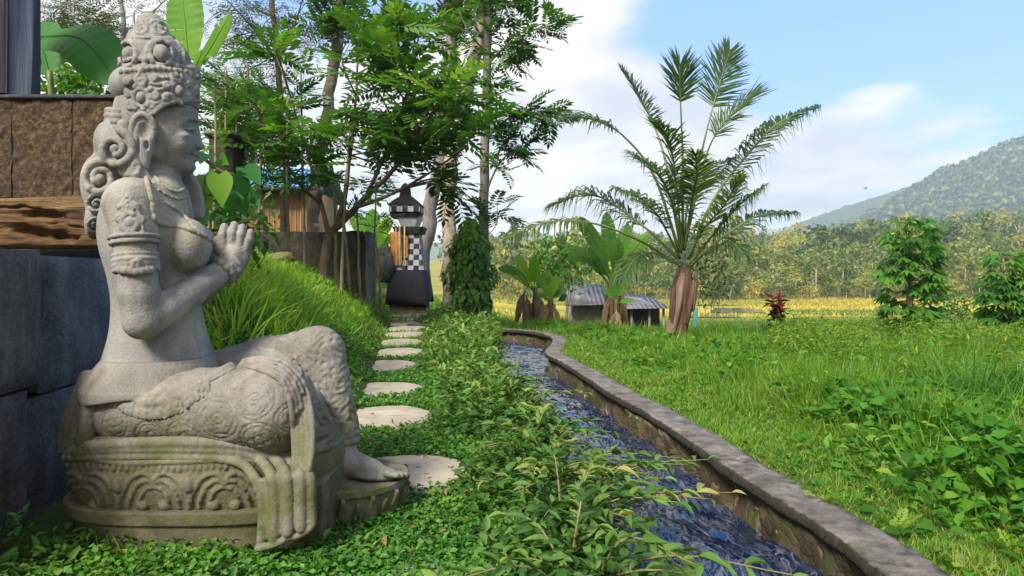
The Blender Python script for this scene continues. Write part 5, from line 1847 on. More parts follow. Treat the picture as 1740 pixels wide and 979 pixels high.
    cl = fbm(np.stack([x * 1.5, y * 1.5, 0 * x], -1), 3, 33)
    lim = 1.62 + .16 * (y - 2.4)
    keep = V(x, y) & (x > lim + 1.5 * (cl - .5)) & (rng.rand(n) < np.clip((6.0 - y) / 2.5, 0, 1) * np.clip(cl * 4 - 1.05, .06, 1))
    x, y, cl = x[keep], y[keep], cl[keep]
    h = .03 + (.04 + .32 * cl) * rng.rand(len(x)) ** .7
    g = G(); d = rdir(rng, len(x)); d[:, 2] = d[:, 2] * .45 - .15
    d[:, 1] -= .2
    put_leaves(g, leaf_tpl(4, .42, .10, .22, 'heart'), on_ground(x, y) + np.stack([0 * x, 0 * x, h], -1), d, rng.uniform(.026, .058, len(x)) * (1 + .06 * y), rng, rollj=.6, rnd=np.clip(rng.rand(len(x)) * .85 + (h - .2) * .6, 0, 1))
    g.build('broad_leaf_cover', LM['broad'])['kind'] = 'stuff'
    # yellowish feathery weeds further out
    n = 60000
    y = 5.0 + 7 * rng.rand(n); x = 2.2 + 7.5 * rng.rand(n)
    cl = fbm(np.stack([x * .9, y * .9, 0 * x], -1), 3, 55)
    keep = V(x, y) & (x > .40 * y) & (rng.rand(n) < np.clip(cl * 4 - 1.5, 0, 1))
    x, y, cl = x[keep], y[keep], cl[keep]
    h = (.1 + .5 * cl) * rng.rand(len(x))
    g = G(); d = rdir(rng, len(x)); d[:, 2] = np.abs(d[:, 2]) * .8
    put_leaves(g, leaf_tpl(2, .12, .1, .3), on_ground(x, y) + np.stack([0 * x, 0 * x, h], -1), d, rng.uniform(.035, .085, len(x)), rng)
    g.build('feathery_weeds', LM['weeds'])['kind'] = 'stuff'
    # dry, straw-coloured tangle between path and canal, further up
    n = 16000
    y = 3.6 + 8.5 * rng.rand(n) ** 1.1; wx = np.interp(y, WALL[:100, 1], WALL[:100, 0])
    wx = np.where(y > 8.5, .2 - .25 * (y - 8.5), wx)
    x = wx - CAN_W + .08 - .75 * rng.rand(n) ** 1.3 * np.clip((y - 2) / 3, .3, 1.2)
    keep = (x > path_x(y) + .28) & (canal_d(x, y) > .14)
    x, y = x[keep], y[keep]
    rn = rng.rand(len(x))
    hh = rng.uniform(.08, .34, len(x)) * np.clip((x - path_x(y) - .2) / .5, .3, 1)
    blades('bank_grass', on_ground(x, y, -.0), hh, np.maximum(.003, y * .0008) * rng.uniform(.7, 1.3, len(x)), LM['short'], rng, lean=.6, rnd=np.clip(rn * .9 + .15, 0, 1))
    g = G()
    m = rng.rand(len(x)) < .75
    d = rdir(rng, m.sum()); d[:, 2] = np.abs(d[:, 2]) * .7
    put_leaves(g, leaf_tpl(2, .20, .1, .25), on_ground(x[m], y[m]) + np.stack([0 * x[m], 0 * x[m], hh[m] * rng.uniform(.3, 1.1, m.sum())], -1), d, rng.uniform(.03, .075, m.sum()) * (1 + .05 * y[m]), rng, rlo=.2)
    g.build('bank_weeds', LM['shrub'])['kind'] = 'stuff'
    # ripe rice in the valley
    n = 62000
    y = 72 + 58 * rng.rand(n); x = -20 + 125 * rng.rand(n)
    bund = np.abs((y + .12 * x) % 11 - 5.5) > .8
    keep = V(x, y) & bund & ~((y > 76) & (y < 98) & (x < 33))
    x, y = x[keep], y[keep]
    band = vnoise(np.stack([x * .03, np.floor((y + .12 * x) / 11), 0 * x], -1), 4)
    blades('rice_crop', on_ground(x, y, -.05), rng.uniform(.25, .6, len(x)), y * .0010 * rng.uniform(.7, 1.3, len(x)), LM['rice'], rng, rnd=np.clip(-.15 + band * 1.25 + rng.normal(0, .15, len(x)), 0, 1))


# ------------------------------------------------------------------ trees of the left stand
def nearest_on(stems, p):
    best = None
    for s in stems:
        d = np.linalg.norm(s - p, axis=1); i = d.argmin()
        if best is None or d[i] < best[0]: best = (d[i], s, i)
    return best


def make_tree(name, label, base, stems, radii, ends, leaf, mats, rng, leaf_len=(.38, .6), per=9, group='trees of the left stand', spread=.35, twig_r=.010, cat='tree', up_bias=.15, tpl=None, rlo=0., rhi=1., n=8):
    """stems: lists of 3-D points, first is the trunk; ends: tips of leafy shoots"""
    root = thing(name, base, label, cat, group)
    tg = G(); S_ = []
    for s, (r0, r1) in zip(stems, radii):
        p = smooth_path(s, 22); S_.append(p)
        wob = np.stack([fbm(p * 3.1 + 5, 2, 3), fbm(p * 3.1 + 9, 2, 4), 0 * p[:, 0]], -1) - .5; wob[:, 2] = 0
        p = p + wob * r0 * 1.2
        rr = r0 + (r1 - r0) * np.linspace(0, 1, 22) ** .8
        tg.tube(p, rr, n)
    bg, lg = G(), G()
    tpls = tpl or [pinnate_tpl(7, .30, .115, rng=rng), pinnate_tpl(8, .27, .105, .35, rng), pinnate_tpl(7, .33, .12, .15, rng)]
    for e in ends:
        d, s, i = nearest_on(S_, e)
        a = s[max(i - 2, 0)]
        mid = (a + e) / 2 + rng.normal(0, .10, 3) + np.array([0, 0, .10 * d])
        pth = smooth_path([a, mid, e], 14)
        bg.tube(pth, np.linspace(twig_r, twig_r * .35, 14) * (1 + .6 * d), 5)
        t = np.sort(rng.uniform(.35, 1, per)); t[-1] = 1
        ii = (t * 13).astype(int)
        pos = pth[ii]; tan = unit(np.gradient(pth, axis=0))[ii]
        out = unit(e - a)
        side = unit(np.cross(tan, (0, 0, 1.0)))
        sg = np.where(np.arange(per) % 2 == 0, 1, -1)[:, None]
        dd = unit(tan * .55 + side * sg * .9 + rng.normal(0, spread, (per, 3)) + np.array([0, 0, up_bias]))
        k = rng.randint(0, len(tpls))
        put_leaves(lg, tpls[k], pos, dd, rng.uniform(*leaf_len, per), rng, rollj=.35, rnd=np.clip(rng.uniform(rlo, rhi, per) * .55 + rng.uniform(rlo, rhi) * .45, 0, 1))
    tg.build('trunk', mats[0], root, smooth=True)
    if bg.V: bg.build('branches', mats[0], root)
    if lg.V: lg.build('crown', leaf, root)
    return root


def px_ends(rng, n, boxes, Y):
    out = []
    w = np.array([b[4] if len(b) > 4 else 1 for b in boxes], float); w /= w.sum()
    for _ in range(n):
        b = boxes[rng.choice(len(boxes), p=w)]
        out.append(P(rng.uniform(b[0], b[2]), rng.uniform(b[1], b[3]), rng.uniform(*Y)))
    return out


def build_stand():
    rng = np.random.RandomState(4)
    def pl(pts, Y, dy=None):
        return [P(u, v, Y + (0 if dy is None else dy[i])) for i, (u, v) in enumerate(pts)]
    def gb(u, Y):
        x = (u - 870) / FPX * Y
        return np.array([x, Y, float(ground_z(np.array([x]), np.array([Y]))[0])])
    dn = np.array([0, 0, .12])
    # 1. many-stemmed tree leaning over the path
    Y = 9.8; b = gb(549, Y)
    stems = [[b - dn, *pl([(556, 412), (578, 382), (608, 352), (640, 318), (690, 262), (735, 200)], Y, [0, 0, -.1, -.3, -.6, -.9])],
             pl([(560, 402), (548, 350), (532, 290), (508, 215), (480, 120)], Y, [0, .1, .2, .4, .6]),
             pl([(574, 384), (588, 320), (598, 240), (606, 150), (612, 40)], Y, [0, .1, .2, .4, .5]),
             pl([(606, 352), (655, 335), (720, 300), (790, 250)], Y, [-.1, -.4, -.8, -1.2]),
             pl([(545, 345), (510, 315), (470, 250), (430, 170)], Y, [.1, -.2, -.5, -.8]),
             pl([(622, 335), (668, 230), (700, 130), (715, 40)], Y, [-.2, -.3, -.2, .1])]
    ends = px_ends(rng, 70, [(405, 80, 540, 250, .9), (430, 200, 640, 300, 1.0), (570, 70, 680, 250, 1.1), (680, 50, 740, 200, .6), (650, 195, 740, 265, .9), (740, 125, 815, 160, .5), (735, 215, 810, 245, .5), (585, 300, 640, 350, .4), (600, -20, 690, 90, .9), (755, 318, 800, 340, .3)], (8.3, 10.9))
    make_tree('feathery_tree', 'bushy feather-leaved tree with a forked leaning trunk in front of the dark stone wall', b, stems,
              [(.085, .02), (.045, .012), (.05, .012), (.04, .01), (.03, .01), (.035, .01)], ends, LM['tree'], [LM['bark']], rng, (.42, .68), per=8)
    # 2. tall straight tree on the right of the stand with layered boughs against the sky
    Y = 12.6; b = gb(826, Y)
    stems = [[b - dn, *pl([(824, 430), (822, 300), (826, 160), (828, 40), (832, -60)], Y)],
             pl([(826, 110), (860, 80), (905, 52), (950, 40)], Y, [0, -.1, -.3, -.4]),
             pl([(823, 240), (858, 205), (900, 190), (938, 200)], Y, [0, -.2, -.4, -.5]),
             pl([(824, 330), (850, 275), (885, 250)], Y, [0, -.2, -.3]),
             pl([(828, 30), (850, 5), (870, -30)], Y, [0, .2, .4]),
             pl([(824, 170), (860, 155), (884, 147)], Y, [0, -.1, -.2]),
             pl([(826, 90), (800, 60), (780, 20)], Y, [0, -.3, -.4])]
    ends = [*pl([(948, 38), (930, 44), (905, 50), (890, 66), (872, 76), (858, 92), (885, 90), (868, 108)], Y - .3), *pl([(938, 202), (915, 192), (892, 188), (868, 200), (850, 212), (880, 214)], Y - .4),
            *pl([(884, 250), (868, 262), (850, 280), (860, 240)], Y - .2), *pl([(860, -10), (846, 10), (880, -5), (870, 25), (850, 40), (800, 30), (785, 50), (800, 75)], Y), *pl([(845, 345), (836, 352), (845, 130), (815, 190)], Y - .2)]
    make_tree('tall_tree', 'tall slim grey-brown tree with layered boughs against the sky, rightmost of the left stand', b, stems, [(.105, .075), (.03, .008), (.03, .008), (.025, .008), (.02, .008), (.016, .010), (.02, .008)], ends, LM['tree'], [LM['grey']], rng, (.42, .62), 8, twig_r=.008, rhi=.75)
    # 3. leaning pale trunk
    Y = 13.6; b = gb(756, Y)
    stems = [[b - dn, *pl([(764, 450), (762, 350), (772, 260), (795, 150), (812, 70), (832, -40)], Y)]]
    make_tree('pale_tree', 'pale smooth trunk leaning right behind the ivy column, beside the shrine', b, stems, [(.165, .125)], px_ends(rng, 7, [(800, -60, 860, 0)], (13.2, 14)), LM['tree'], [LM['pale']], rng, n=12)
    # 4. second pale trunk, behind the shrine roof
    Y = 17.0; b = gb(716, Y)
    stems = [[b - dn, *pl([(722, 420), (735, 330), (752, 230), (766, 120), (778, -50)], Y)]]
    make_tree('pale_tree', 'greyer pale trunk just behind the shrine roof, leaning right', b, stems, [(.22, .15)], px_ends(rng, 9, [(735, -40, 800, 50)], (16.5, 17.4)), LM['lacy'], [LM['grey']], rng, (.5, .8), n=12)
    # 5. blotched trunk in the middle of the crown
    Y = 13.2; b = gb(528, Y)
    stems = [[b - dn, *pl([(532, 380), (540, 320), (548, 250), (560, 160), (572, 80), (580, -40)], Y)]]
    make_tree('blotched_tree', 'thick pale trunk with white lichen blotches rising through the leaves, left of the forked tree', b, stems, [(.125, .11)], px_ends(rng, 14, [(520, -60, 640, 60)], (12.6, 13.6)), LM['tree'], [LM['lichen']], rng, n=12)
    # 6. leaner lichened pole beside it
    Y = 12.2; b = gb(484, Y)
    stems = [[b - dn, *pl([(482, 380), (486, 300), (478, 200), (470, 90), (462, -40)], Y)], pl([(472, 110), (440, 60), (395, 10), (360, -30)], Y), pl([(470, 90), (500, 40), (520, -20)], Y), pl([(466, 30), (430, 10), (410, -20)], Y)]
    fine = [pinnate_tpl(7, .17, .045, .3, rng), pinnate_tpl(6, .20, .05, .2, rng)]
    make_tree('lacy_tree', 'thin brown tree with bare crossing boughs and sparse lacy leaves at the upper left', b, stems, [(.085, .05), (.03, .01), (.03, .01), (.02, .008)],
              px_ends(rng, 70, [(340, 0, 470, 130, 1.2), (360, 100, 470, 260, .9), (440, -10, 540, 90, .6)], (11.4, 13)), LM['lacy'], [LM['bark']], rng, (.28, .5), 7, tpl=fine, twig_r=.007)
    # 7. lacy tree behind the upper left corner
    Y = 15; b = gb(208, Y)
    stems = [[b - dn, *pl([(208, 300), (212, 100), (206, 0), (200, -60)], Y)], pl([(210, 120), (150, 60), (90, 0)], Y), pl([(208, 60), (260, 20), (300, -20)], Y)]
    make_tree('lacy_tree', 'grey-green lacy-leaved tree filling the upper left corner behind the brown wall', b, stems, [(.07, .04), (.03, .01), (.03, .01)],
              px_ends(rng, 95, [(70, -20, 200, 90, 1.4), (180, 0, 300, 90, .5), (80, 60, 200, 150, .6)], (13.6, 16)), LM['lacy'], [LM['grey']], rng, (.35, .65), 8, tpl=fine, twig_r=.008)
    # 8. second leafy tree left of the forked one
    Y = 11.4; b = gb(452, Y)
    stems = [[b - dn, *pl([(446, 380), (436, 300), (424, 200), (420, 110)], Y)], pl([(440, 320), (400, 260), (368, 220)], Y), pl([(430, 260), (470, 200), (500, 160)], Y)]
    make_tree('feathery_tree', 'feather-leaved sapling tree half hidden right of the statue head, in front of the blue-roofed house', b, stems, [(.05, .02), (.02, .008), (.02, .008)],
              px_ends(rng, 42, [(352, 130, 470, 250, 1.2), (380, 210, 520, 310, 1.2)], (10.6, 12.2)), LM['tree'], [LM['bark']], rng, (.32, .5), 8, rhi=.85)
    # palm-like bright leaf tuft inside the crown
    # 9. thin canes along the wall
    canes = [(416, 432, 392, 250, 9.6), (437, 428, 446, 180, 9.9), (493, 438, 488, 170, 9.6), (519, 440, 512, 120, 10.2), (571, 452, 560, 230, 10.2), (579, 470, 596, 200, 9.7),
             (597, 480, 575, 300, 10.4), (612, 496, 604, 330, 10.6), (637, 503, 640, 310, 11.8), (650, 510, 636, 380, 12.4), (362, 330, 366, 130, 8.2), (378, 330, 384, 120, 8.8), (392, 360, 402, 160, 9.4)]
    lab = ['thin bare cane standing far left of the boulder on the slope', 'thin cane rising just left of the boulder', 'slim cane just right of the boulder', 'slim cane close left of the forked tree base',
           'thin cane right beside the forked tree base', 'second thin cane right of the forked tree base', 'thin cane in the middle of the dark stone wall', 'thin cane near the right end of the dark stone wall',
           'tall thin cane between stone wall end and shrine', 'short thin cane close left of the shrine', 'pale bamboo-thin cane close to the statue face', 'second pale thin cane right of the statue face', 'third pale thin cane right of the statue face']
    for k, (u0, v0, u1, v1, Y) in enumerate(canes):
        b = gb(u0, Y)
        st = [[b - dn, P((u0 + u1) / 2 + rng.uniform(-4, 4), (v0 + v1) / 2, Y), P(u1, v1, Y)]]
        make_tree('cane', lab[k], b, st, [(.030 if k < 10 else .02, .012)], [P(u1 + rng.uniform(-25, 25), v1 + rng.uniform(-30, 30), Y + rng.uniform(-.3, .3)) for _ in range(3)], LM['tree'], [LM['cane']], rng, (.2, .4), 5, 'thin canes along the slope', cat='cane', n=6, twig_r=.005)
    # 10. ivy-clad stump
    Y = 12.0; b = gb(800, Y)
    root = thing('ivy_column', b, 'dense bright green ivy column covering a stump right of the shrine', 'ivy')
    g = G().tube([b - dn, P(800, 450, Y), P(803, 385, Y)], [.16, .13, .05], 9); g.build('trunk', LM['bark'], root)
    g = G(); n = 1500
    v = 372 + 150 * rng.rand(n) ** .85; half = np.interp(v, [370, 395, 430, 470, 500, 522], [6, 20, 33, 36, 33, 28])
    th = rng.rand(n) * 2 * pi
    rad = half / FPX * Y * (.80 + .35 * rng.rand(n)) * (1 + .22 * np.sin(v * .11 + th * 2))
    cx = P(800, 0, Y)[0]
    p = np.stack([cx + rad * np.cos(th), Y + rad * np.sin(th) * .9, CAMH - (v - HZ) / FPX * Y], -1)
    d = np.stack([np.cos(th) * .6, np.sin(th) * .6, -.6 - .4 * rng.rand(n)], -1) + rng.normal(0, .3, (n, 3))
    nrm = np.stack([np.cos(th), np.sin(th), 0 * th + .5], -1)
    ax = unit(np.cross(unit(d), nrm)); az = np.cross(ax, unit(d))
    tv, tf = leaf_tpl(3, .36, .1, .2, 'heart')
    scatter(g, tv, tf, p, ax, unit(d), az, rng.uniform(.07, .14, n), np.clip(rng.rand(n) * .7 + .3 + .15 * (v < 420), 0, .96))
    g.build('foliage', LM['cover'], root)


# ------------------------------------------------------------------ bananas, palm, cassava and the rest
def banana_leaf(g, base, tip, width, droop, rng, r, tear=.5, face=None, petiole=.12):
    """one big leaf as strips either side of the midrib, torn between the veins"""
    base, tip = np.asarray(base, float), np.asarray(tip, float)
    L = np.linalg.norm(tip - base)
    mid = base + (tip - base) * .55 + np.array([0, 0, droop * L])
    n = 41
    pth = smooth_path([base, mid, tip], n)
    tan = unit(np.gradient(pth, axis=0))
    fc = np.array(face if face is not None else (rng.normal(0, .3), -.6, .9), float)
    side = unit(np.cross(tan, fc)); nor = np.cross(side, tan)
    g.tube(pth, np.linspace(.022, .006, n) * max(L, .6) * .8, 5, r=min(r + .25, 1))
    t = np.linspace(0, 1, n)
    w = width * np.interp(np.clip((t - petiole) / (1 - petiole), 0, 1), [0, .06, .2, .5, .75, .92, 1], [0, .55, .88, 1, .88, .45, .02])
    for s in (-1, 1):
        i = 1
        while i < n - 1:
            if t[i] < petiole: i += 1; continue
            k = 1
            while i + k < n - 1 and rng.rand() > tear * .42: k += 1
            k = min(k, n - 1 - i)
            idx = np.arange(i, i + k + 1)
            fold = rng.uniform(-.25, .25) - .10
            rows = []
            for f_ in (0, .35, .7, 1.0):
                q = pth[idx] + side[idx] * (s * w[idx, None] * f_) + nor[idx] * (w[idx, None] * (.12 * f_ + (fold - .35 * tear) * f_ ** 2)) + tan[idx] * (w[idx, None] * .22 * f_)
                q += nor[idx] * (w[idx, None] * .035 * f_ * (((idx % 4) - 1.5) / 1.5)[:, None] * (idx % 2)[:, None])
                if k >= 1 and tear > .05: q[-1] -= tan[idx[-1]] * (.05 * w[idx[-1]] * f_)
                rows.append(q)
            m = len(idx); Vv = np.vstack(rows)
            a, b = np.meshgrid(np.arange(3), np.arange(m - 1), indexing='ij')
            g.add(Vv, np.stack([a * m + b, a * m + b + 1, (a + 1) * m + b + 1, (a + 1) * m + b], -1).reshape(-1, 4), np.clip(r + rng.normal(0, .06), 0, 1))
            i += k


def banana(name, label, base, stem_h, leaves, mat, rng, Y, group='banana plants', tear=.35, stems=None, r0=.07, face=None):
    """leaves: (base px, tip px, half width m, droop, dY)"""
    root = thing(name, base, label, 'banana plant', group)
    g = G()
    for (bx, h, r) in (stems or [(0, stem_h, r0)]):
        p = base + np.array([bx, 0, -.1])
        top = float(np.mean([P(l[0], l[1], Y)[2] for l in leaves])) + .04 - base[2]
        h = top * h / max(s[1] for s in (stems or [(0, stem_h, 0)]))
        g.tube(smooth_path([p, p + [0, 0, h * .5], p + [.02, 0, h + .1]], 8), np.linspace(r, r * .55, 8), 9)
    g.build('stem', LM['banana_stem'], root, smooth=True)
    if Y > 12:
        for (bx, h, r) in (stems or [(0, stem_h, r0)]):
            for q in range(4):
                top = float(np.mean([P(l[0], l[1], Y)[2] for l in leaves])) - base[2]
                a = rng.rand() * 6.28; p = base + np.array([bx, 0, top * rng.uniform(.75, .98)])
                g = G(); banana_leaf(g, p, p + np.array([.22 * cos(a), .22 * sin(a) - .05, -top * rng.uniform(.5, .85)]), .07, .12, rng, rng.rand(), .6)
                g.build('dead_leaf', LM['dry'], root)
    for (u0, v0, u1, v1, w, dr, dy) in leaves:
        g = G()
        banana_leaf(g, P(u0, v0, Y), P(u1, v1, Y + dy), w * (1.05 if Y > 12 else 1), dr, rng, rng.uniform(.25, 1), tear, face)
        g.build('leaf', mat, root)
    return root


def frond(g, gl, pts, r0, l0, l1, start, n, rng, hang=.5, wid=.018, r=.4, fan=0.0, twist=0.0):
    """feather frond: stalk along pts, blades from fraction start to the tip"""
    p = smooth_path(pts, 34); L = np.linalg.norm(np.diff(p, axis=0), axis=1).sum()
    g.tube(p, np.linspace(r0, r0 * .18, 34), 6, r=.5)
    tan = unit(np.gradient(p, axis=0))
    t = np.linspace(start, 1, n); i = t * 33; ii = np.clip(i.astype(int), 0, 32); f = (i - ii)[:, None]
    pos = p[ii] * (1 - f) + p[ii + 1] * f; tg = tan[ii]
    ref = np.array([sin(twist), -cos(twist) * .35, 1.0])
    side = unit(np.cross(tg, ref)); nor = np.cross(side, tg)
    q = np.linspace(0, 1, n)
    ln = (l0 + (l1 - l0) * q) * np.interp(q, [0, .12, .55, .85, 1], [.55, .9, 1, .75, .45])
    for s in (-1, 1):
        a = np.radians(np.interp(q, [0, 1], [64, 24])) + rng.normal(0, .12, n)
        d = unit(tg * np.cos(a)[:, None] + side * (s * np.sin(a))[:, None] + nor * (.22 - fan) + rng.normal(0, .07, (n, 3)))
        g1 = np.array([0, 0, -1.0])
        for k in range(n):
            w = wid * rng.uniform(.75, 1.2)
            L_ = ln[k] * rng.uniform(.82, 1.12)
            hk = hang * rng.uniform(.7, 1.7)
            m1 = pos[k] + d[k] * L_ * .5 + g1 * L_ * .10 * hk
            e = pos[k] + d[k] * L_ * (.97 - .25 * hk) + g1 * L_ * .42 * hk
            sd = unit(np.cross(d[k], nor[k] + rng.normal(0, .25, 3)))
            gl.add([pos[k] - sd * w * .35, pos[k] + sd * w * .35, m1 + sd * w * .5, e + sd * w * .10, e - sd * w * .10, m1 - sd * w * .5],
                   [np.array([[0, 1, 2, 5], [5, 2, 3, 4]])], np.clip(r + rng.normal(0, .16), 0, 1))


def build_palm():
    rng = np.random.RandomState(8)
    Y = 9.0
    b = P(1152, 566, Y); b[2] = float(ground_z(b[:1], b[1:2])[0])
    root = thing('coconut_palm', b, 'young coconut palm with a short brown sheathed trunk on the grass right of the canal', 'palm')
    g = G()
    zs = np.array([-.15, .05, .3, .6, .85, 1.0, 1.15]); rr = np.array([.15, .14, .13, .135, .145, .13, .09])
    g.tube(np.stack([b[0] + np.array([0, 0, .01, .03, .06, .08, .09]), np.full(7, Y), b[2] + zs], -1), rr, 12)
    M = Mat('brown_palm_sheath')
    n = M.noise(20, 6, .7, stretch=(1, 1, .12))
    c = M.ramp(n, [(.28, (.030, .017, .011)), (.5, (.085, .048, .030)), (.75, (.18, .115, .075))])
    bm = M.done(M.bsdf(c, .8, M.bump(n, .9, .02), spec=.2))
    g.build('trunk', bm, root, smooth=True)
    M = Mat('pale_dry_sheath')
    n = M.noise(24, 6, .7, stretch=(1, 1, .10))
    pm = M.done(M.bsdf(M.ramp(n, [(.3, (.085, .055, .038)), (.7, (.25, .175, .125))]), .85, M.bump(n, .8, .015)))
    # dead leaf bases wrapped round the trunk
    for (u0, v0, u1, v1, w, m) in ((1163, 464, 1143, 566, .08, pm), (1180, 476, 1168, 550, .05, bm), (1146, 486, 1143, 556, .045, bm), (1184, 470, 1178, 530, .04, bm)):
        top, bot = P(u0, v0, Y - .15), P(u1, v1, Y - .15)
        g = G(); n_ = 9
        t = np.linspace(0, 1, n_)
        pth = top + (bot - top) * t[:, None] + np.array([0, -1, 0]) * (.05 * np.sin(pi * t))[:, None]
        wd = w * np.interp(t, [0, .15, .7, 1], [.45, .8, 1, .95])
        cols = []
        for f_ in (-1, -.5, 0, .5, 1):
            cols.append(pth + np.stack([wd * f_, .10 * wd / w * f_ ** 2 * .9, 0 * t], -1))
        V_ = np.stack(cols, 1).reshape(-1, 3)
        V2 = V_ + np.array([0, .022, 0])
        i, j = np.meshgrid(np.arange(n_ - 1), np.arange(4), indexing='ij')
        F = np.stack([i * 5 + j, i * 5 + j + 1, (i + 1) * 5 + j + 1, (i + 1) * 5 + j], -1).reshape(-1, 4)
        g.add(V_, F).add(V2, F[:, ::-1])
        for (a0, st) in ((0, 5), (4, 5)):
            k = np.arange(n_ - 1)
            g.add(np.vstack([V_[a0::5], V2[a0::5]]), np.stack([k, k + 1, n_ + k + 1, n_ + k], -1))
        g.add(np.vstack([V_[:5], V2[:5], V_[-5:], V2[-5:]]), np.array([[k, k + 1, 6 + k, 5 + k] for k in range(4)] + [[10 + k, 11 + k, 16 + k, 15 + k] for k in range(4)]))
        g.build('leaf_sheath', m, root)
    # coarse fibre and petiole bases
    F_ = [  # pts px, dY end, stalk r, leaflet l0, l1, start, n, hang, fan, twist
        ([(1150, 448), (1085, 408), (1005, 379), (930, 378), (856, 405)], -.9, .024, .30, .22, .52, 26, .75, .0, 0),
        ([(1152, 440), (1085, 378), (1005, 330), (940, 347)], .5, .026, .62, .42, .30, 34, .7, .0, 0),
        ([(1155, 430), (1112, 300), (1060, 232), (1012, 205), (968, 200)], -.5, .026, .56, .44, .56, 28, .45, .0, 0),
        ([(1158, 420), (1130, 270), (1098, 185), (1056, 118)], .7, .026, .42, .30, .52, 26, .15, .0, .5),
        ([(1160, 400), (1160, 270), (1157, 190), (1155, 112)], -.6, .024, .42, .40, .74, 22, .10, .15, .0),
        ([(1166, 400), (1190, 270), (1212, 180), (1240, 86)], .4, .024, .44, .38, .66, 24, .10, .15, .4),
        ([(1166, 410), (1195, 280), (1225, 215), (1278, 160)], -.3, .022, .60, .52, .56, 24, .25, .15, -.3),
        ([(1170, 440), (1215, 335), (1290, 240), (1330, 205), (1386, 180)], .6, .028, .52, .34, .30, 44, .8, .0, 0),
        ([(1172, 448), (1215, 395), (1255, 350), (1296, 318)], -.8, .024, .46, .32, .30, 30, .75, .0, 0),
        ([(1174, 452), (1225, 405), (1290, 366), (1350, 360)], .5, .024, .44, .30, .32, 32, .75, .0, 0),
        ([(1158, 430), (1140, 340), (1115, 290), (1078, 262)], -1.0, .022, .58, .44, .22, 28, .5, .1, .3),
        ([(1160, 425), (1172, 330), (1200, 290), (1248, 268)], 1.0, .022, .56, .44, .20, 30, .4, .1, -.3),
        ([(1156, 440), (1120, 370), (1085, 335), (1050, 320)], -1.1, .020, .50, .36, .24, 26, .7, .0, 0),
        ([(1168, 440), (1195, 390), (1230, 350), (1258, 300)], -1.1, .020, .52, .38, .22, 28, .6, .0, 0),
        ([(1160, 425), (1150, 330), (1140, 250), (1118, 210)], -.9, .022, .50, .38, .24, 28, .4, .05, .2),
        ([(1163, 425), (1176, 340), (1184, 300), (1182, 262)], -.9, .020, .55, .46, .20, 28, .45, .2, -.1),
        ([(1152, 450), (1110, 430), (1080, 440), (1060, 470)], -.6, .018, .40, .28, .40, 20, .8, .0, 0),
        ([(1172, 452), (1205, 425), (1240, 412), (1262, 430)], -.7, .018, .40, .28, .38, 20, .8, .0, 0)]
    for (pts, dy, r0, l0, l1, st, n_, hang, fan, tw) in F_:
        Ys = Y + np.linspace(0, 1, len(pts)) ** 1.2 * dy
        p3 = [P(u, v, yy) for (u, v), yy in zip(pts, Ys)]
        g, gl = G(), G()
        frond(g, gl, p3, r0 * .9, l0 * 1.28, l1 * 1.28, st, int(n_ * 2.4), rng, hang * (1.25 if hang > .4 else 1), .022, rng.uniform(.2, .65), fan, tw)
        f = g.build('frond', LM['rachis'], root)
        o = gl.build('leaflets', LM['palm'], f)


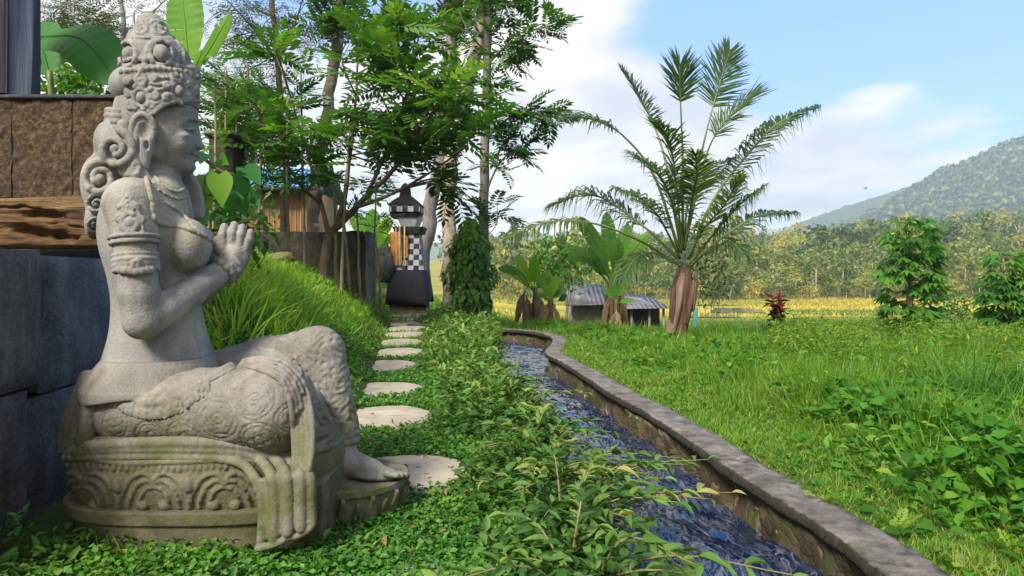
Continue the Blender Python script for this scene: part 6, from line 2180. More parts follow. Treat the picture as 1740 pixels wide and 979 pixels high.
def build_bananas():
    M = Mat('banana_stem')
    c = M.ramp(M.noise(12, 5, .65, stretch=(1, 1, .3)), [(.3, (.055, .035, .018)), (.55, (.12, .10, .045)), (.8, (.22, .19, .10))])
    LM['banana_stem'] = M.done(M.bsdf(c, .8, M.bump(M.noise(30, 4, .6, stretch=(1, 1, .2)), .4, .01)))
    rng = np.random.RandomState(3)
    def gb(u, Y):
        x = (u - 870) / FPX * Y
        return np.array([x, Y, float(ground_z(np.array([x]), np.array([Y]))[0])])
    # leaves behind the statue's head
    Y = 5.2
    banana('banana_plant', 'bright banana leaves standing upright right behind the statue crown', gb(318, Y), 1.4,
           [(322, 130, 308, -22, .16, .02, .1), (330, 125, 392, 22, .075, -.02, -.1), (318, 140, 240, 20, .07, .10, .3), (322, 140, 345, 85, .05, .02, -.1)], LM['banana'], rng, Y, tear=.22, r0=.06, face=(-.2, -1, .25))
    Y = 13.4
    banana('banana_plant', 'small banana plant with broad fresh leaves left of the hut, nearest the canal bend', gb(908, Y), .75,
           [(906, 492, 846, 456, .10, .16, -.2), (906, 490, 876, 434, .10, .05, .1), (908, 488, 908, 436, .11, .0, -.1), (908, 492, 936, 462, .09, .08, .2), (908, 494, 958, 478, .09, .16, -.2), (906, 495, 870, 470, .07, .12, -.3)], LM['banana'], rng, Y, tear=.10, stems=[(0, .55, .08), (-.20, .40, .07)], face=(0, -1, .5))
    banana('banana_plant', 'short stubby banana sucker with bright leaves close left of the hut', gb(934, Y - .4), .4,
           [(934, 508, 916, 470, .07, .05, .1), (934, 508, 944, 474, .08, .0, -.1), (935, 510, 964, 492, .07, .1, .1), (934, 512, 912, 500, .06, .1, -.2)], LM['banana'], rng, Y - .4, tear=.08, stems=[(0, .38, .10)], face=(0, -1, .5))
    Y = 15.2
    banana('banana_plant', 'tall dark tattered banana clump in front of the hut, between hut and palm', gb(1044, Y), 1.1,
           [(1040, 470, 985, 368, .17, .06, .2), (1042, 462, 1030, 360, .17, .0, -.2), (1046, 464, 1068, 380, .17, .02, .2), (1048, 470, 1102, 398, .16, .08, -.3), (1048, 475, 1112, 450, .14, .16, .1), (1040, 474, 962, 440, .13, .2, -.2),
            (1050, 480, 1082, 470, .11, .12, -.4), (1038, 480, 1000, 420, .14, .1, -.4), (1044, 472, 1052, 410, .14, .0, -.5), (1036, 485, 950, 428, .10, .25, .3)], LM['banana_dark'], rng, Y, tear=.5, stems=[(0, 1.0, .10), (.16, .8, .09), (-.12, .75, .08)], face=(0, -1, .4))
    banana('banana_plant', 'yellow-green young banana shoot low in front of the tattered clump', gb(1046, Y - .8), .35,
           [(1046, 510, 1040, 462, .08, .0, .0), (1047, 508, 1066, 476, .08, .02, -.1), (1046, 512, 1026, 490, .06, .08, .1), (1050, 515, 1076, 512, .06, .1, -.1)], LM['banana'], rng, Y - .8, tear=.08, stems=[(0, .3, .06)], face=(0, -1, .4))
    Y = 17
    banana('banana_plant', 'backlit bright green banana clump between the stone wall end and the shrine', gb(628, Y), .6,
           [(630, 425, 600, 362, .20, .05, .2), (630, 420, 634, 355, .20, .0, .0), (634, 425, 664, 370, .18, .05, -.2), (630, 430, 588, 400, .17, .12, -.2), (634, 430, 668, 402, .16, .1, .2), (630, 435, 610, 400, .18, .05, -.4), (632, 432, 648, 392, .18, .02, -.4)], LM['banana'], rng, Y, tear=.12, stems=[(0, .5, .12)], face=(0, -1, .2))
    # broad taro leaves above the brown wall
    Y = 3.75
    b = np.array([P(120, 0, Y)[0], Y, 0.6])
    root = thing('taro_plant', b, 'huge drooping green taro leaf over the brown stone wall, upper left', 'taro')
    g = G().tube(smooth_path([b, P(92, 210, Y), P(84, 120, Y)], 10), np.linspace(.03, .014, 10), 7); g.build('stem', LM['rachis'], root)
    for (u0, v0, u1, v1, w, dr, dy, fc) in ((72, 62, 204, 146, .155, .17, -.25, (.25, -1, .75)), (84, 130, 60, 40, .14, .02, .25, (0, -1, .5)), (170, 60, 214, 98, .06, .1, .3, (0, -1, .6)), (60, 110, 20, 150, .12, .1, .2, (0, -1, .6))):
        g = G(); banana_leaf(g, P(u0, v0, Y), P(u1, v1, Y + dy), w, dr, rng, rng.uniform(.3, .8), .0, fc, petiole=.0)
        g.build('leaf', LM['taro'], root)
    # bush behind the brown wall
    def bush(name, label, base, boxes, Y, n, leaf, size, mat, cat='bush', group=None, stems=5, rl=(0, 1)):
        root = thing(name, base, label, cat, group)
        g, s = G(), G()
        ends = px_ends(rng, n, boxes, Y)
        for k in range(stems):
            e = ends[k * len(ends) // stems]
            s.tube(smooth_path([base, (base + e) / 2 + rng.normal(0, .08, 3), e], 8), np.linspace(.018, .005, 8), 5)
        e = np.array(ends); m = 7
        p = np.repeat(e, m, 0) + rng.normal(0, size[1] * .9, (len(e) * m, 3))
        d = unit(rdir(rng, len(p)) + np.array([0, -.1, -.1]))
        put_leaves(g, leaf, p, d, rng.uniform(*size, len(p)), rng, rlo=rl[0], rhi=rl[1])
        s.build('stems', LM['twig'], root); g.build('foliage', mat, root)
        return root
    bush('leafy_bush', 'dense small-leaved green bush behind the brown wall, under the taro leaf', np.array([P(110, 0, 5.2)[0], 5.2, .9]), [(66, 100, 150, 175, 1.4), (120, 120, 200, 180, 1)], (4.6, 5.8), 100, leaf_tpl(2, .3, .1, .2, 'oval'), (.05, .11), LM['cover'])
    bush('leafy_bush', 'low dark-leaved bush at the statue elbow height, right of the statue chest', np.array([P(360, 0, 4.7)[0], 4.7, .6]), [(345, 330, 440, 430, 1)], (4.5, 5.3), 60, leaf_tpl(2, .3, .1, .2), (.05, .10), LM['cover'], rl=(0, .6))
    # vine with big heart leaves beside the statue's face
    Y = 4.1
    b = np.array([P(352, 0, Y)[0], Y, float(ground_z(np.array([P(352, 0, Y)[0]]), np.array([Y]))[0])])
    root = thing('heart_leaf_vine', b, 'climbing vine with big glossy heart-shaped leaves right of the statue neck', 'vine')
    g = G(); g.tube(smooth_path([b, P(345, 360, Y), P(350, 300, Y), P(385, 292, Y)], 12), np.linspace(.014, .008, 12), 6)
    g.tube(smooth_path([P(348, 330, Y), P(400, 330, Y + .1), P(445, 300, Y + .1)], 9), np.linspace(.010, .006, 9), 6)
    g.tube(smooth_path([P(338, 262, Y), P(370, 288, Y - .05), P(402, 298, Y)], 9), np.linspace(.012, .007, 9), 6)
    g.build('stem', LM['rachis'], root)
    lv = [(352, 262, 338, 268, 60, .3), (350, 300, 352, 350, 62, .9), (372, 296, 378, 352, 66, .75), (345, 330, 372, 362, 52, .85), (400, 298, 432, 345, 56, .35), (415, 285, 466, 325, 62, .25), (405, 325, 420, 385, 62, .3), (345, 360, 340, 400, 40, .5), (430, 330, 446, 370, 46, .2), (372, 270, 398, 284, 46, .6), (392, 330, 398, 372, 44, .4), (338, 300, 332, 340, 40, .7)]
    tv, tf = leaf_tpl(6, .36, .10, .22, 'heart')
    for (u0, v0, u1, v1, L_, r) in lv:
        a, e = P(u0, v0, Y + rng.uniform(-.15, .15)), P(u1, v1, Y + rng.uniform(-.2, .1) - .05)
        d = unit(e - a)[None]
        ax, ay, az = frames(d, (.2, -1.0, .45), np.array([rng.normal(0, .25)]))
        g = G(); scatter(g, tv, tf, a[None], ax, ay, az, np.array([L_ * .88 / FPX * Y]), r)
        g.build('leaf', LM['banana'] if r > .5 else LM['taro'], root)
    # cassava on the right
    tp = palmate_tpl()
    def cassava(label, u, vt, vb, hw, Y, n):
        b = np.array([P(u, 0, Y)[0], Y, float(ground_z(np.array([P(u, 0, Y)[0]]), np.array([Y]))[0])])
        root = thing('cassava_plant', b, label, 'cassava plant', 'cassava plants in the field')
        s, g = G(), G()
        tops = []
        for k in range(5):
            du = rng.uniform(-hw * .5, hw * .5)
            pth = smooth_path([b + [rng.uniform(-.06, .06), 0, -.05], P(u + du * .5, (vt + vb) / 2, Y + rng.uniform(-.15, .15)), P(u + du, vt + rng.uniform(5, 30), Y + rng.uniform(-.3, .3))], 18)
            s.tube(pth, np.linspace(.018, .008, 18), 6, r=.4); tops.append(pth)
        for _ in range(n):
            v = vt + (vb - vt) * rng.rand() ** .75
            w = hw * np.interp(v, [vt, vt + 25, vt + 100, vb - 30, vb], [.45, .80, 1, 1, .75])
            e = P(u + rng.uniform(-w, w), v, Y + rng.uniform(-.4, .4))
            pt = tops[rng.randint(5)]; a = pt[np.abs(pt[:, 2] - e[2] - .05).argmin()]
            d = unit(e - a + np.array([0, 0, .05]))
            ax, ay, az = frames(unit(np.array([[d[0], d[1], d[2] * .3 + .05]])), (0, 0, 1), np.array([rng.normal(0, .3)]))
            sz = rng.uniform(.26, .40)
            scatter(g, tp[0], tp[1], e[None], ax, ay, az, np.array([sz]), rng.rand() * .9)
            s.tube([a, e - ay[0] * sz * .5 + [0, 0, .03]], .004, 4, r=.2)
        s.build('stems', LM['cane'], root); g.build('foliage', LM['cassava'], root)
    cassava('tall columnar cassava plant with drooping finger leaves in the field on the right', 1548, 362, 548, 52, 9.6, 215)
    cassava('second cassava plant, cut by the right edge of the photo', 1716, 420, 550, 50, 9.9, 200)
    # red ti plant
    Y = 11.4; b = np.array([P(1320, 0, Y)[0], Y, float(ground_z(np.array([P(1320, 0, Y)[0]]), np.array([Y]))[0])])
    root = thing('red_ti_plant', b, 'small shrub with crimson and maroon leaves standing alone in the meadow', 'ti plant')
    s, g = G(), G()
    tv, tf = leaf_tpl(4, .15, .1, .35)
    for k in range(7):
        tip = P(1316 + rng.uniform(-20, 20), rng.uniform(487, 520), Y + rng.uniform(-.2, .2))
        pth = smooth_path([b + [rng.uniform(-.05, .05), 0, -.03], (b + tip) / 2 + rng.normal(0, .03, 3), tip], 8)
        s.tube(pth, np.linspace(.014, .008, 8), 5)
        for j in range(26):
            z = rng.rand(); q = pth[int(2 + z * 5)] + (tip - pth[-2]) * 0
            a = rng.rand() * 2 * pi; el = rng.uniform(-.3, .9) * (.4 + z)
            d = np.array([[cos(a), sin(a), el]])
            hgt = q[2] - b[2]
            put_leaves(g, (tv, tf), q[None], d, rng.uniform(.13, .22, 1), rng, rnd=np.array([np.clip((hgt - .35) * 2.0 + rng.normal(0, .2), 0, 1)]))
    s.build('stems', LM['bark'], root); g.build('foliage', LM['red'], root)
    def ground_at(u, Y):
        x = (u - 870) / FPX * Y
        return np.array([x, Y, float(ground_z(np.array([x]), np.array([Y]))[0])])
    bush('dark_shrub', 'round dark blue-green shrub between the two cassava plants', ground_at(1630, 13), [(1604, 505, 1655, 545, 1)], (12.6, 13.4), 60, leaf_tpl(2, .3, .1, .2), (.05, .10), LM['banana_dark'], rl=(0, .5))
    for (u, Y, lab) in ((1352, 17, 'small dark bushlet in the meadow just right of the red ti plant'), (1376, 18, 'small dark bushlet in the meadow, second right of the red ti plant'), (1398, 17.5, 'small dark bushlet in the meadow, third right of the red ti plant'), (1268, 17, 'small dark bushlet in the meadow between palm and red ti plant')):
        v = 470 + (CAMH - ground_at(u, Y)[2]) / Y * FPX
        bush('bushlet', lab, ground_at(u, Y), [(u - 8, v - 16, u + 8, v, 1)], (Y - .2, Y + .2), 14, leaf_tpl(2, .3, .1, .2), (.06, .12), LM['banana_dark'], 'bush', 'small bushes in the meadow', 3, (0, .6))
    bush('leafy_bush', 'grey-green leafy tree-bush standing behind the small banana plants', ground_at(955, 22), [(915, 415, 990, 480, 1)], (21, 23), 110, leaf_tpl(2, .25, .1, .2), (.16, .30), LM['banana_dark'])
    bush('leafy_bush', 'airy grey-green bush behind the palm trunk on its right', ground_at(1205, 24), [(1180, 420, 1235, 510, 1)], (23, 25), 90, leaf_tpl(2, .22, .1, .2), (.14, .28), LM['lacy'])
    # grass tuft at the right edge
    g = G(); c = ground_at(1700, 4.3); n = 260
    p = c + np.stack([rng.normal(0, .16, n), rng.normal(0, .16, n), 0 * rng.rand(n)], -1)
    tv, tf = blade_tpl(5, 1.0, 1.3, .1)
    a = rng.rand(n) * 2 * pi; y0 = np.stack([np.cos(a), np.sin(a), 0 * a], -1); up = unit(np.stack([rng.normal(0, .25, n), rng.normal(0, .25, n), np.ones(n)], -1))
    x = unit(np.cross(y0, up)); h = rng.uniform(.35, .68, n)
    scatter(g, tv, tf, p, x, np.cross(up, x), up, np.stack([h * 0 + .005, h, h], -1), rng.rand(n) * .5 + .1)
    tag(g.build('grass_tuft', LM['banana_dark'], origin=c), 'tall blue-green arching grass tuft at the right edge beyond the broad-leaf patch', 'grass tuft')
    # little light-green ferns on the verge
    fp = pinnate_tpl(8, .26, .10, .3, rng)
    for k, (u, v) in enumerate(((1492, 815), (1520, 905), (1560, 838), (1722, 955), (1395, 862))):
        Yf = FPX * CAMH / (v - HZ); c = np.array([(u - 870) / FPX * Yf, Yf, 0.0]); c[2] = float(ground_z(c[:1], c[1:2])[0])
        g = G(); n = 11; a = np.arange(n) * 2.4 + rng.rand(n) * .5
        d = np.stack([np.cos(a), np.sin(a), rng.uniform(.8, 2.2, n)], -1)
        put_leaves(g, fp, np.repeat(c[None], n, 0), d, rng.uniform(.045, .085, n), rng, rlo=.5, rhi=.95)
        lab = ['upright lime-green fern on the verge beside the broad-leaf patch', 'small lime fern close to the canal wall in the lower right', 'lime fern tucked against the dark broad leaves', 'bright fern in the bottom right corner', 'lime fern near the middle of the verge by the wall'][k]
        tag(g.build('fern', LM['weeds'], origin=c), lab, 'fern', 'lime ferns on the verge')


def build_bank_shrubs():
    """leggy bushes on the left bank that lean out over the water"""
    rng = np.random.RandomState(17)
    tpl = leaf_tpl(5, .155, .16, .28)
    spots = [(.16, 1.60), (.36, 1.74), (.15, 1.93), (.40, 1.98), (.20, 2.18), (.36, 2.34), (.13, 2.48), (.20, 2.62), (.34, 2.80), (.13, 3.02), (.24, 3.22), (.20, 3.60), (-.06, 3.60), (.12, 3.95), (-.18, 4.3), (.05, 4.5)]
    labs = ['leggy green bush at the very bottom of the photo left of the water', 'bush leaning farthest over the water at the bottom edge', 'dark low bush by the bare soil near the lower edge', 'bush with long stems reaching over the near water']
    for k, (x, y) in enumerate(spots):
        c = np.array([x, y, float(ground_z(np.array([x]), np.array([y]))[0])])
        lab = labs[k] if k < 4 else ('leggy bush with pointed leaves on the near left bank, one of the middle row' if k < 10 else 'leggy bush with pointed leaves farther up the left bank by the dry grass')
        root = thing('bank_shrub', c, lab, 'shrub', 'leggy bushes along the left bank')
        s, g = G(), G()
        ns = 13
        for j in range(ns):
            a = rng.rand() * 2 * pi; L = rng.uniform(.16, .42) * (1.25 if j < 3 else 1)
            if j < 3: a = rng.uniform(-.7, .7)                      # towards the water
            out = np.array([cos(a), sin(a), 0])
            hgt = rng.uniform(.08, .22) if j >= 3 else rng.uniform(.08, .18)
            e = c + out * L + np.array([0, 0, hgt]); m = c + out * L * .45 + np.array([0, 0, hgt * .95])
            pth = smooth_path([c + rng.normal(0, .03, 3) * [1, 1, 0], m, e], 12)
            s.tube(pth, np.linspace(.0042, .0016, 12), 5, cap=False, r=.4)
            nl = 15
            t = np.linspace(.22, 1, nl); ii = np.minimum((t * 11).astype(int), 11)
            tan = unit(np.gradient(pth, axis=0))[ii]; sd = unit(np.cross(tan, (0, 0, 1.0)))
            sg = np.where(np.arange(nl) % 2 == 0, 1, -1)[:, None]
            d = unit(tan * .8 + sd * sg * .8 + rng.normal(0, .22, (nl, 3)) + np.array([0, 0, .15]))
            size = rng.uniform(.028, .076, nl)
            tone = rng.uniform(0, .85)
            put_leaves(g, tpl, pth[ii], d, size, rng, rollj=.4, rnd=np.clip(tone + .35 * t + rng.normal(0, .13, nl) - .15, 0, 1))
        s.build('stems', LM['twig'], root); g.build('foliage', LM['shrub'], root)
    # dark leafy carpet between the bushes
    n = 9000
    y = 1.45 + 2.9 * rng.rand(n) ** 1.3; x = rng.uniform(-.42, .42, n)
    cl = fbm(np.stack([x * 3, y * 3, 0 * x], -1), 3, 91)
    keep = (x > path_x(y) + .20) & (wall_side(x, y) < -CAN_W + .10) & clear_of_stones(x, y, 1.05) & (rng.rand(n) < np.clip((x - path_x(y) - .15) * 3.2, 0, 1) * np.clip(cl * 3 - .8, .1, 1))
    x, y = x[keep], y[keep]
    z = np.maximum(ground_z(x, y), -.05)
    h = rng.rand(len(x)) * .13
    g = G(); d = rdir(rng, len(x)); d[:, 2] = np.abs(d[:, 2]) * .5 - .05
    put_leaves(g, leaf_tpl(3, .24, .16, .22), np.stack([x, y, z + h], -1), d, rng.uniform(.03, .062, len(x)), rng, rnd=np.clip(rng.rand(len(x)) * .55 + h * 1.5, 0, 1))
    g.build('bank_ground_cover', LM['shrub'])['kind'] = 'stuff'
    # fallen leaves and straws in the foreground
    n = 420
    x = np.concatenate([rng.normal(.16, .10, 170), rng.normal(-.10, .08, 60), rng.uniform(-1.4, .4, 190)]); y = np.concatenate([rng.normal(1.62, .07, 170), rng.normal(2.55, .12, 60), 1.45 + 2.2 * rng.rand(190)])
    keep = ~in_statue(x, y) & (wall_side(x, y) < -CAN_W - .02)
    x, y = x[keep], y[keep]; g = G()
    dd = rdir(rng, len(x)); dd[:, 2] *= .25
    put_leaves(g, leaf_tpl(3, .26, .2, .3), on_ground(x, y) + np.stack([0 * x, 0 * x, .008 + .03 * rng.rand(len(x))], -1), dd, rng.uniform(.018, .045, len(x)), rng)
    g.build('leaf_litter', LM['dry'])['kind'] = 'stuff'
    # leaves pressing up round the plinth at the lower left
    n = 1500
    x = rng.uniform(-1.6, -.30, n); y = 1.5 + .42 * rng.rand(n)
    keep = ~in_statue(x, y) & (y < 1.93)
    x, y = x[keep], y[keep]
    h = rng.rand(len(x)) * np.interp(x, [-1.5, -1.25, -1.05, -.9, -.55], [.12, .095, .05, .025, .03])
    g = G(); d = rdir(rng, len(x)); d[:, 2] = np.abs(d[:, 2]) * .8 + .2
    put_leaves(g, leaf_tpl(3, .22, .16, .3), np.stack([x, y, h], -1), d, rng.uniform(.016, .045, len(x)), rng, rlo=0, rhi=.85)
    g.build('plinth_ground_cover', LM['cover'])['kind'] = 'stuff'

# ------------------------------------------------------------------ shrine, walls, house and hut
def frustum(g, c, z0, z1, a0, b0, a1, b1, n=1, bulge=0.0, cap=True, sag=None):
    """square-section loft about c from half sizes a0,b0 at z0 to a1,b1 at z1"""
    t = np.linspace(0, 1, n + 1); m = 24
    th = np.arange(m) / m * 4
    side = th.astype(int); f = th - side
    ux = np.select([side == 0, side == 1, side == 2, side == 3], [-1 + 2 * f, 1 + 0 * f, 1 - 2 * f, -1 + 0 * f])
    uy = np.select([side == 0, side == 1, side == 2, side == 3], [-1 + 0 * f, -1 + 2 * f, 1 + 0 * f, 1 - 2 * f])
    V = []
    for tt in t:
        k = bulge * math.sin(pi * tt)
        a, b, z = a0 + (a1 - a0) * tt + k, b0 + (b1 - b0) * tt + k, z0 + (z1 - z0) * tt
        zz = np.full(m, z) + (sag(th, tt) if sag else 0)
        V.append(np.stack([c[0] + ux * a, c[1] + uy * b, zz], -1))
    V = np.vstack(V)
    i, j = np.meshgrid(np.arange(n), np.arange(m), indexing='ij'); j2 = (j + 1) % m
    g.add(V, np.stack([i * m + j, i * m + j2, (i + 1) * m + j2, (i + 1) * m + j], -1).reshape(-1, 4))
    if cap:
        k = np.arange(1, m - 1)
        g.add(V[-m:], np.stack([0 * k, k, k + 1], -1)); g.add(V[:m], np.stack([0 * k, k + 1, k], -1))
    return g


def plain(name, col, rough=.8, bump=None, spec=.25, var=.25, scale=14):
    M = Mat(name)
    a = tuple(c * (1 - var) for c in col); b = tuple(min(c * (1 + var), 1) for c in col)
    c = M.ramp(M.noise(scale, 5, .6), [(.3, a), (.7, b)])
    nb = M.bump(M.noise(scale * 4, 4, .6), bump, .01) if bump else None
    return M.done(M.bsdf(c, rough, nb, spec=spec))


def build_shrine():
    Y = 15.0
    cx = P(697, 0, Y)[0]; c = np.array([cx, Y])
    Z = lambda v: P(0, v, Y)[2]
    px_ = lambda r: r / FPX * Y
    z0 = float(ground_z(np.array([cx]), np.array([Y]))[0])
    root = thing('garden_shrine', (cx, Y, z0), 'small stone shrine wrapped in black and chequered cloth at the end of the path', 'shrine')
    stone = plain('shrine_stone', (.16, .12, .085), .9, .5)
    blk = plain('black_cloth', (.022, .020, .026), .85, .3, .2)
    dark = plain('black_thatch', (.014, .014, .016), .9, .8, .2, .5, 30)
    white = plain('white_cloth', (.52, .51, .52), .9, .2)
    orange = plain('orange_offering_cloth', (.50, .20, .045), .85, .4, .2, .5, 9)
    M = Mat('chequered_cloth')
    ck = M.n.new('ShaderNodeTexChecker'); ck.inputs['Scale'].default_value = 1 / .125
    M.l.new(M.tc.outputs['Object'], ck.inputs['Vector'])
    ck.inputs['Color1'].default_value = (.42, .42, .45, 1); ck.inputs['Color2'].default_value = (.022, .022, .030, 1)
    chk = M.done(M.bsdf(M.mix(M.rng(M.noise(7, 4, .6), .4, .7, 0, .5), ck.outputs['Color'], (.14, .14, .16)), .9, M.bump(M.noise(9, 3, .5, stretch=(1, 1, .3)), .6, .05)))
    g = G(); frustum(g, c, z0 - .1, Z(508), px_(31), .42, px_(29), .40, 1); g.box((cx - px_(36), Y - .5, z0 - .1), (cx + px_(36), Y + .5, z0 + .10), .02); g.build('plinth', stone, root)
    g = G(); frustum(g, c, Z(509), Z(459), px_(36), .48, px_(27), .36, 8, .02, True, lambda th, t: (1 - t) * (.07 * np.sin(th * 4.5) - .10 * (np.abs((th % 1) - .5) > .42)))
    g.build('cloth_skirt', blk, root, smooth=False)
    g = G(); frustum(g, c, Z(461), Z(398), px_(27), .355, px_(17), .25, 3); o = g.build('chequered_wrap', chk, root, origin=(cx, Y, Z(461)))
    g = G(); g.box((cx - px_(29), Y - .40, Z(452)), (cx - px_(10), Y - .30, Z(396)), .02); g.box((cx - px_(7), Y - .385, Z(440)), (cx + px_(0), Y - .31, Z(402)), .02)
    g.build('offering_cloth', orange, root)
    g = G()
    for (u, w) in ((-12, 2.4), (-4, 2.2), (-18, 1.8)): g.box((cx + px_(u - w), Y - .415, Z(452)), (cx + px_(u + w * .2), Y - .405, Z(386)), .004)
    g.build('yellow_ribbons', plain('yellow_ribbon', (.50, .42, .20), .8), root)
    g = G(); frustum(g, c, Z(398), Z(387), px_(22), .30, px_(26), .34, 1); g.build('shelf', plain('dark_shelf', (.045, .035, .03), .8, .4), root)
    g = G(); frustum(g, c, Z(386), Z(370), px_(13), .20, px_(20), .28, 1); g.build('white_cloth', white, root)
    g = G(); frustum(g, c - [px_(6), 0], Z(371), Z(361), px_(23), .30, px_(25), .32, 1); g.build('under_eave', dark, root)
    g = G(); frustum(g, c - [px_(6), 0], Z(362), Z(350), px_(26), .345, px_(25), .335, 1); g.build('chequered_fringe', chk, root, origin=(cx, Y, Z(362)))
    g = G(); frustum(g, c - [px_(6), 0], Z(351), Z(334), px_(27.5), .36, px_(9), .12, 4, .02); frustum(g, c - [px_(8), 0], Z(336), Z(324), px_(9), .11, px_(8), .10, 1)
    frustum(g, c - [px_(8), 0], Z(325), Z(311), px_(8), .10, px_(1), .01, 4, .03); g.build('roof', dark, root)


def rock(name, label, c, r, mat, seed, sq=(1, 1, .8)):
    n, m = 22, 28
    th = np.linspace(0.02, pi - .02, n); ph = np.arange(m) * 2 * pi / m
    T, Pp = np.meshgrid(th, ph, indexing='ij')
    d = np.stack([np.sin(T) * np.cos(Pp), np.sin(T) * np.sin(Pp), np.cos(T)], -1)
    k = 1 + .55 * (fbm(d * 1.6 + seed, 3, seed) - .5) + .18 * (fbm(d * 6 + seed, 2, seed) - .5)
    V = np.asarray(c) + d * k[..., None] * np.asarray(sq) * r
    i, j = np.meshgrid(np.arange(n - 1), np.arange(m), indexing='ij'); j2 = (j + 1) % m
    g = G().add(V.reshape(-1, 3), np.stack([i * m + j, (i + 1) * m + j, (i + 1) * m + j2, i * m + j2], -1).reshape(-1, 4))
    return tag(g.build(name, mat, origin=c, smooth=True), label, 'rock')


def build_structures():
    rng = np.random.RandomState(9)
    def mossy(name, a, b, moss):
        M = Mat(name)
        c = M.ramp(M.noise(9, 6, .65), [(.3, a), (.7, b)])
        c = M.mix(M.rng(M.noise(3.5, 5, .6), .48, .62), c, moss)
        return M.done(M.bsdf(c, .92, M.bump(M.noise(26, 5, .7), .9, .03), spec=.15))
    ms = mossy('dark_mossy_stone', (.016, .014, .014), (.070, .060, .052), (.035, .042, .014))
    br = mossy('mossy_boulder_stone', (.10, .075, .045), (.20, .155, .095), (.13, .13, .035))
    # wall on the slope crest
    Y = 11.2
    x0, x1 = P(430, 0, Y)[0], P(619, 0, Y)[0]; zt = P(0, 394, Y)[2]
    root = thing('stone_wall', ((x0 + x1) / 2, Y, .3), 'dark mossy stone garden wall on the slope crest behind the forked tree', 'wall')
    nx, nz = 70, 40
    X, Z = np.meshgrid(np.linspace(x0, x1, nx), np.linspace(-.2, zt, nz), indexing='ij')
    Yv = Y - .07 * fbm(np.stack([X * 5, 0 * X, Z * 6], -1), 4, 6)
    Zt = Z + (Z > zt - .01) * .04 * (fbm(np.stack([X * 4, 0 * X, 0 * X], -1), 2, 1) - .5)
    i, j = np.meshgrid(np.arange(nx - 1), np.arange(nz - 1), indexing='ij')
    g = G().add(np.stack([X, Yv, Zt], -1).reshape(-1, 3), np.stack([i * nz + j, (i + 1) * nz + j, (i + 1) * nz + j + 1, i * nz + j + 1], -1).reshape(-1, 4))
    g.box((x0, Y + .003, -.2), (x1 - .003, Y + .35, zt - .03), .01); g.build('wall_body', ms, root)
    g = G().box((x1, Y - .06, -.2), (x1 + .10, Y + .38, zt + .01), .03); g.build('end_pier', plain('grey_worn_stone', (.10, .095, .10), .9, .6), root)
    b = P(479, 440, 8.4)
    rock('boulder', 'flat mossy brown boulder lying on the grassy slope', b, .16, br, 3, (1.0, .8, .55))
    b = P(653, 440, 14.6)
    rock('mossy_rock', 'tall mossy grey rock close left of the shrine', b + [0, .1, -.1], .36, mossy('mossy_grey_rock', (.045, .045, .045), (.15, .145, .14), (.10, .105, .03)), 8, (.7, .8, 1.25))
    b = P(1322, 690, 4.05); b[2] = float(ground_z(b[:1], b[1:2])[0]) + .03
    rock('brown_rock', 'small brown stone in the grass beyond the verge', b, .065, br, 12, (1, .8, .7))
    # pillar right of the statue's face
    Yp = 8.6
    xa, xb = P(354, 0, Yp)[0], P(396, 0, Yp)[0]; zt = P(0, 232, Yp)[2]
    root = thing('stone_pillar', ((xa + xb) / 2, Yp, 1.0), 'dark stone gate pillar behind the thin canes right of the statue face', 'pillar')
    G().box((xa, Yp, .5), (xb, Yp + .4, zt), .02).build('shaft', ms, root)
    G().box((xa - .05, Yp - .05, zt + .003), (xb + .05, Yp + .45, zt + .07), .02).build('capstone', plain('pillar_capstone', (.12, .115, .11), .9, .5), root)
    # blue-roofed house
    Y = 17.5
    X = lambda u, y=Y: P(u, 0, y)[0]
    Zv = lambda v, y=Y: P(0, v, y)[2]
    root = thing('timber_house', (X(440), Y + 1.5, 1.0), 'tan plank-walled house with a bright blue sheet roof behind the trees', 'house')
    M = Mat('tan_planks')
    n = M.noise(20, 5, .6, stretch=(4, 4, .12))
    c = M.ramp(n, [(.3, (.22, .115, .045)), (.7, (.44, .25, .11))])
    wood = M.done(M.bsdf(c, .8, M.bump(n, .6, .01)))
    G().box((X(330), Y, .3), (X(520), Y + 3.2, Zv(318)), .0).build('wall', wood, root)
    g = G()
    for u in np.arange(336, 520, 9.2): g.box((X(u), Y - .022, .3), (X(u) + .03, Y - .002, Zv(319)), 0)
    g.build('battens', wood, root)
    M = Mat('blue_roof_sheet')
    w = M.math('SINE', M.math('MULTIPLY', M.xyz()[0], 42), 0)
    M_c = M.ramp(M.noise(3, 4, .6), [(.3, (.06, .26, .52)), (.7, (.12, .38, .66))])
    blue = M.done(M.bsdf(M_c, .45, M.bump(w, .8, .02), spec=.4))
    za, zb = Zv(321), Zv(270)
    g = G(); a, b_ = X(318), X(534)
    g.add([(a, Y - .45, za), (b_, Y - .45, za), (b_, Y + 1.6, zb), (a, Y + 1.6, zb), (a, Y - .45, za - .03), (b_, Y - .45, za - .03), (b_, Y + 1.6, zb - .03), (a, Y + 1.6, zb - .03),
           (a, Y + 3.7, za), (b_, Y + 3.7, za), (a, Y + 3.7, za - .03), (b_, Y + 3.7, za - .03)],
          np.array([[0, 1, 2, 3], [7, 6, 5, 4], [4, 5, 1, 0], [1, 5, 6, 2], [4, 0, 3, 7], [3, 2, 9, 8], [10, 11, 6, 7], [8, 9, 11, 10], [2, 6, 11, 9], [7, 3, 8, 10]]))
    g.build('roof', blue, root)
    fas = plain('dark_fascia', (.05, .04, .035))
    G().box((a, Y - .48, za - .12), (b_, Y - .454, za + .0), 0).build('fascia', fas, root)
    # hut with rusty grey sheet roofs
    Y = 25.0
